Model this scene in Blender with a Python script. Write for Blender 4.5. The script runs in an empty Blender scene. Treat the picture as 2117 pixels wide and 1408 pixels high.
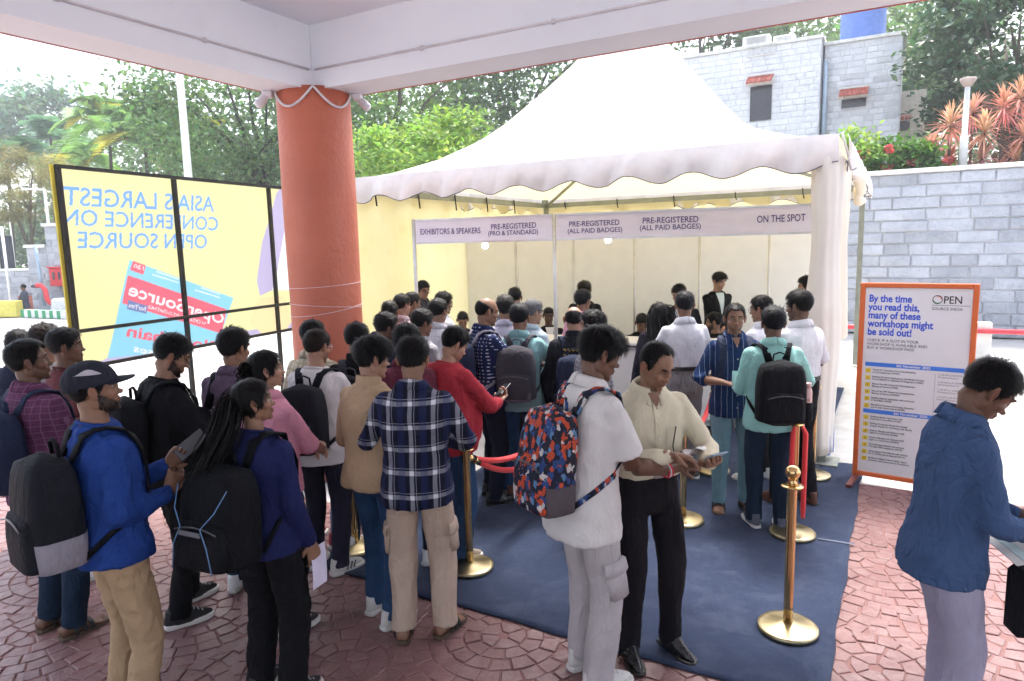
import bpy, math, random
import numpy as np
from mathutils import Vector, Matrix
RNG = np.random.RandomState(7)
random.seed(7)
rad = math.radians
scene = bpy.context.scene
COL = scene.collection

# ------------------------------------------------------------------ camera
EYE, PITCH, ROLL, FPX = 2.2, rad(8.0), rad(1.45), 1411.0
cF = np.array([0, math.cos(PITCH), -math.sin(PITCH)])
cU0 = np.array([0, math.sin(PITCH), math.cos(PITCH)])
cR0 = np.array([1.0, 0, 0])
cU = cU0*math.cos(ROLL) + cR0*math.sin(ROLL)
cR = cR0*math.cos(ROLL) - cU0*math.sin(ROLL)
camd = bpy.data.cameras.new('camera')
cam = bpy.data.objects.new('camera', camd)
COL.objects.link(cam)
camd.sensor_width = 36.0
camd.lens = 36.0*FPX/2117.0
camd.clip_start = 0.05
camd.clip_end = 2000
cam.matrix_world = Matrix(((cR[0], cU[0], -cF[0], 0), (cR[1], cU[1], -cF[1], 0), (cR[2], cU[2], -cF[2], EYE), (0, 0, 0, 1)))
scene.camera = cam
def ray(px, py):                      # survey helper: photograph pixel -> direction
    return cF + cR*(px-1058.5)/FPX - cU*(py-704.0)/FPX
def G(px, py, z=0.0):                 # where that line of sight meets the height z
    d = ray(px, py); t = (z-EYE)/d[2]
    return np.array([d[0]*t, d[1]*t, z])
def P(px, py, Y):                     # ... or the depth Y
    d = ray(px, py); t = Y/d[1]
    return np.array([d[0]*t, Y, EYE+d[2]*t])

# ------------------------------------------------------------------ light
SUN_EL, SUN_AZ = rad(66), rad(20)     # azimuth clockwise from +Y
world = bpy.data.worlds.new('World'); scene.world = world
world.use_nodes = True
wn = world.node_tree
wbg = wn.nodes['Background']
sky = wn.nodes.new('ShaderNodeTexSky')
sky.sky_type = 'NISHITA'; sky.sun_disc = False
sky.sun_elevation = SUN_EL; sky.sun_rotation = SUN_AZ
sky.air_density = 1.0; sky.dust_density = 4.0; sky.ozone_density = 1.0
hsv = wn.nodes.new('ShaderNodeHueSaturation'); hsv.inputs['Saturation'].default_value = 0.62   # thin white overcast
wn.links.new(sky.outputs[0], hsv.inputs['Color']); wn.links.new(hsv.outputs[0], wbg.inputs[0])
wbg.inputs[1].default_value = 0.15
sl = bpy.data.lights.new('sun', 'SUN'); sl.energy = 1.5; sl.angle = rad(14.0); sl.color = (1.0, 0.95, 0.87)
so = bpy.data.objects.new('sun', sl); COL.objects.link(so)
sd = Vector((math.sin(SUN_AZ)*math.cos(SUN_EL), math.cos(SUN_AZ)*math.cos(SUN_EL), math.sin(SUN_EL)))
so.rotation_euler = sd.to_track_quat('Z', 'Y').to_euler()
so.location = (0, 0, 30)
vs = scene.view_settings
vs.view_transform = 'Standard'; vs.look = 'None'; vs.gamma = 1.0; vs.use_curve_mapping = False
vs.exposure = 2.05
scene.cycles.max_bounces = 6
scene.cycles.diffuse_bounces = 4
scene.cycles.use_adaptive_sampling = True
scene.cycles.adaptive_threshold = 0.03
scene.cycles.transparent_max_bounces = 12
scene.cycles.use_denoising = True

# ------------------------------------------------------------------ node helper
class NT:
    def __init__(s, name):
        s.m = bpy.data.materials.new(name); s.m.use_nodes = True
        s.t = s.m.node_tree; s.b = s.t.nodes['Principled BSDF']; s.out = s.t.nodes['Material Output']
        s.tc = None
    def n(s, typ, **kw):
        x = s.t.nodes.new(typ)
        for k, v in kw.items(): setattr(x, k, v)
        return x
    def lk(s, a, b): s.t.links.new(a, b)
    def coord(s, kind='Object'):
        if s.tc is None: s.tc = s.n('ShaderNodeTexCoord')
        return s.tc.outputs[kind]
    def setv(s, inp, v):
        if hasattr(v, 'node'): s.lk(v, inp)
        elif isinstance(v, (tuple, list)) and len(v) == 3 and inp.type == 'RGBA': inp.default_value = (*v, 1)
        else: inp.default_value = v
    def math(s, op, a, b=0.0, c=None):
        x = s.n('ShaderNodeMath', operation=op)
        s.setv(x.inputs[0], a); s.setv(x.inputs[1], b)
        if c is not None: s.setv(x.inputs[2], c)
        return x.outputs[0]
    def mix(s, fac, a, b, blend='MIX'):
        x = s.n('ShaderNodeMix', data_type='RGBA', blend_type=blend)
        s.setv(x.inputs[0], fac); s.setv(x.inputs[6], a); s.setv(x.inputs[7], b)
        return x.outputs[2]
    def noise(s, scale, detail=3, rough=0.55, vec=None, dist=0.0):
        x = s.n('ShaderNodeTexNoise'); x.inputs['Scale'].default_value = scale
        x.inputs['Detail'].default_value = detail; x.inputs['Roughness'].default_value = rough
        x.inputs['Distortion'].default_value = dist
        s.lk(vec if vec is not None else s.coord(), x.inputs['Vector'])
        return x.outputs[0]
    def mapping(s, scale=(1, 1, 1), loc=(0, 0, 0), rot=(0, 0, 0), kind='Object'):
        x = s.n('ShaderNodeMapping'); x.inputs['Scale'].default_value = scale
        x.inputs['Location'].default_value = loc; x.inputs['Rotation'].default_value = rot
        s.lk(s.coord(kind), x.inputs['Vector']); return x.outputs[0]
    def sep(s, vec=None):
        x = s.n('ShaderNodeSeparateXYZ'); s.lk(vec if vec is not None else s.coord(), x.inputs[0]); return x.outputs
    def ramp(s, fac, p0, p1, c0=(0, 0, 0), c1=(1, 1, 1)):
        x = s.n('ShaderNodeValToRGB'); s.lk(fac, x.inputs[0])
        x.color_ramp.elements[0].position = p0; x.color_ramp.elements[1].position = p1
        x.color_ramp.elements[0].color = (*c0, 1); x.color_ramp.elements[1].color = (*c1, 1)
        return x.outputs[0]
    def bump(s, h, strength=0.3, dist=0.01, prev=None):
        x = s.n('ShaderNodeBump'); x.inputs['Strength'].default_value = strength
        x.inputs['Distance'].default_value = dist; s.lk(h, x.inputs['Height'])
        if prev is not None: s.lk(prev, x.inputs['Normal'])
        s.lk(x.outputs[0], s.b.inputs['Normal']); return x.outputs[0]
    def set(s, col=None, rough=None, metal=None, spec=None):
        if col is not None: s.setv(s.b.inputs['Base Color'], col)
        if rough is not None: s.setv(s.b.inputs['Roughness'], rough)
        if metal is not None: s.b.inputs['Metallic'].default_value = metal
        if spec is not None: s.b.inputs['Specular IOR Level'].default_value = spec
        return s
def sc3(c, k): return tuple(min(1.0, max(0.0, v*k)) for v in c)
MATS = {}
def mat(name, col, rough=0.6, metal=0.0, var=0.12, vscale=6.0, bump=0.0, bscale=60.0, spec=0.4, objvar=0.0, translucent=0.0):
    if name in MATS: return MATS[name]
    t = NT(name)
    c = t.mix(t.ramp(t.noise(vscale, 4), 0.3, 0.7), sc3(col, 1-var), sc3(col, 1+var))
    if objvar:
        oi = t.n('ShaderNodeObjectInfo')
        c = t.mix(1.0, c, t.ramp(oi.outputs['Random'], 0, 1, (1-objvar,)*3, (1+objvar*0.6,)*3), 'MULTIPLY')
    t.set(c, t.math('MULTIPLY_ADD', t.noise(vscale*2.3, 2), 0.16, rough-0.08), metal, spec)
    if bump: t.bump(t.noise(bscale, 4), bump, 0.01)
    if translucent:
        tr = t.n('ShaderNodeBsdfTranslucent'); t.lk(c, tr.inputs[0])
        mx = t.n('ShaderNodeMixShader'); mx.inputs[0].default_value = translucent
        t.lk(t.b.outputs[0], mx.inputs[1]); t.lk(tr.outputs[0], mx.inputs[2]); t.lk(mx.outputs[0], t.out.inputs[0])
    MATS[name] = t.m
    return t.m

# ------------------------------------------------------------------ mesh helper
class MB:
    def __init__(s): s.v = []; s.f = []; s.c = []; s.n = 0
    def add(s, verts, faces, col=(1, 1, 1)):
        verts = np.asarray(verts, float).reshape(-1, 3)
        o = s.n; s.v.append(verts); s.f.extend([tuple(i+o for i in f) for f in faces]); s.n += len(verts)
        c = np.asarray(col, float)
        s.c.append(np.tile(c, (len(verts), 1)) if c.ndim == 1 else c)
        return s
    def box(s, c, size, rot=None, bev=0.0):
        x, y, z = [v/2 for v in size]
        if bev > 0:
            b = min(bev, x*0.9, y*0.9, z*0.9)
            vs_ = []
            for sx in (-1, 1):
                for sy in (-1, 1):
                    for sz in (-1, 1):
                        vs_ += [(sx*x, sy*(y-b), sz*(z-b)), (sx*(x-b), sy*y, sz*(z-b)), (sx*(x-b), sy*(y-b), sz*z)]
            def i(sx, sy, sz, k): return ((sx > 0)*4+(sy > 0)*2+(sz > 0))*3+k
            fs = []
            for q in (-1, 1):
                fs.append([i(q, -1, -1, 0), i(q, 1, -1, 0), i(q, 1, 1, 0), i(q, -1, 1, 0)][::q])
                fs.append([i(-1, q, -1, 1), i(-1, q, 1, 1), i(1, q, 1, 1), i(1, q, -1, 1)][::q])
                fs.append([i(-1, -1, q, 2), i(1, -1, q, 2), i(1, 1, q, 2), i(-1, 1, q, 2)][::q])
            for a in (-1, 1):
                for b2 in (-1, 1):
                    fs.append([i(a, b2, -1, 0), i(a, b2, -1, 1), i(a, b2, 1, 1), i(a, b2, 1, 0)][::-a*b2])
                    fs.append([i(a, -1, b2, 0), i(a, 1, b2, 0), i(a, 1, b2, 2), i(a, -1, b2, 2)][::-a*b2])
                    fs.append([i(-1, a, b2, 1), i(1, a, b2, 1), i(1, a, b2, 2), i(-1, a, b2, 2)][::a*b2])
                    for c2 in (-1, 1):
                        fs.append([i(a, b2, c2, 0), i(a, b2, c2, 1), i(a, b2, c2, 2)][::a*b2*c2])
            vv = np.array(vs_)
        else:
            vv = np.array([(a*x, b*y, d*z) for a in (-1, 1) for b in (-1, 1) for d in (-1, 1)])
            fs = [(0, 1, 3, 2), (4, 6, 7, 5), (0, 4, 5, 1), (2, 3, 7, 6), (0, 2, 6, 4), (1, 5, 7, 3)]
        if rot is not None: vv = vv @ np.array(rot).T
        return s.add(vv+np.array(c), fs)
    def loft(s, rings, cap=True, closed=True, col=None):
        rings = [np.asarray(r, float) for r in rings]; n = len(rings[0]); fs = []
        for k in range(len(rings)-1):
            for j in range(n if closed else n-1):
                a = k*n+j; b = k*n+(j+1) % n
                fs.append((a, b, b+n, a+n))
        vv = np.vstack(rings)
        if cap and closed:
            fs.append(tuple(range(n))[::-1]); fs.append(tuple(range((len(rings)-1)*n, len(rings)*n)))
        return s.add(vv, fs, (1, 1, 1) if col is None else col)
    def tube(s, pts, r, seg=8, cap=True, flat=1.0, col=None, up=None):
        pts = np.asarray(pts, float); m = len(pts)
        rs = np.ones(m)*r if np.isscalar(r) else np.asarray(r, float)
        T = np.gradient(pts, axis=0); T /= np.linalg.norm(T, axis=1)[:, None]+1e-9
        u = np.array(up if up is not None else ((0, 0, 1) if abs(T[0][2]) < 0.9 else (1, 0, 0)), float)
        rings = []
        for k in range(m):
            u = u-T[k]*(u@T[k]); u /= np.linalg.norm(u)+1e-9
            w = np.cross(T[k], u)
            a = np.arange(seg)*2*math.pi/seg
            rings.append(pts[k]+rs[k]*(np.cos(a)[:, None]*u*flat+np.sin(a)[:, None]*w))
        return s.loft(rings, cap, True, col)
    def bar(s, a, b, w, h, up=(0, 0, 1)):
        a = np.array(a, float); b = np.array(b, float); T = b-a; L = np.linalg.norm(T); T /= L
        u = np.array(up, float); u -= T*(u@T); u /= np.linalg.norm(u)+1e-9; w_ = np.cross(T, u)
        return s.box((a+b)/2, (L, w, h), np.stack([T, w_, u], 1))
    def lathe(s, prof, c=(0, 0, 0), seg=24):
        a = np.arange(seg)*2*math.pi/seg
        rings = [np.stack([np.cos(a)*max(r, 1e-4), np.sin(a)*max(r, 1e-4), np.full(seg, z)], 1)+np.array(c) for r, z in prof]
        return s.loft(rings)
    def ribbon(s, pts, nrm, w, th):      # flat strap along pts, nrm = outward normal per point
        pts = np.asarray(pts, float); nrm = np.asarray(nrm, float)
        T = np.gradient(pts, axis=0); T /= np.linalg.norm(T, axis=1)[:, None]+1e-9
        rings = []
        ws = np.ones(len(pts))*w if np.isscalar(w) else w
        for k in range(len(pts)):
            n = nrm[k]-T[k]*(nrm[k]@T[k]); n /= np.linalg.norm(n)+1e-9; x = np.cross(T[k], n)
            W = ws[k]/2
            rings.append([pts[k]+x*W*a+n*th*b for a, b in ((-1, 0), (-1, .7), (-.8, 1), (.8, 1), (1, .7), (1, 0), (.8, -.2), (-.8, -.2))])
        return s.loft(rings)
    def quad(s, a, b, c, d): return s.add([a, b, c, d], [(0, 1, 2, 3)])
    def grid(s, fn, nu, nv, col=None):
        pts = [fn(i/nu, j/nv) for j in range(nv+1) for i in range(nu+1)]
        fs = [(j*(nu+1)+i, j*(nu+1)+i+1, (j+1)*(nu+1)+i+1, (j+1)*(nu+1)+i) for j in range(nv) for i in range(nu)]
        return s.add(pts, fs)
    def ball(s, c, r, nu=12, nv=8, R=None):
        r = np.ones(3)*np.array(r)
        vv = [(0, 0, -1)]
        for j in range(1, nv):
            t = math.pi*j/nv-math.pi/2
            vv += [(math.cos(t)*math.cos(2*math.pi*i/nu), math.cos(t)*math.sin(2*math.pi*i/nu), math.sin(t)) for i in range(nu)]
        vv.append((0, 0, 1)); L = len(vv)-1
        fs = [(0, 1+(i+1) % nu, 1+i) for i in range(nu)]
        for j in range(nv-2):
            for i in range(nu):
                a = 1+j*nu+i; b = 1+j*nu+(i+1) % nu
                fs.append((a, b, b+nu, a+nu))
        o = 1+(nv-2)*nu
        fs += [(o+i, o+(i+1) % nu, L) for i in range(nu)]
        vv = np.array(vv)*r
        if R is not None: vv = vv @ np.array(R).T
        return s.add(vv+np.array(c), fs)
    def mesh(s, name, colors=False, smooth=True):
        me = bpy.data.meshes.new(name)
        vv = np.vstack(s.v) if s.v else np.zeros((0, 3))
        me.from_pydata(vv.tolist(), [], s.f)
        if smooth and s.f: me.polygons.foreach_set('use_smooth', np.ones(len(s.f), bool))
        if colors:
            at = me.color_attributes.new('col', 'FLOAT_COLOR', 'POINT')
            c = np.ones((s.n, 4)); c[:, :3] = np.vstack(s.c)
            at.data.foreach_set('color', c.ravel())
        me.update(); return me
    def build(s, name, material, parent=None, smooth=False, colors=False):
        return link(name, s.mesh(name, colors, smooth), material, parent)
def link(name, me, material=None, parent=None):
    o = bpy.data.objects.new(name, me); COL.objects.link(o)
    if material is not None and me is not None and not me.materials: me.materials.append(material)
    if parent is not None: o.parent = parent
    return o
def tag(o, label, cat, group=None, kind=None):
    if label: o['label'] = label
    if cat: o['category'] = cat
    if group: o['group'] = group
    if kind: o['kind'] = kind
    return o
def empty(name, loc=(0, 0, 0), rz=0.0, label=None, cat=None, group=None, s=1.0):
    o = bpy.data.objects.new(name, None); COL.objects.link(o)
    o.empty_display_size = 0.1
    o.location = [float(v) for v in loc]; o.rotation_euler = (0, 0, rz); o.scale = (s, s, s)
    if label: tag(o, label, cat, group)
    return o
def structure(o): o['kind'] = 'structure'; return o
_dg = []
def text_mesh(body, size=0.1, bold=0.0, xs=1.0, align='CENTER', sp=1.0, lsp=1.0, shear=0.0):
    cu = bpy.data.curves.new('lettering', 'FONT')
    cu.body = body; cu.size = size; cu.offset = bold; cu.align_x = align; cu.space_character = sp; cu.space_line = lsp; cu.shear = shear
    cu.resolution_u = 3; cu.fill_mode = 'FRONT'
    o = bpy.data.objects.new('lettering', cu); COL.objects.link(o)
    dg = bpy.context.evaluated_depsgraph_get()
    me = bpy.data.meshes.new_from_object(o.evaluated_get(dg))
    bpy.data.objects.remove(o); bpy.data.curves.remove(cu)
    n = len(me.vertices); a = np.zeros(n*3); me.vertices.foreach_get('co', a); a = a.reshape(-1, 3); a[:, 0] *= xs
    fs = [tuple(p.vertices) for p in me.polygons]
    bpy.data.meshes.remove(me)
    return a, fs
def text_on(name, body, size, org, ux, uz, off, material, parent, **kw):   # flat print on a surface
    a, fs = text_mesh(body, size, **kw)
    org, ux, uz = [np.array(v, float) for v in (org, ux, uz)]
    nn = np.cross(ux, uz)
    v = org+a[:, :1]*ux+a[:, 1:2]*uz+nn*off
    return MB().add(v, fs).build(name, material, parent)
def wob(p, seed=0, k=1.0, n=5):       # smooth pseudo noise in -1..1 for numpy points
    r = np.random.RandomState(seed); p = np.asarray(p, float)
    out = np.zeros(p.shape[:-1])
    for i in range(n):
        d = r.normal(size=3)*k; d2 = r.normal(size=3)*k*1.7
        out = out+np.sin(p@d+r.uniform(0, 6.28)+1.3*np.sin(p@d2+r.uniform(0, 6.28)))
    return out/n
def rotz(a):
    c, s_ = math.cos(a), math.sin(a); return np.array([[c, -s_, 0], [s_, c, 0], [0, 0, 1]])
def rotx(a):
    c, s_ = math.cos(a), math.sin(a); return np.array([[1, 0, 0], [0, c, -s_], [0, s_, c]])
def roty(a):
    c, s_ = math.cos(a), math.sin(a); return np.array([[c, 0, s_], [0, 1, 0], [-s_, 0, c]])
GA = rad(29.5)                         # the plan grid of the canopy, tent and retaining wall
e1 = np.array([math.cos(GA), -math.sin(GA), 0]); e2 = np.array([math.sin(GA), math.cos(GA), 0]); ez = np.array([0, 0, 1.0])
# ------------------------------------------------------------------ cloth, skin, hair materials
def cloth(name, col, pat=None, rough=0.85, fold=0.35, c2=None, c3=None, var=0.07, per=0.08, wid=0.2, weave=True):
    if name in MATS: return MATS[name]
    t = NT(name)
    base = t.mix(t.ramp(t.noise(7, 4), 0.3, 0.7), sc3(col, 1-var), sc3(col, 1+var))
    if pat:
        v = t.coord()
        # sleeves and body share one weave: wobble the coordinates a little so that lines follow the cloth
        nz = t.n('ShaderNodeTexNoise'); nz.inputs['Scale'].default_value = 5.0; t.lk(v, nz.inputs['Vector'])
        va = t.n('ShaderNodeVectorMath', operation='MULTIPLY_ADD'); t.lk(nz.outputs[1], va.inputs[0])
        va.inputs[1].default_value = (0.02, 0.02, 0.02); t.lk(v, va.inputs[2])
        X, Y, Z = t.sep(va.outputs[0])
        def line(a, per_, wid_, off=0.0):
            fr = t.math('FRACT', t.math('MULTIPLY_ADD', a, 1/per_, 50.0+off))
            return t.math('LESS_THAN', fr, wid_)
        if pat == 'plaid':          # broad pale bands over dark, thin lines beside them
            mx = t.math('ADD', line(X, per, wid), line(Z, per*1.05, wid))
            base = t.mix(t.math('MULTIPLY', mx, 0.5), base, c2)
            base = t.mix(t.math('MULTIPLY', t.math('MULTIPLY', line(X, per, wid), line(Z, per*1.05, wid)), 0.75), base, (0.75, 0.75, 0.8))
            th = t.math('MAXIMUM', line(X, per, .03, -.27), line(Z, per*1.05, .03, -.27))
            base = t.mix(t.math('MULTIPLY', th, 0.55), base, c2)
            base = t.mix(t.math('MULTIPLY', line(X, per, .3, -.5), 0.4), base, c3 or (0.02, 0.03, 0.12))
        elif pat == 'check':
            mx = t.math('MAXIMUM', line(X, per, wid), line(Z, per, wid))
            base = t.mix(t.math('MULTIPLY', mx, 0.6), base, c2)
        elif pat == 'stripe':
            base = t.mix(line(X, per, wid), base, c2)
        elif pat == 'dots':
            fx = t.math('SUBTRACT', t.math('FRACT', t.math('MULTIPLY_ADD', X, 1/per, 50)), 0.5)
            row = t.math('FLOOR', t.math('MULTIPLY_ADD', Z, 1/per, 50))
            fz = t.math('SUBTRACT', t.math('FRACT', t.math('MULTIPLY_ADD', Z, 1/per, 50)), 0.5)
            d = t.math('ADD', t.math('MULTIPLY', fx, fx), t.math('MULTIPLY', fz, fz))
            base = t.mix(t.math('LESS_THAN', d, 0.03), base, c2)
        elif pat == 'print':        # busy geometric print
            vo = t.n('ShaderNodeTexVoronoi'); vo.distance = 'MANHATTAN'; vo.inputs['Scale'].default_value = 52.0
            t.lk(t.mapping((1.0, 1.0, 0.7), rot=(0.3, 0.5, 0.6)), vo.inputs['Vector'])
            sp = t.n('ShaderNodeSeparateColor'); t.lk(vo.outputs['Color'], sp.inputs[0])
            r = t.n('ShaderNodeValToRGB'); t.lk(sp.outputs[0], r.inputs[0])
            cr = r.color_ramp; cr.interpolation = 'CONSTANT'
            cols = [(0.0, (0.012, 0.014, 0.03)), (0.34, (0.55, 0.08, 0.03)), (0.55, (0.03, 0.07, 0.22)), (0.7, (0.6, 0.57, 0.55)), (0.78, (0.02, 0.02, 0.03)), (0.92, (0.12, 0.25, 0.45))]
            cr.elements[0].color = (*cols[0][1], 1); cr.elements[1].position = cols[1][0]; cr.elements[1].color = (*cols[1][1], 1)
            for p_, c_ in cols[2:]:
                e = cr.elements.new(p_); e.color = (*c_, 1)
            base = t.mix(t.math('LESS_THAN', t.math('FRACT', t.math('MULTIPLY', vo.outputs['Distance'], 3.1)), 0.22), r.outputs[0], (0.02, 0.02, 0.035))
    t.set(base, rough, 0, 0.15)
    h = t.noise(8, 3, 0.55, t.mapping((1, 1, 0.5), rot=(0.25, 0.35, 0)), 1.6)
    h2_ = t.noise(19, 2, 0.5, t.mapping((0.7, 0.7, 1.0), rot=(0.7, -0.5, 0)), 1.2)
    b1 = t.bump(t.math('ABSOLUTE', t.math('SUBTRACT', h2_, 0.5)), fold*0.5, 0.02, t.bump(t.math('ABSOLUTE', t.math('SUBTRACT', h, 0.5)), fold*1.5, 0.05))
    if weave: t.bump(t.noise(420, 1), 0.04, 0.002, b1)
    MATS[name] = t.m
    return t.m
def skin_mat():
    if 'skin' in MATS: return MATS['skin']
    t = NT('skin')
    a = t.n('ShaderNodeAttribute'); a.attribute_name = 'col'
    c = t.mix(t.ramp(t.noise(28, 4), 0.25, 0.75), (0.86, 0.86, 0.86), (1.1, 1.06, 1.04))
    t.set(t.mix(1.0, a.outputs[0], c, 'MULTIPLY'), 0.48, 0, 0.4)
    t.bump(t.noise(160, 3), 0.12, 0.003)
    MATS['skin'] = t.m; return t.m
def attr_mat(name, rough=0.3):
    if name in MATS: return MATS[name]
    t = NT(name); a = t.n('ShaderNodeAttribute'); a.attribute_name = 'col'
    t.set(a.outputs[0], rough, 0, 0.5); MATS[name] = t.m; return t.m
def hair_mat(name, col):
    if name in MATS: return MATS[name]
    t = NT(name)
    a_ = t.n('ShaderNodeAttribute'); a_.attribute_name = 'col'
    c = t.mix(1.0, t.mix(t.noise(45, 3), sc3(col, 0.6), sc3(col, 1.6)), a_.outputs[0], 'MULTIPLY')
    t.set(c, 0.46, 0, 0.14)
    t.bump(t.noise(130, 2, vec=t.mapping((1, 1, 0.25))), 0.4, 0.004)
    MATS[name] = t.m; return t.m
SKINS = {'d': (0.135, 0.066, 0.041), 'm': (0.245, 0.128, 0.080), 'l': (0.36, 0.205, 0.14), 'dd': (0.075, 0.036, 0.024), 'f': (0.40, 0.235, 0.165)}

# ------------------------------------------------------------------ figure
def sstep(a, b, x):
    t = np.clip((x-a)/(b-a), 0, 1); return t*t*(3-2*t)
def ik(a, b, l1, l2, hint):
    a, b, hint = [np.array(v, float) for v in (a, b, hint)]
    d = b-a; L = np.linalg.norm(d); u = d/(L+1e-9)
    if L > (l1+l2)*0.995: b = a+u*(l1+l2)*0.995; L = (l1+l2)*0.995
    x = (l1*l1-l2*l2+L*L)/(2*L); h = math.sqrt(max(l1*l1-x*x, 0))
    w = hint-u*(hint@u); w /= np.linalg.norm(w)+1e-9
    return a+u*x+w*h, b
HEADP = [((0, -.012, .03), (.0735, .094, .085)), ((0, .022, 0), (.060, .067, .088)), ((0, .028, -.056), (.055, .058, .057)),
         ((0, .070, -.098), (.021, .020, .016)), ((.036, .056, -.022), (.024, .026, .022)), ((-.036, .056, -.022), (.024, .026, .022)),
         ((.027, .075, .030), (.026, .012, .009)), ((-.027, .075, .030), (.026, .012, .009)),
         ((0, .083, .002), (.0098, .013, .032)), ((0, .097, -.026), (.0135, .0155, .0125)),
         ((.0125, .089, -.029), (.0085, .012, .008)), ((-.0125, .089, -.029), (.0085, .012, .008)),
         ((0, .0845, -.0535), (.023, .010, .008)), ((0, .083, -.067), (.019, .010, .008)),
         ((.044, -.002, -.045), (.021, .034, .042)), ((-.044, -.002, -.045), (.021, .034, .042))]
def head_r(d, fem=False, fat=0.0):
    rs = []
    for i, (c, r) in enumerate(HEADP):
        c = np.array(c); r = np.array(r)
        if fem and i in (2, 14, 15): r = r*np.array([.88, .96, .97])
        if fem and i == 3: r = r*.85
        if fem and i in (6, 7): c = c-np.array([0, .004, 0])
        if fat and i in (2, 4, 5, 14, 15): r = r*(1+fat)
        dd = d/r; cc = c/r
        A = (dd*dd).sum(-1); B = dd@cc; Cq = cc@cc-1
        disc = B*B-A*Cq
        rs.append(np.where(disc > 0, (B+np.sqrt(np.maximum(disc, 0)))/A, 0.02))
    k = 190.0
    out = np.log(sum(np.exp(k*(q-0.1)) for q in rs))/k+0.1
    for s_ in (-1, 1):
        e = np.array([s_*.031, .082, .008]); e /= np.linalg.norm(e)
        out = out-0.0085*np.exp(-((d-e)**2/np.array([.17, .3, .085])**2).sum(-1))
    return out
def dirs(nu, nv):
    t = np.linspace(-math.pi, math.pi, nu+1)[:-1]; az = t-0.42*np.sin(t)
    el = np.linspace(-math.pi/2, math.pi/2, nv+1)
    A, E_ = np.meshgrid(az, el)
    return np.stack([np.sin(A)*np.cos(E_), np.cos(A)*np.cos(E_), np.sin(E_)], -1)
def grid_faces(nu, nv, keep=None):
    fs = []
    for j in range(nv):
        for i in range(nu):
            a = j*nu+i; b = j*nu+(i+1) % nu
            f = (a, b, b+nu, a+nu)
            if keep is None or max(keep[q] for q in f) > 0.02: fs.append(f)
    return fs
AZK = np.array([0, 25, 42, 58, 70, 80, 88, 100, 125, 180])
HLK = {'std': np.array([.064, .062, .058, .038, .010, -.012, .038, .034, -.018, -.036]),
       'high': np.array([.080, .084, .090, .060, .016, -.010, .038, .032, -.018, -.034]),
       'low': np.array([.050, .046, .042, .028, .004, -.014, .036, .030, -.024, -.042]),
       'rec': np.array([.099, .103, .104, .080, .016, -.014, .030, .010, -.030, -.044]),
       'fem': np.array([.070, .066, .050, .018, -.02, -.03, -.02, -.04, -.075, -.085])}
def hair_mask(p, line='std', bald=0.0):
    az = np.degrees(np.abs(np.arctan2(p[..., 0], p[..., 1])))
    hl = np.interp(az, AZK, HLK[line])
    m = sstep(-.006, .012, p[..., 2]-hl)
    if bald:      # bare crown, hair left at the sides and back
        top = sstep(.045, .062, p[..., 2]+0.10*np.clip(p[..., 1]+.03, -.1, .1)*bald*6)
        m = m*(1-top)
    return m
PEND = []         # garments whose voxel surface is taken in one go at the end
def garment(name, mb, material, parent, voxel, seed, amp, stretch=(1, 1, .5), smooth=5):
    o = mb.build(name, material, parent, smooth=True)
    md = o.modifiers.new('skin', 'REMESH'); md.mode = 'VOXEL'; md.voxel_size = voxel; md.use_smooth_shade = True
    sm = o.modifiers.new('ease', 'SMOOTH'); sm.factor = 0.5; sm.iterations = smooth
    PEND.append((o, seed, amp, np.array(stretch), material))
    return o
def finish_garments():
    dg = bpy.context.evaluated_depsgraph_get()
    got = [(o, bpy.data.meshes.new_from_object(o.evaluated_get(dg)), s, a, st, m) for o, s, a, st, m in PEND]
    for o, me, s, a, st, m in got:
        n = len(me.vertices); co = np.zeros(n*3); no = np.zeros(n*3)
        me.vertices.foreach_get('co', co); me.vertices.foreach_get('normal', no)
        co = co.reshape(-1, 3); no = no.reshape(-1, 3)
        q = co*st
        w1 = wob(q, s, 19.0, 3); w2 = wob(q, s+1, 45.0, 4)
        d = a*(1-2.4*np.abs(w1))*0.75+a*0.22*(1-2.4*np.abs(w2))+a*0.7*wob(q, s+2, 9.0, 3)
        co = co+no*d[:, None]
        me.vertices.foreach_set('co', co.ravel())
        me.polygons.foreach_set('use_smooth', np.ones(len(me.polygons), bool))
        me.materials.clear(); me.materials.append(m)
        me.update()
        o.modifiers.clear(); old = o.data; o.data = me; bpy.data.meshes.remove(old); me.name = o.name
    PEND.clear()
def ell(c, a, b, z, n=28, ex=2.5):
    t = np.arange(n)*2*math.pi/n
    co, si = np.cos(t), np.sin(t)
    return np.stack([c[0]+a*np.sign(co)*np.abs(co)**(2/ex), c[1]+b*np.sign(si)*np.abs(si)**(2/ex), np.full(n, z)], 1)

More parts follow.
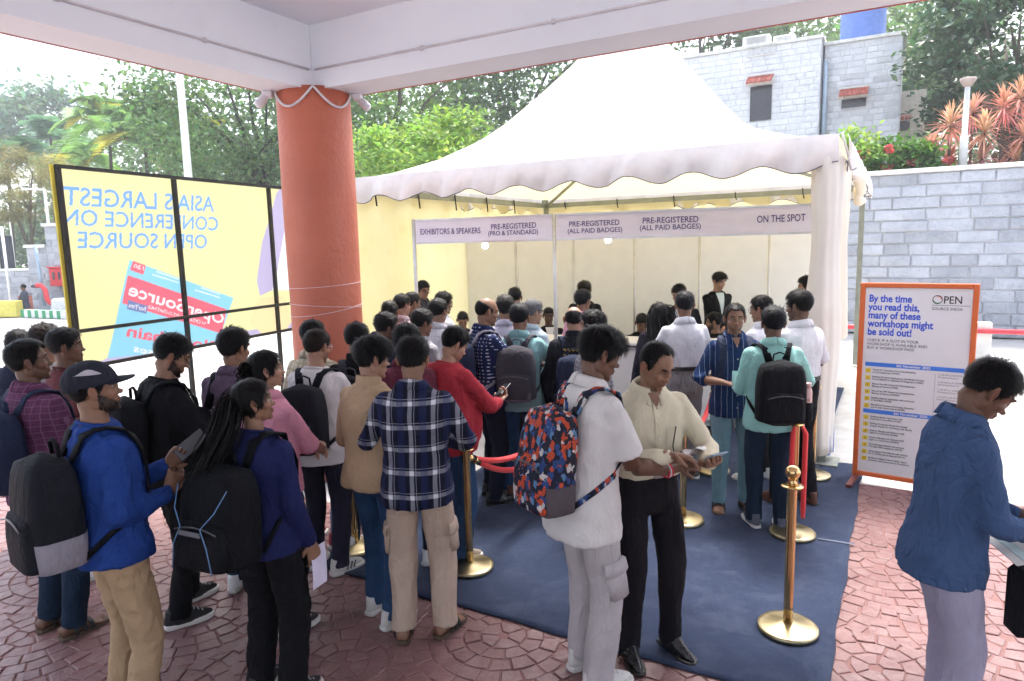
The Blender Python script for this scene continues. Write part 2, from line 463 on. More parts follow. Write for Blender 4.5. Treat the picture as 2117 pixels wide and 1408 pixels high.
TORSO = np.array([  # z, half width, half depth, y offset
    (.74, .164, .124, -.006), (.80, .168, .126, -.008), (.90, .168, .125, -.008), (1.00, .154, .112, .002), (1.08, .150, .108, .006),
    (1.18, .160, .113, .004), (1.26, .169, .115, -.002), (1.32, .168, .108, -.006), (1.365, .150, .094, -.012), (1.40, .116, .080, -.016), (1.425, .086, .068, -.016), (1.45, .064, .060, -.016)])
class Fig: pass
def person(label, x, y, face, h=1.70, skin='m', w=1.0, fat=0.0, lean=0.0, twist=0.0, head=(0, 0, 0), sit=False, dz=0.0,
           hl=None, hr=None, el=None, er=None, pl=None, pr=None, curl=(.5, .5), stance=((-.11, .0, 8), (.11, .0, 8)), hip=(0, 0),
           top=None, sleeve='long', hem=.78, loose=1.0, collar=None, trous=None, leg='slim', tuck=None, shoes=('sneaker', None), lod=1,
           hair='short', haircol='black', hairlen=1.0, line='std', bald=0.0, beard=0.0, stache=0.0, fem=False, glasses=None, group=None, fold=.006, legs=True, jaw=0.0):
    """one standing or seated figure; local +Y is where it faces, face = compass bearing of that (0 away from the lens, 90 right)"""
    F = Fig(); sc = h/1.70
    root = empty('person', (x, y, dz), -rad(face), label, 'person', group, sc)
    F.root = root; F.sc = sc; F.h = h
    sk = np.array(SKINS[skin]); dark = np.array((.012, .010, .010))
    down = -.42 if sit else 0.0
    lr, tr = rad(lean), rad(twist)
    def bend(p):
        p = np.array(p, float); sh = p.shape; p = p.reshape(-1, 3).copy()
        wt = sstep(.86, 1.34, p[:, 2]); a = lr*wt; t = -tr*wt
        yy = p[:, 1]*np.cos(a)+(p[:, 2]-.95)*np.sin(a); zz = .95+(p[:, 2]-.95)*np.cos(a)-p[:, 1]*np.sin(a)
        k = p[:, 2] > .84
        p[:, 1] = np.where(k, yy, p[:, 1]); p[:, 2] = np.where(k, zz, p[:, 2])
        xx = p[:, 0]*np.cos(t)-p[:, 1]*np.sin(t); y2 = p[:, 0]*np.sin(t)+p[:, 1]*np.cos(t)
        p[:, 0], p[:, 1] = xx, y2
        p[:, 0] += hip[0]; p[:, 1] += hip[1]
        p[:, 2] += down
        return p.reshape(sh)
    F.bend = bend
    def torso_ring(z, off=0.0, n=28):
        a = np.interp(z, TORSO[:, 0], TORSO[:, 1]); b = np.interp(z, TORSO[:, 0], TORSO[:, 2]); yo = np.interp(z, TORSO[:, 0], TORSO[:, 3])
        belly = fat*math.exp(-((z-1.02)/.16)**2); lo = 1+(loose-1)*float(sstep(1.42, 1.1, z))
        if fem: a *= (1-.10*math.exp(-((z-1.09)/.1)**2))*(.93 if z > 1.2 else 1.0); b += .018*math.exp(-((z-1.25)/.06)**2)
        return ell((0, yo+.35*belly*.13), (a*w*(1+.6*belly))*lo+off, b*(1+(w-1)*.7)*(1+belly)*lo+off, z, n)
    def tpt(px, z, off=.004, back=False):     # a point on the front (or back) of the chest
        r = torso_ring(z, off, 72); s_ = -1 if back else 1
        k = r[:, 1]*s_ > (r[:, 1].mean())*s_
        q = r[k]; q = q[np.argsort(q[:, 0])]
        return np.array([px, np.interp(px, q[:, 0], q[:, 1]), z])
    F.tpt = tpt; F.torso_ring = torso_ring
    vox = .0125 if lod == 2 else (.016 if lod == 1 else .022)
    # --- limbs
    S = {}
    for s_, nm in ((-1, 'l'), (1, 'r')):
        sh = bend((s_*.158*w, -.008, 1.352))
        tgt = {'l': hl, 'r': hr}[nm]; hint = {'l': el, 'r': er}[nm]
        if tgt is None: tgt = (s_*(.235*w+.02*(fat > .2)), .06, .845)
        tgt = np.array(tgt, float)+np.array([hip[0], hip[1], down])
        if hint is None: hint = (s_*.45, -1.0, -.25)
        eb, wr = ik(sh, tgt, .285, .255, hint)
        S[nm] = (sh, eb, wr)
    F.S = S
    # --- body: head, neck, chest, arms, hands (and feet) in one mesh
    B = MB()
    B.loft([bend(ell((0, -.006), a*.72*w, b*.66, z, 16)) for z, a, b, yo in TORSO[2:-1]], True, True, sk)
    piv = bend((0, -.014, 1.485))
    yaw, pit, rol = [rad(v) for v in head]
    Rh = rotz(-tr) @ rotz(-yaw) @ rotx(-(pit+lr*.55)) @ roty(rol)
    hs = .945 if not fem else .91
    hc = piv + Rh @ np.array([0, .016, .098])*hs
    F.Rh, F.hc, F.hs = Rh, hc, hs
    nb = bend((0, -.018, 1.40)); nmid = (nb+hc)/2+np.array([0, -.004, .0])
    nr = .052 if not fem else .044
    B.tube([nb, nb*.5+nmid*.5, nmid, hc+Rh@np.array([0, -.022, -.05]), hc+Rh@np.array([0, -.02, -.01])], [nr*1.25, nr*1.08, nr, nr*.98, nr*.9], 18, True, 1.0, sk*.92)
    nu, nv = {2: (100, 72), 1: (64, 46), 0: (44, 30)}[lod]
    D = dirs(nu, nv); R_ = head_r(D, fem, jaw)
    Pl = D*R_[..., None]
    hm = hair_mask(Pl, line, bald)
    colh = np.tile(sk, (*R_.shape, 1))
    def g(c, s3): return np.exp(-(((Pl-np.array(c))/np.array(s3))**2).sum(-1))
    lips = np.clip(g((0, .094, -.0535), (.019, .02, .0055))+g((0, .093, -.066), (.016, .02, .006)), 0, 1)
    lipc = sk*np.array([1.0, .62, .62]) if not fem else sk*np.array([1.15, .45, .5])
    colh = colh*(1-.75*lips[..., None])+lipc*.75*lips[..., None]
    mouth = g((0, .096, -.0595), (.018, .02, .0018)); colh *= (1-.7*mouth[..., None])
    for s_ in (-1, 1):
        colh *= (1-.45*g((s_*.031, .08, .008), (.021, .03, .013)))[..., None]
        colh *= (1-.75*g((s_*.0085, .099, -.0365), (.004, .008, .003)))[..., None]
    cheek = g((.045, .07, -.02), (.025, .03, .025))+g((-.045, .07, -.02), (.025, .03, .025))
    colh = colh*(1+.12*cheek[..., None]*np.array([1.3, .6, .5]))
    azd = np.degrees(np.abs(np.arctan2(Pl[..., 0], Pl[..., 1])))
    bz = np.interp(azd, [0, 20, 35, 50, 70, 85, 95], [-.072, -.062, -.048, -.038, -.015, -.01, -.2])
    bm = sstep(.006, -.008, Pl[..., 2]-bz)*(azd < 90)*(Pl[..., 1] > -.01)
    mo = g((0, .096, -.0435), (.026, .02, .006))
    shade = np.clip(beard*bm*.85+max(stache, beard*.8)*mo, 0, .93)
    colh = colh*(1-shade[..., None])+dark*1.3*shade[..., None]
    colh = colh*(1-.85*hm[..., None]*(haircol != 'none'))+dark*.85*hm[..., None]
    B.add((hc+(Pl.reshape(-1, 3)*hs)@Rh.T), grid_faces(nu, nv), colh.reshape(-1, 3))
    for s_ in (-1, 1):                        # ears
        vv = MB().ball((0, 0, 0), (1, 1, 1), 14 if lod else 10, 10 if lod else 7); e = vv.v[0]
        e = e*np.array([.011, .020, .034]); r2 = (e[:, 1]/.020)**2+(e[:, 2]/.034)**2
        e[:, 0] += np.where(e[:, 0] > 0, -.011*np.exp(-r2*2.5), 0)
        e[:, 1] += -.006*(e[:, 2]/.032); e[:, 2] -= .002
        e[:, 1] *= np.where(e[:, 2] < -.012, .75, 1)
        e = e @ rotz(.55).T * np.array([s_, 1, 1])
        e += np.array([s_*.0865, -.008, .0])
        f = vv.f if s_ > 0 else [q[::-1] for q in vv.f]
        B.add(hc+(e*hs)@Rh.T, f, sk*np.array([1.0, .88, .86]))
    def H(p): return hc+(np.asarray(p)*hs)@Rh.T
    F.H = H
    # arms and hands
    def hand(wr, d, pn, cu, s_, elb):
        d = d/np.linalg.norm(d); pn = pn-d*(pn@d); pn /= np.linalg.norm(pn)+1e-9; wx = np.cross(d, pn)   # width axis
        q = 10
        def ring(o, a, b):
            t = np.arange(q)*2*math.pi/q; return o+np.cos(t)[:, None]*wx*a+np.sin(t)[:, None]*pn*b
        fore = elb+(wr-elb)*.45
        kf = .66 if sleeve == 'long' else (.9 if sleeve == 'rolled' else 1.0)
        B.loft([ring(elb, .043*kf, .043*kf), ring(fore, .040*kf, .039*kf), ring(wr-d*.03, .029, .025), ring(wr, .027, .020), ring(wr+d*.025, .034, .0185), ring(wr+d*.06, .041, .0165), ring(wr+d*.088, .041, .013), ring(wr+d*.098, .034, .008)], True, True, sk)
        ts = -s_                               # the thumb side along wx
        fd = {2: 8, 1: 6, 0: 5}[lod]
        for k, (off, ln) in enumerate(((.0305, .070), (.0105, .079), (-.0095, .073), (-.028, .056))):
            p = wr+d*(.088-.004*abs(k-1.3))+wx*off*ts
            pts = [p-d*.015]; ang = 0.0; rr = [.0095]
            for j, seg in enumerate((.45, .31, .24)):
                ang += (cu*(1.15 if j else .8)+.06*k*cu)
                pts.append(pts[-1]+(d*math.cos(ang)+pn*math.sin(ang)+wx*ts*off*.6*(1-cu)*.3)*(ln*seg+(.015 if j == 0 else 0))); rr.append((.0088, .0080, .0058)[j])
            B.tube(pts, rr, fd, True, 1.0, sk)
        b0 = wr+d*.022+wx*.024*ts; td = d*.62+wx*.62*ts+pn*.45; td /= np.linalg.norm(td)
        t2 = d*.8+wx*.22*ts+pn*(.4+.4*cu); t2 /= np.linalg.norm(t2)
        B.tube([b0-td*.012, b0+td*.03, b0+td*.034+t2*.026, b0+td*.034+t2*.048], [.012, .0115, .0095, .0065], fd, True, 1.0, sk)
    F.hands = {}
    for s_, nm, pz, cu in ((-1, 'l', pl, curl[0]), (1, 'r', pr, curl[1])):
        sh, eb, wr = S[nm]
        kk = {'long': .66, 'rolled': .8}.get(sleeve, 1.0); B.tube([sh, sh*.5+eb*.5, eb], [.042*kk, .045*kk, .042*kk], 10, True, 1.0, sk)
        d = wr-eb; pn = np.array(pz[0] if pz else (-s_*1.0, .25, 0.0), float)
        if pz and len(pz) > 1: d = np.array(pz[1], float)
        hand(wr, d, pn, cu, s_, eb)
        dd = d/np.linalg.norm(d); F.hands[nm] = (wr, dd, pn/np.linalg.norm(pn))
    # legs
    LG = {}
    if legs:
        for s_, nm, st in ((-1, 'l', stance[0]), (1, 'r', stance[1])):
            hp = np.array([s_*.088*w+hip[0], hip[1], .90+down])
            an = np.array([st[0], st[1], .085])
            if len(st) > 3: an[2] += st[3]
            if sit: an = np.array([s_*.12, .42, .085])
            kn, an = ik(hp, an, .420, .405, (s_*.12, 1, 0))
            LG[nm] = (hp, kn, an, rad(st[2])*s_)
    F.LG = LG
    style, scol = shoes if legs else (None, None)
    if style == 'sandal':
        for nm in LG:
            hp, kn, an, yw = LG[nm]; Rf = rotz(-yw)
            prof = [(-.075, .03, .030, .045), (-.05, .036, .034, .05), (.0, .037, .036, .052), (.05, .040, .026, .042), (.10, .045, .016, .03), (.135, .045, .011, .024), (.15, .038, .009, .02)]
            B.loft([an*np.array([1, 1, 0])+(Rf@np.stack([np.cos(t)*hw, np.full(12, yy), zc+np.sin(t)*hh], 0)).T for t in [np.arange(12)*2*math.pi/12] for yy, hw, hh, zc in prof], True, True, sk)
            for q in range(5):
                tx = (-.034+.017*q)*(1 if nm == 'l' else -1)
                B.ball(an*np.array([1, 1, 0])+Rf@np.array([-tx, .162-.008*q, .024]), (.0095 if q else .0125, .016, .010), 8, 6, Rf)
                B.c[-1][:] = sk
            B.tube([hp+np.array([0, 0, .05]), kn, an+np.array([0, 0, .12]), an+np.array([0, 0, .03]), an*np.array([1, 1, 0])+np.array([0, 0, .05])], [.03, .03, .034, .034, .036], 12, True, 1.0, sk)
    B.build('body', skin_mat(), root, smooth=True, colors=True)
    # --- face details
    if lod >= 1:
        for s_ in (-1, 1):
            dv = np.array([s_*.031, .083, .009]); dv /= np.linalg.norm(dv)
            rr = float(head_r(dv[None, :], fem, jaw)[0]); c = dv*(rr-.0075)
            E_ = MB(); ax = np.array([s_*.08, 1, -.05-.2*(pit > .3)]); ax /= np.linalg.norm(ax); u = np.cross(ax, (0, 0, 1)); u /= np.linalg.norm(u); v2 = np.cross(u, ax)
            rings = []; cols = []
            for a_, cc in ((2, (.01, .01, .01)), (11, (.01, .01, .01)), (13, (.05, .025, .015)), (26, (.045, .022, .012)), (29, (.38, .35, .33)), (55, (.42, .38, .36)), (85, (.36, .28, .26))):
                t = np.arange(14)*2*math.pi/14; a2 = rad(a_)
                rings.append(H(c+.0118*(math.cos(a2)*ax+math.sin(a2)*(np.cos(t)[:, None]*u+np.sin(t)[:, None]*v2)))); cols += [cc]*14
            E_.loft(rings, True, True, np.array(cols))
            E_.build('eye', attr_mat('eye_surface', .15), root, smooth=True, colors=True)
            # eyelids (skin) and brow
            Ld = MB(); 
            dn = .12 if pit < .25 else -.3
            for lo_, hi_ in ((dn+.16, 1.35), (-1.3, -.42)):
                rows = [[H(c+.0132*np.array([math.cos(e_)*math.sin(q), math.cos(e_)*math.cos(q), math.sin(e_)])) for q in np.linspace(-1.35, 1.35, 9)] for e_ in np.linspace(lo_, hi_, 5)]
                Ld.loft(rows, False, False, sk*.85)
            Ld.build('eyelid', skin_mat(), root, smooth=True, colors=True)
            br = MB(); pts = []
            for q in np.linspace(0, 1, 6):
                bx = s_*(.012+.036*q); bzq = .0285+.006*math.sin(q*2.4)-.004*q
                dv = np.array([bx, .083-.018*q*q, bzq]); dv /= np.linalg.norm(dv)
                pts.append(dv*(float(head_r(dv[None, :], fem, jaw)[0])+.0002))
            thick = .0052 if not fem else .0036
            br.tube([H(p) for p in pts], [thick*.6, thick, thick*1.05, thick*.95, thick*.7, thick*.25], 6)
            br.build('eyebrow', hair_mat('hair_black', (.0055, .0048, .005)), root, smooth=True, colors=True)
    # --- hair
    HC = {'black': (.0055, .0048, .005), 'brown': (.014, .009, .007), 'grey': (.10, .10, .105), 'dark': (.005, .005, .0075)}
    hmat = hair_mat('hair_'+haircol, HC[haircol])
    rs = np.random.RandomState(int(abs(x*977+y*331)) % 9999+3)
    if hair != 'none':
        up = np.clip(Pl[..., 2]/.1, 0, 1); fr = np.clip(Pl[..., 1]/.09, -1, 1)
        th = {'short': .0035+.018*up**1.2, 'quiff': .003+.018*up**1.1+.016*np.clip(fr, 0, 1)*up, 'curly': .006+.024*up, 'buzz': .002+.004*up, 'crop': .0025+.013*up**1.2, 'fem': .009+.007*up,
              'mop': .006+.022*up, 'bald': .004+0*up}[hair]*hairlen
        lump = wob(Pl*np.array([1, 1, .6]), rs.randint(9999), 70 if hair in ('curly', 'mop') else 48, 4)
        lump2 = wob(Pl, rs.randint(9999), 150, 4)
        th = th*(1+(.34 if hair in ('curly', 'mop') else .12)*lump+(.24 if hair in ('curly', 'mop') else .06)*lump2)
        rr = R_+np.where(hm > .02, th*sstep(0, .7, hm)+.0006, -.004)
        Hh = MB(); hp_ = D*rr[..., None]
        Hh.add(H(hp_.reshape(-1, 3)), grid_faces(nu, nv, hm.reshape(-1)))
        # loose locks over the shell
        nt = {2: 2600, 1: 900, 0: 260}[lod]
        if hair == 'buzz': nt = 0
        if hair in ('bald', 'fem'): nt //= 2
        tv = []; tf = []
        dd = rs.normal(size=(nt*3, 3)); dd /= np.linalg.norm(dd, axis=1)[:, None]
        r0 = head_r(dd, fem, jaw); q0 = dd*r0[:, None]; m0 = hair_mask(q0, line, bald)
        sel = np.where(m0 > .45)[0][:nt]
        up_ = np.clip(q0[:, 2]/.1, 0, 1); fr_ = np.clip(q0[:, 1]/.09, -1, 1)
        crown = np.array([.012, -.055, .10])
        for i in sel:
            n = dd[i]; u_, f_ = up_[i], fr_[i]
            th_ = {'short': .0035+.018*u_**1.2, 'quiff': .003+.018*u_**1.1+.016*max(f_, 0)*u_, 'curly': .006+.024*u_, 'crop': .0025+.013*u_**1.2, 'fem': .009+.007*u_, 'mop': .006+.022*u_, 'bald': .004}[hair]*hairlen
            flow = q0[i]-crown; flow = flow-n*(flow@n); flow /= np.linalg.norm(flow)+1e-6
            jit = {'curly': .9, 'mop': .55}.get(hair, .22)
            flow = flow+rs.normal(size=3)*jit*.6+np.array([0, 0, -.15]); flow -= n*(flow@n)*.85; flow /= np.linalg.norm(flow)+1e-6
            side = np.cross(n, flow); L = (.012+1.1*th_)*rs.uniform(.7, 1.25)*(1.5 if hair in ('quiff', 'fem') else 1); wd = rs.uniform(.0012, .0026)*(1.5 if lod < 2 else 1)
            p0 = q0[i]+n*th_*.86; lift = (th_+.003)*(rs.uniform(.08, .5) if rs.uniform() < .93 else rs.uniform(.4, .95)*up_[i])
            p1 = p0+flow*L*.5+n*lift; p2 = p0+flow*L+n*(lift*.35-.12*L)
            o_ = len(tv); tv += [p0-side*wd, p0+side*wd, p1-side*wd*.9, p1+side*wd*.9, p2]
            tf += [(o_, o_+1, o_+3, o_+2), (o_+2, o_+3, o_+4)]
        if tv: Hh.add(H(np.array(tv)), tf, np.repeat(rs.uniform(.35, 1.9, size=len(tv)//5), 5)[:, None]*np.array([1, 1, 1.1]))
        F.hair = Hh.build('hair', hmat, root, smooth=True, colors=True)
    if beard > .8 and lod >= 1:
        Bd = MB(); tv = []; tf = []
        ii = np.argwhere(bm > .5)
        for _ in range(500 if lod == 2 else 220):
            j, i = ii[rs.randint(len(ii))]
            n = D[j, i]; p0 = Pl[j, i]; fl = np.array([0, .25, -1.])+rs.normal(size=3)*.35; fl -= n*(fl@n)*.7; fl /= np.linalg.norm(fl)
            side = np.cross(n, fl); L = rs.uniform(.008, .016); o_ = len(tv)
            tv += [p0-side*.002, p0+side*.002, p0+fl*L+n*.004]; tf += [(o_, o_+1, o_+2)]
        Bd.add(H(np.array(tv)), tf).build('beard', hmat, root, smooth=True, colors=True)
    # --- glasses
    if glasses:
        gm = mat('spectacle_frame_'+glasses, {'wire': (.35, .3, .25), 'black': (.012, .012, .014), 'clear': (.6, .62, .65)}[glasses], .3, .8 if glasses == 'wire' else 0)
        g_ = MB(); wd = .0011 if glasses == 'wire' else .0019
        for s_ in (-1, 1):
            t = np.linspace(0, 2*math.pi, 19)
            g_.tube([H((s_*.034+.024*math.cos(a), .096-.010*abs(math.cos(a)*.5+.5*s_*math.cos(a)), .004+.019*math.sin(a))) for a in t], wd, 5, False)
            g_.tube([H((s_*.058, .086, .010)), H((s_*.073, .05, .012)), H((s_*.078, .0, .012)), H((s_*.076, -.012, .002))], wd, 5)
        g_.tube([H((-.010, .098, .008)), H((0, .101, .011)), H((.010, .098, .008))], wd, 5)
        F.glasses = g_.build('glasses', gm, root, smooth=True)
    # --- top garment
    if top is not None:
        T = MB()
        hem_ = 1.0 if tuck else hem
        zs = [z for z in np.arange(hem_, 1.36, .055)]+[1.365, 1.40, 1.425, 1.44]
        zs = sorted(set(np.round(zs, 3)))
        T.loft([bend(torso_ring(z, (.012+(0 if tuck else .010*float(sstep(1.0, .80, z)))) if not (tuck and z < 1.03) else .002)) for z in zs])
        for nm, s_ in (('l', -1), ('r', 1)):
            sh, eb, wr = S[nm]
            T.ball(sh, .057*(1+(w-1)*.8), 14, 10)
            L = loose
            a = eb-sh; b = wr-eb
            if sleeve == 'short': pts = [sh, sh+a*.12, sh+a*.35, sh+a*.80]; rr = [.054, .058, .060*L, .064*L]
            elif sleeve == 'rolled': pts = [sh, sh+a*.12, sh+a*.4, sh+a*.8, eb, eb+b*.12, eb+b*.3]; rr = [.053, .056, .055*L, .053*L, .054*L, .054*L, .053*L]
            elif sleeve == 'half': pts = [sh, sh+a*.12, sh+a*.4, sh+a*.97]; rr = [.054, .057, .058*L, .062*L]
            else: pts = [sh, sh+a*.12, sh+a*.4, sh+a*.82, eb+(sh-eb)*.02, eb+b*.18, eb+b*.6, wr-b*.06, wr+b*.02]; rr = [.053, .056, .053*L, .050*L, .052*L, .050*L, .043*L, .038*L, .035*L]
            T.tube(pts, np.array(rr)*(1+(w-1)*.8), 14)
        F.top = garment({'collar': 'shirt'}.get(collar, 'top'), T, top, root, vox, rs.randint(9999), fold)
        if collar == 'collar' or collar == 'polo':
            c_ = MB(); n = 26
            def cp(a_, z, r): return bend((math.sin(a_)*r, -.016+math.cos(a_)*r*.95, z))
            for s_ in (-1, 1):
                A_ = np.linspace(math.pi, .22, n//2+1)
                rows = []
                for k, a_ in enumerate(A_):
                    dp = (1-k/len(A_)); f_ = 1-dp
                    rows.append([cp(s_*a_, 1.430-.018*f_, .072), cp(s_*a_, 1.484-.036*f_, .066), cp(s_*a_, 1.491-.038*f_, .070), cp(s_*a_, 1.483-.040*f_, .080), cp(s_*a_, 1.442-.046*f_-.034*sstep(.72, 1, f_), .098+.012*f_+.016*sstep(.72, 1, f_))])
                c_.loft(rows, False, False)
            co = c_.build('collar', top, root, smooth=True)
            sm = co.modifiers.new('thickness', 'SOLIDIFY'); sm.thickness = .003
            if lod == 2:
                MB().loft([[bend(tpt(q*max(.002, .034*(z-1.362)/.07), z, .0205)) for q in np.linspace(-1, 1, 7)] for z in np.linspace(1.362, 1.437, 7)], False, False, sk*.95).build('neck_opening', skin_mat(), root, True, True)
        elif collar == 'crew':
            t = np.linspace(0, 2*math.pi, 25)
            MB().tube([bend((math.sin(a)*.073, -.016+math.cos(a)*.070, 1.436-.018*math.cos(a))) for a in t], .007, 8, False).build('neckband', top, root, smooth=True)
        elif collar == 'high':
            t = np.linspace(0, 2*math.pi, 25)[:-1]
            MB().loft([[bend((math.sin(a)*r, -.016+math.cos(a)*r, z-.014*math.cos(a))) for a in t] for r, z in ((.085, 1.415), (.068, 1.435), (.062, 1.475), (.066, 1.482), (.071, 1.472), (.077, 1.43))], False).build('neckband', top, root, smooth=True)
    # --- trousers
    if trous is not None and legs:
        T = MB()
        k = {'slim': (.084, .072, .060, .054, .050, .048), 'wide': (.090, .086, .078, .074, .072, .072), 'reg': (.086, .077, .068, .063, .060, .059)}[leg]
        wz = 1.045 if tuck else 1.0
        rings = []
        for z in (wz, .98, .93, .88, .83, .80):
            a = np.interp(z, (.80, .88, .93, 1.045), (.140, .154, .156, .148)); b = np.interp(z, (.80, .88, .93, 1.045), (.094, .110, .112, .105))
            fb = fat*.5 if z > .95 else fat*.3
            r = ell((0, -.004), a*w*(1+fb)+(.004 if tuck else 0), b*(1+(w-1)*.7)*(1+fb)+(.004 if tuck else 0), z, 24); r[:, 0] += hip[0]; r[:, 1] += hip[1]; r[:, 2] += down; rings.append(r)
        T.loft(rings)
        for nm, s_ in (('l', -1), ('r', 1)):
            hp, kn, an, yw = LG[nm]
            a = kn-hp; b = an-kn; wv = 1+(w-1)*.6+fat*.12
            bot = an+b/np.linalg.norm(b)*(.035 if style != 'sandal' else .03)
            T.tube([hp+np.array([-s_*.01, 0, .03]), hp+a*.25+np.array([s_*.004, 0, 0]), hp+a*.6, kn-a*.06, kn+b*.08, kn+b*.45, kn+b*.85, bot], np.array([k[0], k[0], k[1], k[2]*1.03, k[2], k[3], k[4], k[5]])*wv, 16)
        F.tr = garment('trousers', T, trous, root, vox, rs.randint(9999), fold*1.1, (1, 1, .8))
        if tuck and tuck is not True:
            r1 = ell((hip[0], -.004+hip[1]), .148*w*(1+fat*.5)+.015, .105*(1+(w-1)*.7)*(1+fat*.5)+.014, 0, 40)
            MB().loft([r1*np.array([1, 1, 0])+np.array([0, 0, z+down]) for z in (1.012, 1.016, 1.044, 1.048)], False).build('belt', tuck, root, smooth=True)
    # --- shoes
    if legs and style:
        for nm in LG:
            hp, kn, an, yw = LG[nm]; Rf = rotz(-yw); base = np.array([an[0], an[1], an[2]-.085])
            sr = MB(); so_ = MB(); t = np.arange(16)*2*math.pi/16
            bt = an[2]-.085
            def outl(k=1.0, z=0.0):
                pr_ = [(-.085, .0), (-.078, .026), (-.045, .036), (0, .036), (.05, .042), (.10, .047), (.14, .043), (.17, .030), (.185, .0)]
                left = [(-hw*k, yy*k) for yy, hw in pr_]; right = [(hw*k, yy*k) for yy, hw in pr_[::-1][1:-1]]
                return np.array([base+Rf@np.array([a_, b_+.012*(1-k), z]) for a_, b_ in left+right])
            if style == 'sandal':
                so_.loft([outl(1.0, .002), outl(1.04, .008), outl(1.02, .024)])
                mt = mat('sandal_sole', (.09, .06, .04), .7); st_ = mat('sandal_strap', (.015, .013, .013), .55)
                shoe = so_.build('sandal', mt, root)
                for yy, z in ((.075, .062), (.035, .082), (-.01, .10)):
                    sr.ribbon([base+Rf@np.array([math.sin(a_)*.050, yy, .018+max(0, math.cos(a_))*z*.78]) for a_ in np.linspace(-1.65, 1.65, 11)], [Rf@np.array([math.sin(a_), 0, math.cos(a_)]) for a_ in np.linspace(-1.65, 1.65, 11)], .024, .004)
                sr.build('strap', st_, shoe, smooth=True)
            else:
                ht = .030 if style == 'sneaker' else .022
                solem = mat('sole_white', (.62, .6, .58), .6) if style == 'sneaker' else mat('sole_dark', (.02, .018, .017), .5)
                so_.loft([outl(.97, .001), outl(1.03, .008), outl(1.04, ht*.8), outl(1.0, ht)])
                up_ = [outl(1.0, ht-.004), outl(.98, ht+.012)]
                def sec(zr, y0, y1, wv):
                    q = []
                    for a_ in np.arange(16)*2*math.pi/16:
                        yy = (y0+y1)/2+(y1-y0)/2*-math.cos(a_); q.append(base+Rf@np.array([-math.sin(a_)*wv*(1-.25*(yy > .06)), yy, zr+(0.0)]))
                    return np.array(q)
                up_ = [sec(ht-.004, -.085, .182, .046), sec(ht+.014, -.086, .176, .047), sec(ht+.030, -.084, .150, .045), sec(.078, -.080, .10, .042), sec(.098, -.076, .066, .039), sec(.112, -.074, .05, .037)]
                shoe = MB().loft(up_).build('shoe', scol, root, smooth=True)
                so_.build('sole', solem, shoe)
                if style == 'sneaker' and lod >= 1:
                    lc = MB()
                    for q in range(4): lc.tube([base+Rf@np.array([xx, .12-.022*q, .064+.011*q+.004*(1-abs(xx)/.02)]) for xx in (-.022, 0, .022)], .003, 5)
                    lc.build('lace', mat('lace', (.5, .5, .5), .8), shoe, smooth=True)
    return F
def leg_patch(F, nm, t0, t1, a0, a1, rad_, m, name='cargo_pocket', flap=True):
    hp, kn, an, yw = F.LG[nm]; s_ = -1 if nm == 'l' else 1
    ax = kn-hp; L = np.linalg.norm(ax); ax = ax/L; out = np.array([s_*1.0, 0, 0]); out -= ax*(out@ax); out /= np.linalg.norm(out); fw = np.cross(out, ax)*s_
    if fw[1] < 0: fw = -fw
    def pt(t_, a_, r_): return hp+ax*L*t_+(out*math.cos(a_)+fw*math.sin(a_))*r_
    A_ = np.linspace(a0, a1, 9)
    prof = [(t0, rad_-.008), (t0+.004, rad_+.010), ((t0+t1)/2, rad_+.016), (t1-.006, rad_+.014), (t1, rad_-.008)]
    o = MB().loft([[pt(t_, a_, r_-(.014 if k in (0, 8) else 0)) for k, a_ in enumerate(A_)] for t_, r_ in prof], False, False).build(name, m, F.root, True)
    if flap: MB().loft([[pt(t_, a_, r_) for a_ in np.linspace(a0-.03, a1+.03, 9)] for t_, r_ in ((t0-.03, rad_+.002), (t0-.01, rad_+.018), (t0+.11, rad_+.023), (t0+.12, rad_+.014))], False, False).build('pocket_flap', m, o, True)
    return o
def world_pt(F, p):
    return np.array(F.root.matrix_basis @ Vector(p))
def body_parts(F, name, mb, material, smooth=True): return mb.build(name, material, F.root, smooth)

# ------------------------------------------------------------------ things people carry
def carried(F, name, label, cat, base, group=None):
    b = F.bend(np.array(base, float)) if base is not None else np.zeros(3)
    M_ = F.root.matrix_basis if False else Matrix.Translation(F.root.location) @ Matrix.Rotation(F.root.rotation_euler.z, 4, 'Z') @ Matrix.Diagonal((F.sc, F.sc, F.sc, 1))
    wpt = M_ @ Vector(b)
    e = empty(name, wpt, F.root.rotation_euler.z, label, cat, group, F.sc)
    return e, b
def shape_box(w_, h_, d_, ex=4.0, top=.8, n=24, rows=12, bulge=.12):
    """soft box: base at z 0, rounded top; returns rings"""
    rg = []
    for k in range(rows+1):
        t = k/rows; z = h_*(1-math.cos(t*math.pi))/2 if k in (0, rows) else h_*t
        s_ = 1-((1-top)*max(0, (t-.55)/.45)**1.7)
        e_ = math.sin(min(1, t/.09+.25)*math.pi/2)*math.sin(min(1, (1-t)/.12+.08)*math.pi/2)
        rg.append(ell((0, 0), w_/2*s_*e_, d_/2*(1+bulge*math.sin(math.pi*t))*s_*e_, z, n, ex))
    return rg
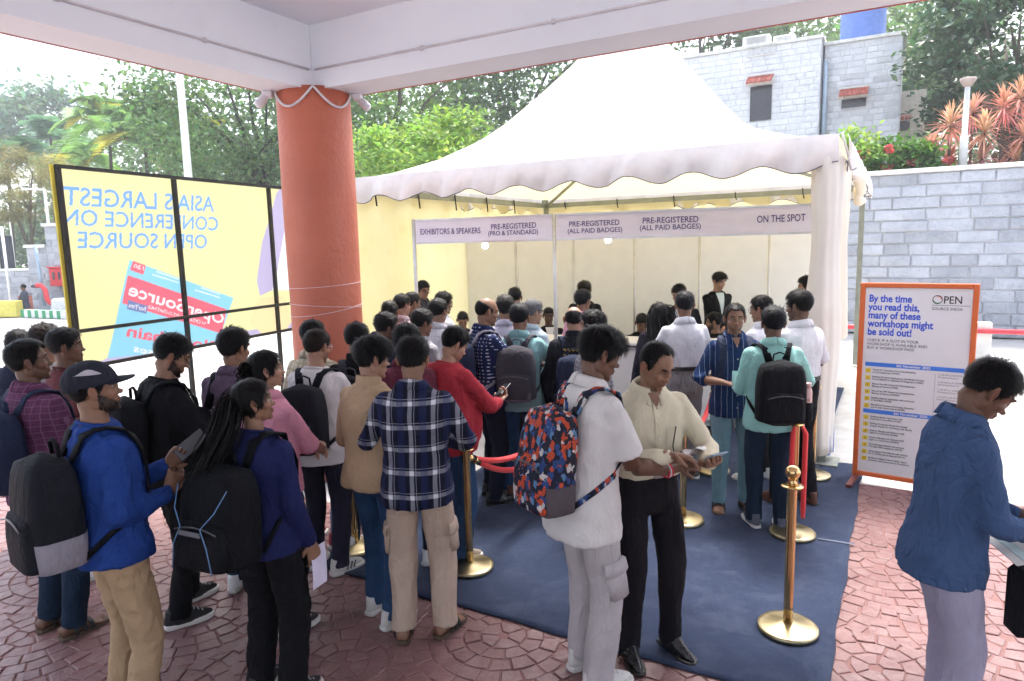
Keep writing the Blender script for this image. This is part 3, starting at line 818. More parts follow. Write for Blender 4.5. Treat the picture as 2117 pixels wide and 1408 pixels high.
def backpack(F, label, main, accent=None, w_=.30, h_=.45, d_=.16, z0=.93, straps=('l', 'r'), pocket=True, group=None, xo=0.0, strapm=None, low=None, handle=True, zip_=True, tilt=0.0):
    e, b = carried(F, 'backpack', label, 'backpack', (xo, -.20, z0), group)
    accent = accent or main; strapm = strapm or accent
    back = F.torso_ring(1.2)[:, 1].min()-.012
    off = np.array([xo, back-d_/2-.004, z0])
    def fit(p): 
        p = np.asarray(p, float).reshape(-1, 3).copy()
        if tilt: p[:, 1] -= (h_-p[:, 2])*tilt
        return F.bend(p+off)-b
    rg = shape_box(w_, h_, d_)
    MB().loft([fit(r) for r in rg]).build('pack_body', main, e, smooth=True)
    if low is not None:
        MB().loft([fit(r*np.array([1.015, 1.03, 1])) for r in shape_box(w_, h_, d_)[0:5]]).build('base_panel', low, e, smooth=True)
    if pocket:
        pk = shape_box(w_*.82, h_*.50, d_*.5, 4, .85)
        po = MB().loft([fit(r+np.array([0, -d_*.42, .03])) for r in pk]).build('front_pocket', accent, e, smooth=True)
        if zip_:
            zz = [(-w_*.36+q*w_*.72/10, -d_*.70+.002, .03+h_*.44-.02*((q-5)/5)**2) for q in range(11)]
            MB().tube(fit(zz), .004, 6).build('zip', mat('zip_metal', (.10, .10, .11), .35, .6), po, smooth=True)
    zl = [(math.cos(a)*w_*.47, -d_*.12, h_*.52+math.sin(a)*h_*.42) for a in np.linspace(-.35, math.pi+.35, 22)]
    MB().tube(fit([(p[0], -d_*.22, p[2]) for p in zl]), .0045, 6).build('zip', mat('zip_dark', (.02, .02, .022), .5), e, smooth=True)
    if handle:
        MB().tube(fit([(-.045, d_*.28, h_*.95), (-.04, d_*.25, h_+.03), (0, d_*.25, h_+.045), (.04, d_*.25, h_+.03), (.045, d_*.28, h_*.95)]), .009, 8, True, .6).build('handle', strapm, e, smooth=True)
    for nm in straps:
        s_ = -1 if nm == 'l' else 1; ww = F.torso_ring(1.25)[:, 0].max()/.196
        pts = []; nr = []
        def add(p, n): pts.append(F.bend(np.array(p, float))-b); nr.append(np.array(n, float))
        yb = back-.006
        add((s_*.055+xo*.3, yb, min(1.40, z0+h_*.9)), (0, -1, .2)); add((s_*.075, back+.035, 1.405), (0, -.8, .7)); add((s_*.092, -.055, 1.428), (0, -.4, 1)); add((s_*.105, -.01, 1.428), (0, .1, 1))
        add((s_*.113, .045, 1.412), (0, .5, .9)); 
        for z, xx in ((1.365, .118), (1.31, .125), (1.25, .135), (1.18, .145), (1.11, .155)):
            q = F.tpt(s_*xx*min(ww, 1.15), z, .016); add(q+np.array([0, .004, 0]), (s_*.35, 1, 0))
        rgm = F.torso_ring(1.03)[:, 0].max()
        add((s_*(rgm+.012), .03, 1.05), (s_, .2, 0)); add((s_*(rgm+.008), -.06, 1.0), (s_, -.4, 0)); add((s_*w_*.42+xo, back-.03, z0+.05), (s_*.6, -1, 0))
        W = np.array([.05, .058, .062, .062, .062, .06, .058, .056, .052, .045, .028, .024, .024])
        MB().ribbon(pts, nr, W, .010).build('strap', strapm, e, smooth=True)
    F.pack = e; F.packfit = fit; F.packb = b
    return e
def phone(F, label, nm='r', off=(0, 0, 0), aim=(0, .6, .8), col=(.012, .012, .016), size=(.073, .15, .009), lit=False, flip=False):
    wr, d, pn = F.hands[nm]
    c = wr+d*.075+pn*.03+np.array(off)
    e, _ = carried(F, 'phone', label, 'phone', None)
    M_ = Matrix.Translation(F.root.location) @ Matrix.Rotation(F.root.rotation_euler.z, 4, 'Z') @ Matrix.Diagonal((F.sc, F.sc, F.sc, 1))
    e.location = M_ @ Vector(c)
    n = np.array(aim, float); n /= np.linalg.norm(n)             # screen normal
    up = d-n*(d@n); up /= np.linalg.norm(up); xx = np.cross(up, n)
    Rm = np.stack([xx, up, n], 1)
    MB().box((0, 0, 0), size, Rm, .006).build('case', mat('phone_case_%d' % int(col[0]*999), col, .35), e)
    MB().box(n*(size[2]/2+.0006), (size[0]*.92, size[1]*.94, .001), Rm).build('screen', mat('phone_screen_lit', (.35, .5, .6), .15) if lit else mat('phone_screen', (.02, .025, .03), .08, spec=.8), e)
    return e
# ================================================================== SETTING
def W(a, b, z=0.0): return a*e1+b*e2+np.array([0, 0, z])      # plan grid -> world
def brushed(name, col, **k): return mat(name, col, **k)
# ---- ground
t = NT('concrete_ground')
c = t.mix(t.ramp(t.noise(.5, 5), .3, .7), (.42, .41, .40), (.53, .52, .51))
c = t.mix(t.math('MULTIPLY', t.ramp(t.noise(3, 6), .45, .62), .35), c, (.27, .26, .25))
t.set(c, .85, 0, .3); t.bump(t.noise(60, 4), .2, .01)
ground = MB().grid(lambda u, v: ((u-.5)*900, (v-.4)*900, -.03), 6, 6).build('ground', t.m); structure(ground)
t = NT('paving_joint'); t.set(t.mix(t.noise(14, 4), (.17, .085, .08), (.27, .145, .135)), .9); t.bump(t.noise(120, 3), .4, .004)
pav_a0, pav_a1, pav_b0, pav_b1 = -9.0, 8.0, -3.0, 3.05
def inpav(p):
    a, b = p[0]*e1[0]+p[1]*e1[1], p[0]*e2[0]+p[1]*e2[1]
    return pav_a0 < a < pav_a1 and pav_b0 < b < (6.6 if a > -.3 else 4.1)
pv = MB()
pv.quad(W(pav_a0, pav_b0, -.006), W(pav_a1, pav_b0, -.006), W(pav_a1, 4.2, -.006), W(pav_a0, 4.2, -.006))
pv.quad(W(-.3, 4.2, -.006), W(pav_a1, 4.2, -.006), W(pav_a1, 6.64, -.006), W(-.3, 6.64, -.006))
paving = pv.build('stamped_paving', t.m); structure(paving)
t = NT('paving_stone')
oi = t.n('ShaderNodeObjectInfo')
c = t.mix(t.ramp(t.noise(2.2, 4), .25, .75), (.150, .071, .071), (.245, .135, .134))
c = t.mix(t.math('MULTIPLY', t.ramp(t.noise(9, 5), .50, .72), .55), c, (.27, .185, .18))
c = t.mix(t.math('MULTIPLY', t.ramp(t.noise(31, 4), .60, .72), .35), c, (.09, .04, .037))
t.set(c, t.math('MULTIPLY_ADD', t.noise(13, 4), .45, .16), 0, .5)
t.bump(t.noise(85, 5), .5, .004, t.bump(t.noise(22, 3), .5, .012))
stone_m = t.m
# fans of wedge shaped setts
CARPA, CARPB, CARPW = float(np.dot((-1.47, 4.55, 0), e1)), float(np.dot((-1.47, 4.55, 0), e2)), 3.32
def oncarpet(p, m=.12):
    a, b = p[0]*e1[0]+p[1]*e1[1], p[0]*e2[0]+p[1]*e2[1]
    return CARPA+m < a < CARPA+CARPW-m and b > CARPB+m
rs = np.random.RandomState(5)
setts = []
FR_ = .62
for j in range(-8, 14):
    for i in range(-9, 10):
        cx_ = i*2*FR_+(FR_ if j % 2 else 0); cy_ = j*FR_
        nxt = [(cx_+q*FR_, cy_+FR_) for q in (-1, 1)]+[(cx_, cy_+2*FR_)]
        for k in range(6):
            r0 = .035+k*.098; r1 = r0+.098; rm = (r0+r1)/2
            n = max(3, int(round(2*math.pi*rm/.115))); ph = rs.uniform(0, 6.28)
            for q in range(n):
                a0, a1 = ph+q*2*math.pi/n, ph+(q+1)*2*math.pi/n; am = (a0+a1)/2
                wc = np.array([cx_+math.cos(am)*rm, cy_+math.sin(am)*rm])
                if any((wc[0]-u)**2+(wc[1]-v)**2 < (FR_-.03)**2 for u, v in nxt): continue
                # local -> world (pattern runs with the plan grid)
                p = wc[0]*e1+wc[1]*e2
                if p[1] < 1.6 or not inpav(p) or oncarpet(p): continue
                if abs(p[0]) > .80*p[1]+.4: continue
                jit = lambda: rs.normal()*.0045
                g_ = .0045; poly = []
                for rr_, aa_ in ((r0+g_+jit(), a0+g_/rm), (r1-g_+jit(), a0+g_/rm+jit()), (r1-g_+jit(), am), (r1-g_+jit(), a1-g_/rm+jit()), (r0+g_+jit(), a1-g_/rm)):
                    poly.append((cx_+math.cos(aa_)*rr_)*e1+(cy_+math.sin(aa_)*rr_)*e2)
                setts.append((p, np.array(poly), rs.normal()*.0016, rs.normal(size=2)*.012))
def sett_mesh(mb, p, poly, dz, tl):
    n = len(poly); cen = poly.mean(0)
    top = cen+(poly-cen)*.90; z = dz+(top-cen)[:, 0]*tl[0]+(top-cen)[:, 1]*tl[1]
    lo = poly.copy(); lo[:, 2] = -.010; mid = cen+(poly-cen)*.985; mid[:, 2] = -.0030+dz+((poly-cen)[:, 0]*tl[0]+(poly-cen)[:, 1]*tl[1])
    top[:, 2] = z
    mb.loft([lo, mid, top], True)
setts.sort(key=lambda q: np.hypot(q[0][0], q[0][1])+(3 if abs(q[0][0]) > .76*q[0][1] else 0))
rest = MB()
for k, (p, poly, dz, tl) in enumerate(setts):
    if k < 290:
        mb = MB(); sett_mesh(mb, p, poly, dz, tl); mb.build('paving_stone', stone_m, paving)
    else: sett_mesh(rest, p, poly, dz, tl)
if rest.n: tag(rest.build('paving_stones', stone_m, paving), None, None, None, 'stuff')
# ---- carpet
t = NT('blue_carpet')
c = t.mix(t.ramp(t.noise(1.6, 5), .25, .75), (.016, .024, .054), (.028, .041, .084))
c = t.mix(t.math('MULTIPLY', t.ramp(t.noise(4, 8, .72, dist=.6), .48, .72), .50), c, (.085, .105, .155))
c = t.mix(t.math('MULTIPLY', t.ramp(t.noise(240, 2), .5, .8), .5), c, (.07, .10, .20))
t.set(c, .95, 0, .1); t.b.inputs['Sheen Weight'].default_value = .08
t.bump(t.noise(330, 3), .7, .006, t.bump(t.noise(2.5, 3), .35, .05))
def carp(u, v):
    a = CARPA+u*CARPW; b = CARPB+v*3.92
    wv = .010*math.sin(u*17)+.005*math.sin(u*51+1); wr = .008*math.sin(v*21)+.004*math.sin(v*57)
    if v == 0: b += wv
    if u == 1: a += wr
    if u == 0: a -= wr
    z = .012+.0025*math.sin(a*5+b*3)+.002*math.sin(b*9-a*4)
    if v == 0 or u == 1: z = .012
    return W(a, b, z)
cpt = MB().grid(carp, 70, 70).build('carpet', t.m, smooth=True)
cpt.modifiers.new('thickness', 'SOLIDIFY').thickness = .007
structure(cpt)
structure(MB().quad(W(-5.9, CARPB+3.85, .004), W(-.6, CARPB+3.85, .004), W(-.6, 10.9, .004), W(-5.9, 10.9, .004)).build('tent_floor_carpet', t.m))
tp = MB(); a0, b0 = G(1690, 1118), G(1766, 1130)
dv = (b0-a0)/np.linalg.norm(b0-a0); sv = np.array([-dv[1], dv[0], 0])*.013; up_ = np.array([0, 0, .0185])
tp.quad(a0-sv+up_, b0-sv+up_, b0+sv+up_, a0+sv+up_)
tag(tp.build('floor_tape', mat('clear_tape', (.12, .14, .20), .85, spec=.1)), 'pale strip of tape stuck across the blue carpet edge', 'tape')

# ---- canopy, pillar
cream = NT('canopy_paint'); t = cream
c = t.mix(t.ramp(t.noise(1.2, 5), .3, .7), (.79, .82, .90), (.85, .875, .935))
c = t.mix(t.math('MULTIPLY', t.ramp(t.noise(6, 6), .58, .75), .2), c, (.72, .71, .78))
t.set(c, .75, 0, .3); t.bump(t.noise(40, 5), .12, .008)
OA, OB, ZB, ZC = -5.12, 5.18, 3.64, 4.20
canopy = tag(empty('entrance_canopy', W(OA, OB)), 'lilac white concrete canopy roof with deep edge beams overhead', 'canopy')
def part(mb, name, m, parent, smooth=False):
    off = np.array(parent.location); 
    for k in range(len(mb.v)): mb.v[k] = mb.v[k]-off
    return mb.build(name, m, parent, smooth)
def slab(a0, a1, b0, b1, z0, z1):
    m = MB(); q = np.stack([e1, e2, ez], 1)
    m.box(W((a0+a1)/2, (b0+b1)/2, (z0+z1)/2), (a1-a0, b1-b0, z1-z0), q); return m
part(slab(OA+.40, OA+12.5, OB-12.5, OB-.40, ZC, ZC+.2), 'ceiling_slab', cream.m, canopy)
part(slab(OA, OA+.40, OB-12.5, OB-.4, ZB, ZC+.35), 'beam', cream.m, canopy)
part(slab(OA, OA+12.5, OB-.398, OB, ZB, ZC+.35), 'beam', cream.m, canopy)
redt = mat('red_edge_paint', (.45, .12, .10), .7)
part(slab(OA-.02, OA-.001, OB-12.5, OB+.02, ZB-.004, ZB+.05), 'drip_edge', redt, canopy)
part(slab(OA-.02, OA+12.5, OB+.001, OB+.02, ZB-.004, ZB+.05), 'drip_edge', redt, canopy)
white_pvc = mat('white_conduit', (.66, .63, .68), .5)
for pts in ([W(OA+.412, OB-.45, ZB+.17), W(OA+.412, OB-9, ZB+.17)], [W(OA+.45, OB-.412, ZB+.17), W(OA+10, OB-.412, ZB+.17)]):
    part(MB().tube(pts, .011, 8), 'conduit', white_pvc, canopy, True)
    for k in range(1, 8):
        p = np.array(pts[0])*(1-k/8)+np.array(pts[1])*k/8
        part(MB().box(p, (.03, .03, .035)), 'conduit_clip', white_pvc, canopy)
t = NT('pillar_paint')
c = t.mix(t.ramp(t.noise(1.5, 4), .3, .7), (.44, .115, .066), (.54, .155, .092))
c = t.mix(t.math('MULTIPLY', t.ramp(t.noise(9, 6, vec=t.mapping((1, 1, .2))), .56, .75), .3), c, (.45, .16, .13))
t.set(c, .5, 0, .45); t.bump(t.noise(22, 6), .6, .02)
PC = W(OA+.24, OB-.24)
pil = tag(empty('pillar', PC), 'thick round terracotta painted pillar under the canopy corner', 'pillar')
rng_ = [(.352, .0), (.352, .1), (.345, .11)]+[(.342+.003*math.sin(z*3), z) for z in np.linspace(.2, 3.5, 14)]+[(.342, ZB+.02)]
MB().lathe(rng_, (0, 0, 0), 48).build('shaft', t.m, pil, True)
MB().lathe([(.40, 0), (.40, .08), (.36, .12)], (0, 0, -.002), 40).build('plinth', mat('pillar_plinth', (.3, .1, .08), .7), pil)
for k, (a0, a1) in enumerate(((-1, 0), (0, 1))):
    d0 = -e2*.36+(-e1*.02); p = []
    cdir = -np.array([PC[0], PC[1], 0])/np.linalg.norm(PC[:2]); rdir = np.array([-cdir[1], cdir[0], 0])*-1
    for q in np.linspace(0, 1, 15):
        ang = (a0+q*(a1-a0))*1.25*-1
        v = cdir*math.cos(ang)+np.array([-cdir[1], cdir[0], 0])*math.sin(ang)
        p.append(v*.365+np.array([0, 0, ZB+.01-.17*math.sin(q*math.pi)]))
    MB().tube(p, .011, 8).build('cable_loop', white_pvc, pil, True)
for z_, tl_ in ((1.62, .05), (1.66, -.03), (1.86, .02)):
    MB().tube([(math.cos(a)*.3455, math.sin(a)*.3455, z_+tl_*math.sin(a+1)) for a in np.linspace(0, 6.283, 60)], .0022, 5, False).build('string', white_pvc, pil, True)
for sgn, lab in ((-1, 'small white spotlight left of the pillar top'), (1, 'small white spotlight right of the pillar top')):
    cdir = -np.array([PC[0], PC[1], 0])/np.linalg.norm(PC[:2]); side = np.array([-cdir[1], cdir[0], 0])*-sgn
    lp = PC+cdir*.12+side*.40+np.array([0, 0, ZB-.03])
    e = empty('spotlight', lp, 0, lab, 'spotlight')
    MB().box((0, 0, 0), (.09, .09, .06), None, .01).build('mount', white_pvc, e)
    dr = side*.6+cdir*.3+np.array([0, 0, -.7]); dr /= np.linalg.norm(dr)
    MB().tube([dr*.03, dr*.05, dr*.14, dr*.15], [.02, .038, .042, .036], 12).build('lamp_head', white_pvc, e, True)

# ---- leaves
def leaf_mat(name, col, trans=.35, rough=.5, neutral=0):
    if name in MATS: return MATS[name]
    t = NT(name); a = t.n('ShaderNodeAttribute'); a.attribute_name = 'col'
    c = t.mix(1.0, a.outputs[0], col, 'MULTIPLY')
    t.set(c, rough, 0, .35)
    tr = t.n('ShaderNodeBsdfTranslucent'); t.lk(t.mix(1.0, c, (1.25, 1.3, .7) if neutral == 0 else (1.0, .9, .95), 'MULTIPLY'), tr.inputs[0])
    mx = t.n('ShaderNodeMixShader'); mx.inputs[0].default_value = trans
    t.lk(t.b.outputs[0], mx.inputs[1]); t.lk(tr.outputs[0], mx.inputs[2]); t.lk(mx.outputs[0], t.out.inputs[0])
    MATS[name] = t.m; return t.m
def leaves(c, rad3, n, size, seed, clumps=26, fill=.55, flat=.35, spread=.28, asp=.5, droop=.0):
    r = np.random.RandomState(seed); mb = MB()
    cc = r.normal(size=(clumps, 3)); cc /= np.linalg.norm(cc, axis=1)[:, None]; cc *= (fill+(1-fill)*r.uniform(size=(clumps, 1))**.5)
    k = r.randint(clumps, size=n); tone = r.uniform(.62, 1.35, size=clumps)
    p = cc[k]+r.normal(size=(n, 3))*spread*np.array([1, 1, .75])*r.uniform(.5, 1.3, size=clumps)[k][:, None]
    P_ = np.array(c)+p*np.array(rad3)
    nr = r.normal(size=(n, 3)); nr[:, 2] = np.abs(nr[:, 2])+flat; nr /= np.linalg.norm(nr, axis=1)[:, None]
    u = r.normal(size=(n, 3)); u[:, 2] -= droop; u -= nr*(u*nr).sum(1)[:, None]; u /= np.linalg.norm(u, axis=1)[:, None]
    w_ = np.cross(nr, u); s_ = size*r.uniform(.6, 1.3, size=n)[:, None]
    v = np.stack([P_-u*s_*.5, P_+w_*s_*asp*.5+nr*s_*.06, P_+u*s_*.5, P_-w_*s_*asp*.5+nr*s_*.06], 1).reshape(-1, 3)
    b = (tone[k]*r.uniform(.75, 1.25, size=n)); col = np.stack([b*r.uniform(.8, 1.25, size=n), b, b*r.uniform(.75, 1.1, size=n)], 1)
    mb.v.append(v); mb.c.append(np.repeat(col, 4, 0)); mb.n = len(v)
    mb.f = [(4*i, 4*i+1, 4*i+2, 4*i+3) for i in range(n)]
    return mb
bark = mat('bark', (.09, .075, .06), .9, bump=.6, bscale=25)
barkd = mat('bark_dark', (.035, .03, .028), .9, bump=.6, bscale=25)
def tree(name, label, base, crown, rad3, n, size, m, seed, trunk=.2, limbs=7, clumps=30, group=None, bm=None, cat='tree', **kw):
    base = np.array(base, float); crown = np.array(crown, float); r = np.random.RandomState(seed)
    e = empty(name, base, 0, label, cat, group)
    T = MB(); top = crown-base; mid = top*.55+np.array([r.normal()*.3, r.normal()*.3, 0])*trunk*3
    T.tube([(0, 0, -.1), mid*.5, mid, top*.85], [trunk, trunk*.8, trunk*.6, trunk*.25], 9)
    for k in range(limbs):
        a = r.uniform(0, 6.28); h = r.uniform(.45, .9); st = top*h
        en = top+np.array([math.cos(a)*rad3[0]*.8, math.sin(a)*rad3[1]*.8, r.uniform(-.4, .7)*rad3[2]])
        md = (st+en)/2+np.array([0, 0, .12*rad3[2]])
        T.tube([st, md*.6+st*.4+r.normal(size=3)*.1, md, en], [trunk*.42, trunk*.32, trunk*.22, trunk*.06], 6)
    T.build('trunk', bm or bark, e, True)
    L = leaves(crown-base, rad3, n, size, seed, clumps, **kw)
    L.build('crown', m, e, False, True)
    return e
GL = leaf_mat('leaf_mid', (.11, .20, .07), .45); GD = leaf_mat('leaf_dark', (.09, .165, .08), .45); GB = leaf_mat('leaf_bright', (.20, .33, .09), .45)
GH = leaf_mat('leaf_bluish', (.11, .20, .17), .35); GY = leaf_mat('leaf_olive', (.20, .19, .09), .3)
# ---- trees and far things
tree('round_tree', 'hazy blue green round tree far behind the palms', P(75, 560, 62)*np.array([1, 1, 0]), P(75, 275, 62), (4.4, 4, 3.6), 5200, .62, GH, 11, .3)
tree('shade_tree', 'dark leafy tree with sky gaps between the flagpole and pillar', P(590, 560, 30)*np.array([1, 1, 0]), P(500, 240, 30), (3.9, 3.5, 3.3), 12000, .27, GD, 12, .34, 12, 42, bm=barkd, spread=.22)
tree('leafy_tree', 'mid green leafy tree just right of the pillar', P(860, 520, 31)*np.array([1, 1, 0]), P(800, 235, 31), (3.9, 3.2, 3.4), 13000, .29, GL, 13, .3, 9, 34, spread=.24)
tree('tall_tree', 'tall dark green tree with bare limbs left of the tent peak', P(1010, 520, 37)*np.array([1, 1, 0]), P(1080, 190, 37), (4.8, 3.2, 5.2), 16000, .33, leaf_mat('leaf_deep', (.10, .18, .085), .45), 14, .4, 12, 40, bm=barkd, spread=.24)
tree('young_tree', 'bright lime green young tree beside the tent roof', P(880, 500, 20)*np.array([1, 1, 0]), P(880, 318, 20), (2.05, 1.4, 1.05), 7000, .20, GB, 15, .09, 9, 30, asp=.42, spread=.26)
tree('hedge_tree', 'dark shrubby tree low behind the yellow tent side', P(745, 520, 24)*np.array([1, 1, 0]), P(745, 400, 24), (1.6, 1.4, 1.7), 3000, .28, GD, 16, .12)
tree('roof_tree', 'dark green tree crown showing above the stone building roof', P(1480, 480, 44)*np.array([1, 1, 0]), P(1440, 75, 44), (5.5, 4, 4.0), 7000, .5, GD, 17, .35)
tree('back_tree', 'green tree crown behind the blue water tank', P(1690, 480, 46)*np.array([1, 1, 0]), P(1700, 60, 46), (6.5, 4, 4.4), 7500, .5, GL, 18, .35)
tree('terrace_tree', 'deep green tree between the stone building and glossy tree', P(1890, 470, 34)*np.array([1, 1, 0]), P(1880, 190, 34), (3.2, 3, 4.6), 6000, .4, leaf_mat('leaf_deep', (.10, .18, .085), .45), 19, .3)
tree('broadleaf_tree', 'large glossy broad leaved tree filling the upper right corner', P(2060, 480, 21)*np.array([1, 1, 0]), P(2115, 110, 21), (2.75, 2.6, 3.2), 15000, .27, leaf_mat('leaf_glossy', (.055, .115, .07), .25, .26), 20, .3, 10, 90, asp=.5, spread=.13, fill=.55, flat=.6)
tree('needle_tree', 'pale yellowish spiky shrub tree behind the left lamp post', P(60, 540, 31)*np.array([1, 1, 0]), P(62, 395, 31), (1.9, 1.6, 1.7), 5200, .42, GY, 21, .12, 10, 22, asp=.07, spread=.2, droop=-.3)
wd = MB()
for k, (px, Y, zc, rr, hh) in enumerate(((-160, 70, 4.5, 9, 6), (40, 66, 3, 6, 3.6), (190, 58, 4, 6, 5), (330, 50, 5, 6, 6), (480, 46, 5.6, 5, 6.4), (640, 46, 6, 6, 7.0), (850, 48, 6.4, 6.5, 7.5), (1050, 52, 5, 7, 6.5), (1260, 60, 6, 8, 8), (1990, 48, 8, 8, 6), (2200, 40, 7, 8, 8), (-420, 80, 6, 14, 8), (2500, 50, 7, 12, 9))):
    q = P(px, 505, Y); L = leaves((q[0], q[1], zc), (rr, 3, hh), 3600, .62, 300+k, 44, .35, spread=.3)
    wd.add(np.vstack(L.v), L.f, np.vstack(L.c))
tag(wd.build('far_woodland', leaf_mat('leaf_far', (.11, .18, .11), .3), None, False, True), 'mass of far green woodland closing the view', 'woodland', None, 'stuff')
def palm(label, base, top, nf, L, m, seed, col=(1, 1, 1), tr=.10):
    r = np.random.RandomState(seed); base = np.array(base, float); e = empty('palm_tree', base, 0, label, 'palm', 'palms at the far left')
    tp_ = np.array(top)-base
    MB().tube([(0, 0, -.1), tp_*.5+np.array([.05, 0, 0]), tp_], [tr*1.2, tr, tr*.8], 8).build('trunk', bark, e, True)
    fr = MB(); V = []; Fc = []; C_ = []
    for k in range(nf):
        a = r.uniform(0, 6.28); up = r.uniform(.15, 1.25); ln = L*r.uniform(.75, 1.15)
        d = np.array([math.cos(a)*math.cos(up), math.sin(a)*math.cos(up), math.sin(up)])
        pts = [tp_+d*ln*t_+np.array([0, 0, -.75*ln*t_**2.2*(.6+.5*math.cos(up))]) for t_ in np.linspace(0, 1, 15)]
        sd = np.cross(d, (0, 0, 1)); sd /= np.linalg.norm(sd)
        tone = r.uniform(.6, 1.4)*np.array(col)*(np.array([1.9, 1.0, .5]) if r.uniform() < .12 else 1)
        fr.tube(pts, np.linspace(.028, .006, 15), 4, True, 1, tone)
        for q in range(2, 15):
            for s_ in (-1, 1):
                for h_ in (0, .5):
                    p = pts[q-1]*(1-h_)+pts[q]*h_; ll = ln*.30*math.sin(.35+2.5*q/15)
                    tip = p+(sd*s_*.85+d*.45)*ll+np.array([0, 0, -.35*ll]); w_ = d*.048*ln/2
                    o = len(V); V += [p-w_, p+w_, tip]; Fc.append((o, o+1, o+2)); C_ += [tone*r.uniform(.8, 1.2)]*3
    fr.add(np.array(V), Fc, np.array(C_))
    fr.build('fronds', m, e, False, True)
    return e
PM = leaf_mat('leaf_palm', (.17, .30, .12), .45); PMb = leaf_mat('leaf_palm_blue', (.12, .24, .19), .4)
for k, (px, py, Y, L, m, tx) in enumerate(((15, 330, 40, 3.2, PMb, 'blue green feather palm at the far left edge'), (105, 285, 44, 2.6, PMb, 'slim palm with upright spear left of the golden palms'),
        (225, 262, 38, 3.0, PM, 'golden green palm above the banner left end'), (300, 290, 37, 3.0, PM, 'arching palm over the middle of the banner top'),
        (345, 262, 39, 2.8, PM, 'palm left of the white flagpole'), (405, 285, 36, 2.7, PM, 'low spreading palm right of the flagpole'), (160, 330, 41, 2.6, PM, 'short bushy palm behind the spiky yellow shrub'))):
    b = P(px+8, 540, Y); palm(tx, (b[0], b[1], 0), P(px, py, Y), 30, L*1.15, m, 40+k)
# stone masonry helper: coursed blocks as parts of their wall
def stone_mat(name, c0, c1, rough=.9, bs=18.0, bump=.9):
    t = NT(name); oi = t.n('ShaderNodeObjectInfo')
    c = t.mix(t.ramp(t.noise(2.2, 5), .3, .7), c0, c1)
    c = t.mix(t.math('MULTIPLY', t.ramp(t.noise(7, 6), .5, .75), .4), c, sc3(c0, .62))
    c = t.mix(1.0, c, t.ramp(oi.outputs['Random'], 0, 1, (.82,)*3, (1.12,)*3), 'MULTIPLY')
    t.set(c, rough, 0, .3); t.bump(t.noise(bs, 6, .6), bump, .03); return t.m
def masonry(wall, org, ux, L, z0, z1, course, lens, m, seed, depth=.05, openings=(), limit=300, proud=.02, name='stone'):
    r = np.random.RandomState(seed); nn = np.cross(ux, ez); k = 0; rest = MB(); off = np.array(wall.location)
    n = int(round((z1-z0)/course)); ch = (z1-z0)/n; blocks = []
    for row in range(n):
        s_ = -r.uniform(0, lens[1]*.8)
        while s_ < L:
            w_ = r.uniform(*lens); a, b = max(0, s_), min(L, s_+w_); s_ += w_
            if b-a < .05: continue
            zz0, zz1 = z0+row*ch, z0+(row+1)*ch
            if any(a < o[1]-.01 and b > o[0]+.01 and zz0 < o[3]-.01 and zz1 > o[2]+.01 for o in openings):
                done = False
                for o in openings:
                    if a < o[1] and b > o[0] and zz0 < o[3]-.01 and zz1 > o[2]+.01:
                        for aa, bb in ((a, o[0]), (o[1], b)):
                            if bb-aa > .06: blocks.append((aa, bb, zz0, zz1))
                        done = True; break
                continue
            blocks.append((a, b, zz0, zz1))
    g_ = .009
    for a, b, q0, q1 in blocks:
        o0 = np.array(org)-off; pr = proud*r.uniform(.4, 1.3)
        lo = [o0+ux*x_+ez*z_ for x_, z_ in ((a+g_, q0+g_), (b-g_, q0+g_), (b-g_, q1-g_), (a+g_, q1-g_))]
        i_ = min(.02, (q1-q0)*.16)
        hi = [o0+ux*(x_+r.normal()*.004)+ez*(z_+r.normal()*.004)+nn*(pr+r.normal()*.004) for x_, z_ in ((a+g_+i_, q0+g_+i_), (b-g_-i_, q0+g_+i_), (b-g_-i_, q1-g_-i_), (a+g_+i_, q1-g_-i_))]
        ed = [p+nn*pr*.45 for p in lo]; bk = [p-nn*depth*.4 for p in lo]
        mid = sum(hi)/4+nn*r.uniform(0, .012)
        mb = rest if k >= limit else MB(); k += 1
        vv = bk+ed+hi+[mid]
        fs = [(j, (j+1) % 4, 4+(j+1) % 4, 4+j) for j in range(4)]+[(4+j, 4+(j+1) % 4, 8+(j+1) % 4, 8+j) for j in range(4)]+[(8+j, 8+(j+1) % 4, 12) for j in range(4)]
        mb.add(vv, fs)
        if k <= limit: mb.build(name, m, wall)
    if rest.n: tag(rest.build(name+'s', m, wall), None, None, None, 'stuff')
coping_m = mat('coping_white', (.66, .66, .64), .8, bump=.3)
mort = mat('mortar_pale', (.52, .53, .56), .95, bump=.4)
# right retaining wall
WO = np.array([6.6, 16.28, 0]); WL = 9.2; WH = 3.50
rw = tag(empty('retaining_wall', WO), 'grey blue stone block retaining wall with white coping at right', 'wall')
def wpart(mb, name, m, root, sm=False): return part(mb, name, m, root, sm)
q3 = np.stack([e1, e2, ez], 1)
wpart(MB().box(WO+e1*WL/2+e2*.22+ez*WH/2, (WL, .40, WH), q3), 'mortar_core', mort, rw)
masonry(rw, WO+e2*.012, e1, WL, 0, WH, .25, (.38, 1.0), stone_mat('wall_stone', (.38, .41, .47), (.49, .52, .58)), 3, proud=.035)
wpart(MB().box(WO+e1*WL/2+e2*.2+ez*(WH+.05), (WL, .58, .10), q3, .012), 'coping', coping_m, rw)
terr = MB(); zt = WH-.1
terr.quad(W(-2, float(WO@e2)+.4, zt), W(14, float(WO@e2)+.4, zt), W(14, 40, zt), W(-2, 40, zt)); 
structure(terr.build('terrace_soil', mat('soil', (.07, .06, .04), .95, bump=.5)))
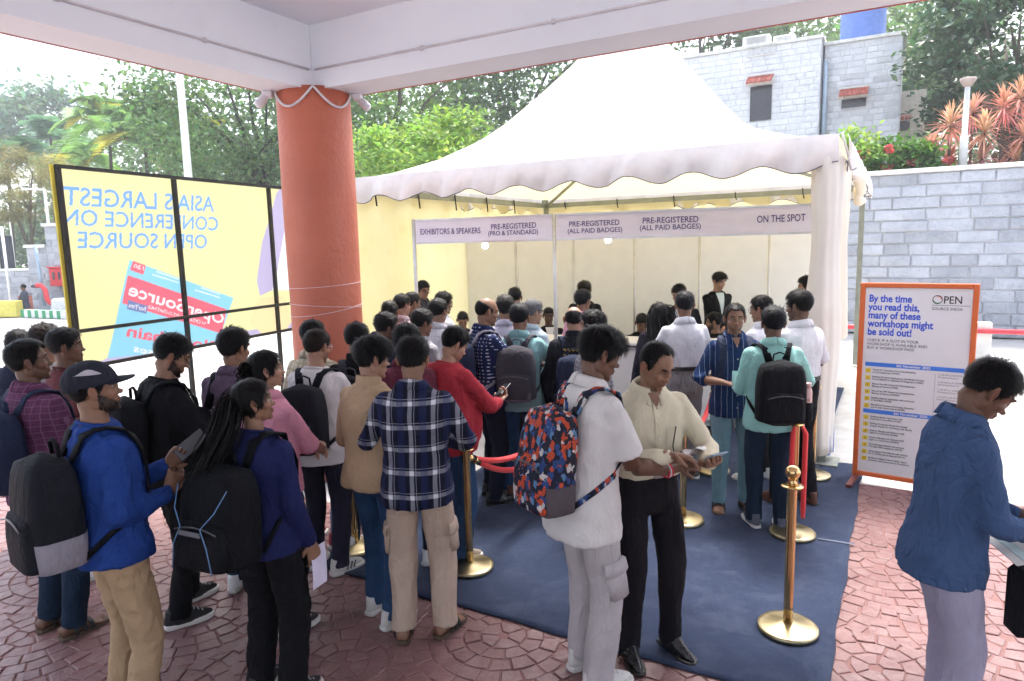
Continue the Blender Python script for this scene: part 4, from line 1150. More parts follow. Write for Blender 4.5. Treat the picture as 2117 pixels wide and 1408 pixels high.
# barrier in front of the wall
bp = G(2022, 740)
e = tag(empty('barrier_post', bp), 'short white concrete post holding the red pipe rail', 'post')
MB().box((0, 0, .32), (.34, .22, .64), rotz(-GA), .015).build('post_body', mat('whitewash', (.68, .68, .66), .85, bump=.4), e)
a_ = bp-e1*7+ez*.50; b_ = bp+e1*5+ez*.50
e = tag(empty('pipe_rail', bp-e1*7), 'red painted pipe rail running along the stone wall', 'rail')
part(MB().tube([a_-e2*.14, b_-e2*.14], .045, 12), 'pipe', mat('red_pipe', (.55, .05, .07), .4), e, True)
# ---- stone building on the terrace
BA = P(1400, 480, 26)*np.array([1, 1, 0]); BA[2] = 0
bl = tag(empty('stone_building', BA), 'pale stone two storey building with tiled window hoods behind the tent', 'building')
bst = stone_mat('building_stone', (.56, .58, .62), (.66, .68, .71), bs=9, bump=.6)
Ls = float((P(1697, 80, 23.4)-BA)@e1); top1 = P(1697, 76, 23.6)[2]
L2 = Ls+2.35; z0b = zt
w1 = [float((P(px, 200, 24.6)-BA)@e1) for px in (1549, 1597)]; zw1 = [P(1570, y, 24.6)[2] for y in (249, 178)]
w2 = [float((P(px, 200, 23.0)-BA)@e1) for px in (1736, 1789)]; zw2 = [P(1760, y, 23.0)[2] for y in (214, 196)]
part(MB().box(BA+e1*(Ls/2-1)+e2*3+ez*(z0b+top1)/2, (Ls+2, 5.9, top1-z0b), q3), 'wall_core', mort, bl)
part(MB().box(BA+e1*(Ls+1.2)+e2*3.3+ez*(z0b+top1-.15)/2, (2.3, 5.4, top1-.15-z0b), q3), 'wall_core', mort, bl)
masonry(bl, BA-e1*1+e2*.045, e1, Ls+1, z0b, top1-.02, .20, (.25, .62), bst, 8, openings=[(w1[0]+1, w1[1]+1, zw1[0], zw1[1])], limit=150, proud=.016)
masonry(bl, BA+e1*(Ls+.05)+e2*.595, e1, 2.3, z0b, top1-.17, .20, (.25, .6), bst, 9, openings=[(w2[0]-Ls-.05, w2[1]-Ls-.05, zw2[0], zw2[1])], limit=140, proud=.016)
part(MB().box(BA+e1*(Ls/2-1)+e2*3+ez*(top1+.04), (Ls+2.12, 6.1, .10), q3), 'roof_slab', coping_m, bl)
part(MB().box(BA+e1*(Ls+1.23)+e2*3.3+ez*(top1-.10), (2.42, 5.6, .10), q3), 'roof_slab', coping_m, bl)
glass_d = mat('dark_glass', (.03, .028, .04), .15, spec=.6); wfr = mat('window_frame_brown', (.09, .05, .055), .6)
tile_m = mat('roof_tile_red', (.46, .12, .09), .75, objvar=.2)
for (a0, a1), (q0, q1), dpt, big in ((w1, zw1, 0.0, True), (w2, zw2, .55, False)):
    cx_ = BA+e1*(a0+a1)/2+e2*dpt; ww = a1-a0; hh = q1-q0; cz = (q0+q1)/2
    wn_ = part(MB().box(cx_+e2*.02+ez*cz, (ww, .05, hh), q3), 'window', glass_d, bl)
    fr = MB()
    for s_ in (-1, 1): fr.box(cx_+e1*s_*(ww/2-.03)-e2*.02+ez*cz, (.06, .06, hh), q3); fr.box(cx_-e2*.02+ez*(cz+s_*(hh/2-.03)), (ww-.12, .06, .06), q3)
    if big:
        fr.box(cx_-e2*.02+ez*cz, (.05, .055, hh-.12), q3)
        for k in range(1, 6): fr.box(cx_-e2*.018+ez*(q0+hh*k/6), (ww-.12, .02, .015), q3)
    part(fr, 'window_frame', wfr, wn_)
    part(MB().box(cx_-e2*.22+ez*(q1+.33), (ww+.20, .04, .05), q3), 'hood_beam', coping_m, bl)
    nt_ = 9
    for k in range(nt_):
        for row in range(2):
            p0 = cx_+e1*((k+.5)/nt_-.5)*(ww+.14); y0, z_0 = (.0, q1+.36) if row == 0 else (.24, q1+.21)
            A_ = p0-e2*(.02+y0)+ez*z_0; B_ = p0-e2*(.30+y0)+ez*(z_0-.17)
            part(MB().tube([A_, B_], (ww+.14)/nt_*.56, 6, True, .6), 'roof_tile', tile_m, bl, True)
    fb = MB()
    for k in range(14):
        p0 = cx_+e1*((k+.5)/14-.5)*(ww+.14)-e2*.50
        part(MB().box(p0+ez*(q1+.02), (.03, .012, .15), q3), 'hood_slat', mat('slat_cream', (.5, .38, .3), .8), bl)
# roof things
tk = P(1784, 60, 25.5); tkz = top1-.05
e = tag(empty('water_tank', (tk[0], tk[1], tkz)), 'blue ribbed plastic water tank on the building roof', 'tank')
MB().lathe([(.72, 0)]+[(.72+(.02 if k % 2 else -.01), .1+k*.07) for k in range(20)]+[(.6, 1.6), (.25, 1.75), (.2, 1.85)], (0, 0, 0), 32).build('tank_shell', mat('tank_blue', (.10, .18, .48), .5), e, True)
for px, w_, lab in ((1565, .9, 'white air conditioner box standing on the building roof'), (1622, .7, 'small pale roof box right of the air conditioner')):
    b = P(px, 88, 24.9); e = tag(empty('roof_unit', (b[0], b[1], top1+.09)), lab, 'air conditioner')
    MB().box((0, 0, .16), (w_, .4, .32), rotz(-GA), .02).build('casing', coping_m, e)
    for k in range(6): MB().box(np.array([0, 0, .08+k*.035])-e2*.205, (w_*.7, .01, .014), rotz(-GA)).build('louvre', mat('louvre_grey', (.3, .3, .3), .6), e)
dp = BA+e1*(Ls+.12)+e2*.35
e = tag(empty('drain_pipe', (dp[0], dp[1], zt)), 'blue grey drain pipe down the building corner', 'pipe')
MB().tube([(0, 0, 0), (0, 0, top1-zt-.7)], .07, 10).build('pipe', mat('pipe_bluegrey', (.32, .42, .52), .5), e, True)
# jali screen on the parapet
js = MB(); jc = BA+e1*float((P(1575, 105, 24.6)-BA)@e1)-e2*.02
jz = P(1575, 105, 24.6)[2]
for k in range(5):
    cc_ = jc+e1*(k-2)*.19+ez*jz
    js.tube([cc_+e1*.075*math.cos(a)+ez*.11*math.sin(a) for a in np.linspace(0, 6.283, 13)], .014, 5, False)
js.box(jc+ez*(jz+.15), (1.0, .06, .03), q3); js.box(jc+ez*(jz-.15), (1.0, .06, .03), q3)
part(js, 'jali_screen', coping_m, bl)
# cream annex behind
AN = P(1842, 460, 27)*np.array([1, 1, 0]); at = P(1860, 190, 27)[2]
an = tag(empty('cream_annex', AN), 'narrow cream plastered annex right of the stone building', 'building')
part(MB().box(AN+e1*.45+e2*1.5+ez*(zt+at)/2, (1.0, 3, at-zt), q3), 'wall', mat('cream_plaster', (.62, .56, .46), .85), an)
aw = AN+e1*.15-e2*.02+ez*P(1845, 262, 27)[2]
part(MB().box(aw, (.62, .06, .36), q3), 'window', glass_d, an)
for k in range(6): part(MB().tube([aw+e1*(k-2.5)*.12-e2*.02+ez*.36, aw+e1*(k-2.5)*.12-e2*.30+ez*.2], .06, 6, True, .6), 'roof_tile', tile_m, an, True)
# ---- terrace planting
def flowers(mb_c, rad3, n, seed, size=.10): return leaves(mb_c, rad3, n, size, seed, 5, .2, spread=.45, asp=.7)
FLR = leaf_mat('petal_red', (.70, .13, .15), .3, .5, 1)
for k, (px, py, rx, rz, m, lab) in enumerate(((1775, 320, .62, .55, GB, 'lime green bush with red flowers beside the tent corner'), (1850, 330, .85, .50, leaf_mat('leaf_fresh', (.07, .17, .04), .4), 'broad fresh green bush in the middle of the terrace bed'), (1905, 340, .55, .42, leaf_mat('leaf_fresh', (.07, .17, .04), .4), 'low green bush next to the pink spiky plants'))):
    c_ = P(px, py, 16.9); e = empty('flower_bush', (c_[0], c_[1], zt), 0, lab, 'bush', 'bushes on the terrace wall')
    L = leaves((0, 0, c_[2]-zt), (rx, .6, rz), 1900, .15, 70+k, 26, .4, spread=.28, asp=.55); L.build('foliage', m, e, False, True)
    T = MB()
    for q in range(6): T.tube([(0, 0, -.1), ((q-2.5)*.1, 0, .3), ((q-2.5)*.22, .1*(-1)**q, c_[2]-zt)], [.02, .015, .006], 5)
    T.build('stems', bark, e)
    r = np.random.RandomState(90+k)
    for q in range(4 if k != 1 else 1):
        fp = np.array([r.uniform(-.8, .8)*rx, -.45, c_[2]-zt+r.uniform(-.9, .3)*rz])
        flowers(fp, (.10, .08, .09), 90, 95+k*7+q).build('blossom', FLR, e, False, True)
DR = leaf_mat('dracaena_blade', (1, 1, 1), .35, .5, 1)
def rosette(px, py, Y, L, tone, lab, seed):
    r = np.random.RandomState(seed); c_ = P(px, py, Y); e = empty('spiky_plant', (c_[0], c_[1], zt), 0, lab, 'plant', 'pink dracaenas on the terrace wall')
    h_ = c_[2]-zt; V = []; Fc = []; C_ = []
    for k in range(95):
        a = r.uniform(0, 6.283); el = r.uniform(-.75, 1.5); ln = L*r.uniform(.65, 1.1); d = np.array([math.cos(a)*math.cos(el), math.sin(a)*math.cos(el), math.sin(el)])
        sd = np.cross(d, (0, 0, 1)); sd /= np.linalg.norm(sd)+1e-6; b0 = np.array([0, 0, h_+.10*el*L])
        young = np.clip((el-.2)/1.2, 0, 1)
        pk = np.array(tone)*r.uniform(.7, 1.25); yl = np.array((.60, .55, .22)); c1 = pk*(1-young*.45)+yl*young*.45; c0 = c1*.65+yl*.35
        pts = [b0+d*ln*t_+np.array([0, 0, -.28*ln*t_**2.4]) for t_ in (0.03, .35, .7, 1)]; ws = (.014, .022, .016, .001)
        o = len(V)
        for p, w_, f_ in zip(pts, ws, (0, .4, .8, 1)): V += [p-sd*w_, p+sd*w_]; C_ += [c0*(1-f_)+c1*f_]*2
        Fc += [(o+2*j, o+2*j+1, o+2*j+3, o+2*j+2) for j in range(3)]
    MB().tube([(0, 0, -.1), (0, 0, h_)], [.04, .025], 7).build('stem', bark, e, True)
    mb = MB(); mb.add(np.array(V), Fc, np.array(C_)); mb.build('blades', DR, e, False, True)
pinks = [(.80, .25, .26), (.78, .36, .30), (.70, .26, .32), (.82, .44, .32)]
dlab = ['leftmost small pink spiky plant beside the green bushes', 'tall coral pink spiky plant left of the terrace lamp post', 'yellow tipped spiky plant just behind the lamp post', 'spiky plant with pink and yellow blades right of the lamp post', 'upper right yellowish spiky plant of the bed', 'topmost pale spiky plant near the glossy tree', 'low salmon spiky plant under the lamp post right side', 'broad low spiky plant at the right wall edge', 'dark pink low spiky plant at the coping left of the post', 'pink spiky plant at the far right edge, middle height', 'small lowest spiky plant between the two broad ones', 'right edge orange pink spiky plant near the top']
for k, (px, py, L) in enumerate(((1925, 305, .42), (1965, 262, .72), (2012, 235, .66), (2035, 275, .72), (2075, 225, .72), (2110, 205, .70), (2030, 330, .62), (2100, 335, .60), (1960, 330, .55), (2118, 285, .70), (2068, 348, .40), (2150, 250, .7))):
    rosette(px, py, 16.7+.25*(k % 3), L, pinks[k % 4], dlab[k], 120+k)
for k, (px, py, Y, lab) in enumerate(((1997, 165, 16.3, 'white terrace lamp post among the pink spiky plants'),)):
    b = P(px-8, 356, Y); tp_ = P(px, py, Y)
    e = tag(empty('lamp_post', (b[0], b[1], zt)), lab, 'lamp post')
    hh = tp_[2]-zt
    MB().tube([(0, 0, -.05), (0, 0, hh*.45), (0, 0, hh*.46), (0, 0, hh-.12)], [.085, .085, .06, .055], 14).build('pole', coping_m, e, True)
    MB().lathe([(.06, hh-.16), (.10, hh-.12), (.155, hh-.03), (.17, hh), (.16, hh+.035), (.05, hh+.06)], (0, 0, 0), 20).build('lamp_head', mat('lamp_head_grey', (.45, .36, .33), .5), e, True)
# ---- left far corner
fp = P(388, 360, 21); ft = P(371, 150, 21)
e = tag(empty('flagpole', (fp[0], fp[1], 0)), 'tall white flagpole rising behind the yellow banner', 'flagpole')
MB().tube([(0, 0, 0), (ft[0]-fp[0], 0, 7.6), ((ft[0]-fp[0])*1.2, 0, 9.5)], [.13, .10, .08], 14).build('pole', mat('white_gloss', (.78, .8, .82), .35), e, True)
YW = 27.0
lw0 = P(84, 600, YW); lw1 = P(330, 590, YW)
LW = np.array([lw0[0], YW, 0]); ux = np.array([1., 0, 0])
zta, ztb = P(100, 468, YW)[2], P(75, 512, YW)[2]
lw = tag(empty('stepped_stone_wall', LW), 'stepped pale stone wall behind the red hydrant box', 'wall')
lst = stone_mat('left_stone', (.34, .36, .40), (.46, .47, .50), bs=9, bump=.6)
part(MB().box(LW+ux*3.0+np.array([0, .3, zta/2]), (5.2, .5, zta)), 'mortar_core', mort, lw); part(MB().box(LW+np.array([.0, .3, ztb/2]), (.8, .5, ztb)), 'mortar_core', mort, lw)
masonry(lw, LW+ux*.40+np.array([0, .05, 0]), ux, 3.2, 0, zta, .26, (.4, .8), lst, 31, proud=.03, limit=120); masonry(lw, LW-ux*.4+np.array([0, .05, 0]), ux, .8, 0, ztb, .26, (.4, .8), lst, 32, proud=.03, limit=60)
part(MB().box(LW+ux*3.0+np.array([0, .28, zta+.06]), (5.3, .7, .12)), 'coping', coping_m, lw); part(MB().box(LW+ux*-.02+np.array([0, .28, ztb+.06]), (.82, .7, .12)), 'coping', coping_m, lw)
zl = P(40, 560, YW+1)[2]
l2 = tag(empty('low_stone_wall', LW-ux*6), 'low pale stone wall under the dark notice board at far left', 'wall')
part(MB().box(LW+ux*-3.3+np.array([0, 1.0, zl/2]), (5.8, .4, zl)), 'mortar_core', mort, l2)
masonry(l2, LW-ux*6.2+np.array([0, .79, 0]), ux, 5.8, 0, zl, .24, (.4, .8), lst, 33, proud=.03, limit=80)
part(MB().box(LW+ux*-3.3+np.array([0, 1.0, zl+.05]), (5.9, .55, .10)), 'coping', coping_m, l2)
nb_ = P(18, 560, YW+1.4)
e = tag(empty('notice_board', (nb_[0], nb_[1], zl)), 'tall dark notice board standing on the low wall', 'board')
hb = P(18, 488, YW+1.4)[2]-zl
MB().box((0, 0, hb/2), (.52, .12, hb), None, .01).build('panel', mat('board_dark', (.02, .025, .04), .5), e)
MB().tube([(-.30, -.1, -zl), (-.30, -.1, hb+.1)], .04, 8).build('post', coping_m, e)
for k, (px, py0, py1, Y, arm, lab) in enumerate(((101, 470, 392, YW+.5, -.85, 'white street lamp with bent arm on the stepped wall'), (22, 620, 470, YW-.6, -.5, 'white street lamp in front of the notice board'), (24, 490, 420, YW+8, 0, 'thin white pole far behind the notice board'))):
    b = P(px, py0, Y); h_ = P(px-4, py1, Y)[2]-b[2]
    e = tag(empty('street_lamp', b), lab, 'street lamp')
    T = MB().tube([(0, 0, -.2 if k != 2 else -b[2]), (0, 0, h_)], .05 if k < 2 else .035, 10); 
    T.build('pole', mat('white_gloss', (.78, .8, .82), .35), e, True)
    if arm: MB().bar((0, 0, h_), (arm, 0, h_+.06), .16, .07).build('lamp_head', mat('white_gloss', (.78, .8, .82), .35), e)
hb_ = P(122, 573, YW-.2); redm = mat('fire_red', (.62, .05, .06), .45)
e = tag(empty('hydrant_box', hb_), 'red fire hose cabinet mounted on the stepped stone wall', 'cabinet')
MB().box((0, 0, 0), (.56, .3, .68), None, .015).build('cabinet', redm, e); MB().box((0, -.02, .36), (.62, .40, .05), rotx(-.15)).build('lid', redm, e)
for s_ in (-1, 1): MB().box((s_*.11, -.153, .06), (.09, .01, .28)).build('window', glass_d, e)
hy = P(103, 628, YW-1.0); e = tag(empty('hydrant_pipe', (hy[0], hy[1], 0)), 'red curved hydrant pipe below the red cabinet', 'hydrant')
MB().tube([(.35, 0, .42), (.05, 0, .42), (-.08, 0, .55), (-.12, 0, .95), (-.25, 0, 1.12), (-.42, 0, 1.1)], [.09, .09, .09, .085, .085, .10], 10).build('pipe', redm, e, True)
MB().tube([(-.42, 0, 1.1), (-.6, 0, 1.08)], .06, 8).build('outlet', glass_d, e, True)
MB().tube([(-.32, .15, .3), (-.36, .15, 1.9), (-.40, .15, 2.6)], .06, 8).build('riser', mat('pipe_bluegrey', (.32, .42, .52), .5), e, True)
e = tag(empty('concrete_bollard', (hy[0]+.6, hy[1]-.1, 0)), 'whitewashed concrete block under the hydrant pipe', 'block')
MB().loft([ell((0, 0), .42, .3, 0, 16, 5), ell((0, 0), .36, .26, .55, 16, 5), ell((0, 0), .30, .2, .62, 16, 5)]).build('block', mat('whitewash', (.68, .68, .66), .85, bump=.4), e)
pot_m = mat('terracotta_pot', (.42, .14, .09), .75)
for k, (px, py, sc_, lab) in enumerate(((82, 643, 1.0, 'large square terracotta planter beside the seated person'), (38, 622, .75, 'round clipped bush in a planter behind the seated person'), (4, 612, .7, 'potted plant at the extreme left edge'))):
    b = G(px, py); e = tag(empty('planter', b), lab, 'planter')
    MB().loft([ell((0, 0), .34*sc_, .34*sc_, .0, 20, 5), ell((0, 0), .50*sc_, .5*sc_, .55*sc_, 20, 5), ell((0, 0), .55*sc_, .55*sc_, .56*sc_, 20, 5), ell((0, 0), .55*sc_, .55*sc_, .66*sc_, 20, 5), ell((0, 0), .46*sc_, .46*sc_, .64*sc_, 20, 5)]).build('pot', pot_m, e)
    if k:
        V_ = MB()
        for (ox, oz, rr) in ((0, 1.05, .5), (-.35, 1.3, .42), (.35, 1.45, .42), (-.2, 1.8, .38), (.35, 1.95, .35)):
            L = leaves((ox*sc_, 0, oz*sc_), (rr*sc_,)*3, 420, .11, 210+k, 26, .75, spread=.12); V_.add(np.vstack(L.v), L.f, np.vstack(L.c))
        V_.build('foliage', leaf_mat('leaf_topiary', (.10, .24, .05), .4), e, False, True)
        MB().tube([(0, 0, .5*sc_), (0, 0, 1.6*sc_)], .04, 6).build('stem', bark, e)
k0, k1 = G(50, 655), G(140, 658)
kb = tag(empty('striped_kerb', k0), 'green and white striped kerb by the planters', 'kerb')
for k in range(12):
    a = k0+(k1-k0)*k/12; b = k0+(k1-k0)*(k+.98)/12
    part(MB().bar(a+ez*.13, b+ez*.13, .22, .28), 'kerb_block', mat('kerb_green', (.05, .30, .14), .7) if k % 2 == 0 else mat('whitewash', (.68, .68, .66), .85), kb)
yb = G(18, 655); e = tag(empty('yellow_block', yb), 'pale yellow painted concrete block by the kerb', 'block')
MB().box((0, 0, .30), (.9, .4, .60), None, .02).build('block', mat('yellow_paint', (.62, .55, .12), .7), e)

# ---- yellow banner seen from behind
q1 = P(115, 339, 7.0); q2 = min((P(553, 383, y_) for y_ in np.arange(8.5, 12, .02)), key=lambda p: abs(p[2]-q1[2]))
B0 = np.array([q1[0], 7.0, 0]); bd = (q2-q1)*np.array([1, 1, 0]); bd /= np.linalg.norm(bd); bn = np.cross(bd, ez); 
bn = bn if bn@B0 < 0 else -bn
ban = tag(empty('banner', B0), 'large yellow conference banner on a black frame seen from behind', 'banner')
def BU(px, py):
    d = ray(px, py); o = np.array([0, 0, EYE]); t_ = ((B0-o)@bn)/(d@bn); p = o+d*t_
    return float((p-B0)@bd), float(p[2])
BT, BBOT, BL = BU(115, 340)[1], BU(240, 752)[1], 4.7
def bpt(u, z, off=0.0): return bd*u+ez*z+bn*off
# the print is carried by the sheet itself: a fine grid of the cloth takes the ink colours
NU_ = 540; NV_ = int(NU_*(BT-BBOT)/BL)
gu, gz = np.meshgrid(np.linspace(0, BL, NU_+1), np.linspace(BBOT, BT, NV_+1))
ink = np.tile(np.array((.92, .865, .42)), (*gu.shape, 1))
YEL = (.92, .865, .42); BLU = (.22, .44, .86); CYA = (.30, .66, .80); RED = (.90, .17, .22); WHT = (.92, .91, .88); LIL = (.56, .49, .68); NAV = (.20, .24, .45); PEA = (.93, .74, .40)
def paint(poly, col):
    q = np.array(poly); du, dz_ = BL/NU_, (BT-BBOT)/NV_
    i0, i1 = int(max(0, (q[:, 0].min())/du-1)), int(min(NU_, q[:, 0].max()/du+2)); j0, j1 = int(max(0, (q[:, 1].min()-BBOT)/dz_-1)), int(min(NV_, (q[:, 1].max()-BBOT)/dz_+2))
    if i1 <= i0 or j1 <= j0: return
    U_, Z_ = gu[j0:j1+1, i0:i1+1], gz[j0:j1+1, i0:i1+1]; inside = np.zeros(U_.shape, bool)
    for k in range(len(q)):
        (xa, ya), (xb, yb_) = q[k], q[(k+1) % len(q)]
        if ya == yb_: continue
        inside ^= ((ya > Z_) != (yb_ > Z_)) & (U_ < (xb-xa)*(Z_-ya)/(yb_-ya)+xa)
    ink[j0:j1+1, i0:i1+1][inside] = col
def bpoly(pts, col): paint([BU(*p) for p in pts], col)
def btext(body, box, col, bold=.0, sp=1.0):
    """mirrored line: box = its left-bottom, right-bottom and left-top corner"""
    a, fs = text_mesh(body, 1.0, bold, 1.0, 'LEFT', sp)
    lo, hi = a.min(0), a.max(0); n = (a-lo)/(hi-lo+1e-9)
    p0, p1, p2 = [np.array(BU(*p)) for p in box]
    uz = p0+(1-n[:, :1])*(p1-p0)+n[:, 1:2]*(p2-p0)
    for f in fs: paint(uz[list(f)], col)
btext("ASIA'S LARGEST", ((135, 425), (447, 438), (135, 383)), BLU, .012)
btext('CONFERENCE ON', ((135, 466), (455, 477), (135, 430)), BLU, .012)
btext('OPEN SOURCE', ((166, 514), (433, 514), (166, 478)), BLU, .012)
bpoly(((225, 741), (640, 660), (640, 760), (100, 800)), LIL)
bpoly(((272, 537), (488, 616), (452, 718), (226, 741)), CYA)
bpoly(((269, 569), (474, 640), (462, 690), (257, 627)), RED)
bpoly(((279, 539), (305, 549), (300, 568), (273, 558)), RED)
btext('OpenSource', ((268, 618), (464, 678), (274, 584)), WHT, .015)
btext('THE COMPLETE MAGAZINE ON OPEN SOURCE', ((312, 637), (428, 673), (313, 630)), WHT)
bpoly(((270, 620), (312, 633), (308, 649), (267, 639)), NAV)
btext('ForYou', ((271, 635), (306, 645), (273, 625)), WHT, .01)
btext('120', ((280, 553), (300, 559), (281, 545)), WHT, .01)
btext('Blockchain', ((265, 696), (452, 728), (269, 672)), RED, .025)
btext('Uses', ((280, 727), (345, 740), (281, 712)), WHT, .01)
for k, (x0, y0, x1, y1) in enumerate(((327, 561, 375, 577), (319, 567, 374, 584), (420, 594, 460, 608), (407, 599, 459, 615))):
    bpoly(((x0, y0+1.5), (x1, y1+1.5), (x1, y1-.5), (x0, y0-.5)), WHT)
bpoly(((547, 500), (560, 455), (574, 400), (600, 370), (610, 480), (578, 560), (566, 600), (541, 612), (535, 580)), LIL)
bpoly(((566, 600), (578, 560), (600, 430), (620, 480), (620, 600)), WHT)
bpoly(((535, 616), (590, 610), (610, 660), (590, 690), (565, 706), (520, 668)), PEA)
t = NT('banner_vinyl'); a_ = t.n('ShaderNodeAttribute'); a_.attribute_name = 'col'
t.set(a_.outputs[0], .45, 0, .3); t.bump(t.noise(1.6, 3), .2, .05)
x = t.n('ShaderNodeBsdfTranslucent'); t.lk(a_.outputs[0], x.inputs[0]); mx = t.n('ShaderNodeMixShader'); mx.inputs[0].default_value = .8
t.lk(t.b.outputs[0], mx.inputs[1]); t.lk(x.outputs[0], mx.inputs[2]); t.lk(mx.outputs[0], t.out.inputs[0])
off_ = -.035+.012*np.sin(gu*4.7)*np.sin((gz-BBOT)*4.0)
vv = (bd*gu[..., None]+ez*gz[..., None]+bn*off_[..., None]).reshape(-1, 3)
sm_ = MB(); sm_.v.append(vv); sm_.c.append(ink.reshape(-1, 3)*.70); sm_.n = len(vv)
sm_.f = [(j*(NU_+1)+i, j*(NU_+1)+i+1, (j+1)*(NU_+1)+i+1, (j+1)*(NU_+1)+i) for j in range(NV_) for i in range(NU_)]
sm_.build('banner_sheet', t.m, ban, True, True)
blk = mat('black_steel', (.018, .016, .014), .55, .3, bump=.4, var=.4)
zm = BU(155, 685)[1]
for u in (0.0, BU(368, 500)[0], BU(562, 520)[0], BL):
    MB().bar(bpt(u, 0, .02), bpt(u, BT, .02), .045, .045, bd).build('post', blk, ban)
for z in (BT-.02, zm, BBOT+.03):
    MB().bar(bpt(-.02, z, .045), bpt(BL, z, .045), .03, .038).build('rail', blk, ban)
MB().bar(bpt(-.03, BBOT, -.02), bpt(-.03, BT, -.02), .02, .04, bd).build('edge_strip', mat('yellow_strip', (.55, .45, .05), .6), ban)
# ---- pagoda tent
FRp = np.array([3.03, 6.40, 0]); TL = 6.0; EZ = 3.10; PK = 6.5
TC = FRp-e1*TL/2+e2*TL/2
tent = tag(empty('pagoda_tent', TC), 'big white peaked marquee tent with scalloped valance', 'tent')
t = NT('tent_pvc')
c = t.mix(t.ramp(t.noise(1.1, 4), .3, .7), (.80, .77, .74), (.86, .83, .80))
c = t.mix(t.math('MULTIPLY', t.ramp(t.noise(4, 6), .56, .78), .25), c, (.66, .60, .54))
t.set(c, .5, 0, .4); t.bump(t.noise(5, 4), .25, .03)
tr = t.n('ShaderNodeBsdfTranslucent'); t.lk(t.mix(1.0, c, (1.0, .87, .52), 'MULTIPLY'), tr.inputs[0])
mx = t.n('ShaderNodeMixShader'); mx.inputs[0].default_value = .30
t.lk(t.b.outputs[0], mx.inputs[1]); t.lk(tr.outputs[0], mx.inputs[2]); t.lk(mx.outputs[0], t.out.inputs[0])
pvc = t.m
t = NT('tent_wall_pvc')
c = t.mix(t.ramp(t.noise(1.3, 4), .3, .7), (.80, .72, .40), (.85, .78, .50))
c = t.mix(t.math('MULTIPLY', t.ramp(t.noise(3, 6), .55, .75), .3), c, (.70, .55, .22))
t.set(c, .5, 0, .4); t.bump(t.noise(2.2, 4), .6, .06)
tr = t.n('ShaderNodeBsdfTranslucent'); t.lk(c, tr.inputs[0]); mx = t.n('ShaderNodeMixShader'); mx.inputs[0].default_value = .5
t.lk(t.b.outputs[0], mx.inputs[1]); t.lk(tr.outputs[0], mx.inputs[2]); t.lk(mx.outputs[0], t.out.inputs[0])
pvcw = t.m
def TW(a, b, z): return TC+e1*a+e2*b+ez*z-TC          # local to the tent
h2 = TL/2
def roofz(a, b):
    rho = max(abs(a), abs(b))/h2
    return float(np.interp(rho, [0, .06, .12, .24, .35, .47, .56, .70, .85, 1.0], [5.75, 5.42, 5.15, 4.68, 4.28, 3.88, 3.64, 3.38, 3.20, EZ]))
roof = MB()
NR = 26
for sgn in range(4):
    ca, sa = [(1, 0), (0, 1), (-1, 0), (0, -1)][sgn]
    def rf(u, v):
        rr = h2*(1-v*.985); s_ = (u*2-1)*rr
        a, b = (ca*rr-sa*s_, sa*rr+ca*s_)
        return TW(a, b, roofz(a, b)-.05*math.sin(math.pi*u)*math.sin(math.pi*v)**2)
    roof.grid(rf, 28, NR)
roof.build('roof_sheet', pvc, tent, True)
# valances with scalloped hems
valm = mat('valance_cloth', (.65, .62, .625), .6, var=.10, vscale=3, bump=.6, bscale=9, translucent=.12)
hemm = mat('valance_hem', (.10, .09, .11), .7)
for side in range(4):
    A_, B_ = [((-h2, -h2), (h2, -h2)), ((h2, -h2), (h2, h2)), ((h2, h2), (-h2, h2)), ((-h2, h2), (-h2, -h2))][side]
    A_ = np.array(A_); B_ = np.array(B_); out = [-e2, e1, e2, -e1][side]
    def val(u, v):
        p = A_+(B_-A_)*u; s_ = u*9
        drop = .29+.045*math.cos(2*math.pi*(s_-.5))
        z = EZ+.02-v*drop
        fold = .030*math.sin(s_*5.1+1.3*math.sin(s_*2.2)+v*1.5)*(.3+.7*v)+.020*math.sin(s_*11.7+side+v*2.6+math.sin(s_*3))*(.2+v)+.010*math.sin(s_*27+v*4)*v
        return TW(p[0], p[1], z)+out*(.06+.02*math.sin(v*3)+fold)
    MB().grid(val, 170, 10).build('valance', valm, tent, True)
    MB().tube([np.array(val(u, 1.0))-out*.002 for u in np.linspace(0, 1, 151)], .006, 5).build('valance_hem', hemm, tent, True)
steel = mat('tent_steel', (.28, .30, .27), .5, .6)
for a, b in ((-1, -1), (1, -1), (1, 1), (-1, 1)):
    MB().bar(TW(a*(h2-.05), b*(h2-.05), 0), TW(a*(h2-.05), b*(h2-.05), EZ), .08, .08, e1).build('post', steel, tent)
    MB().tube([TW(a*(h2-.06), b*(h2-.06), EZ-.14), TW(a*.1, b*.1, EZ+.75)], .03, 8).build('rafter', steel, tent)
for (a0, b0, a1, b1) in ((-1, -1, 1, -1), (1, -1, 1, 1), (1, 1, -1, 1), (-1, 1, -1, -1)):
    MB().bar(TW(a0*(h2-.05), b0*(h2-.05), EZ-.12), TW(a1*(h2-.05), b1*(h2-.05), EZ-.12), .05, .09).build('eave_rail', steel, tent)
strap_b = mat('black_strap', (.015, .015, .016), .8)
for k in range(5):
    a = -h2+.5+k*1.13
    MB().tube([TW(a, h2-.09, EZ-.06), TW(a+.01, h2-.11, EZ-.15), TW(a+.03, h2-.10, EZ-.20-.04*(k % 3))], .010, 5).build('tie_strap', strap_b, tent)
    b = -h2+.5+k*1.0
    MB().tube([TW(-h2+.09, b, EZ-.06), TW(-h2+.1, b+.02, EZ-.32)], .012, 5).build('tie_strap', strap_b, tent)
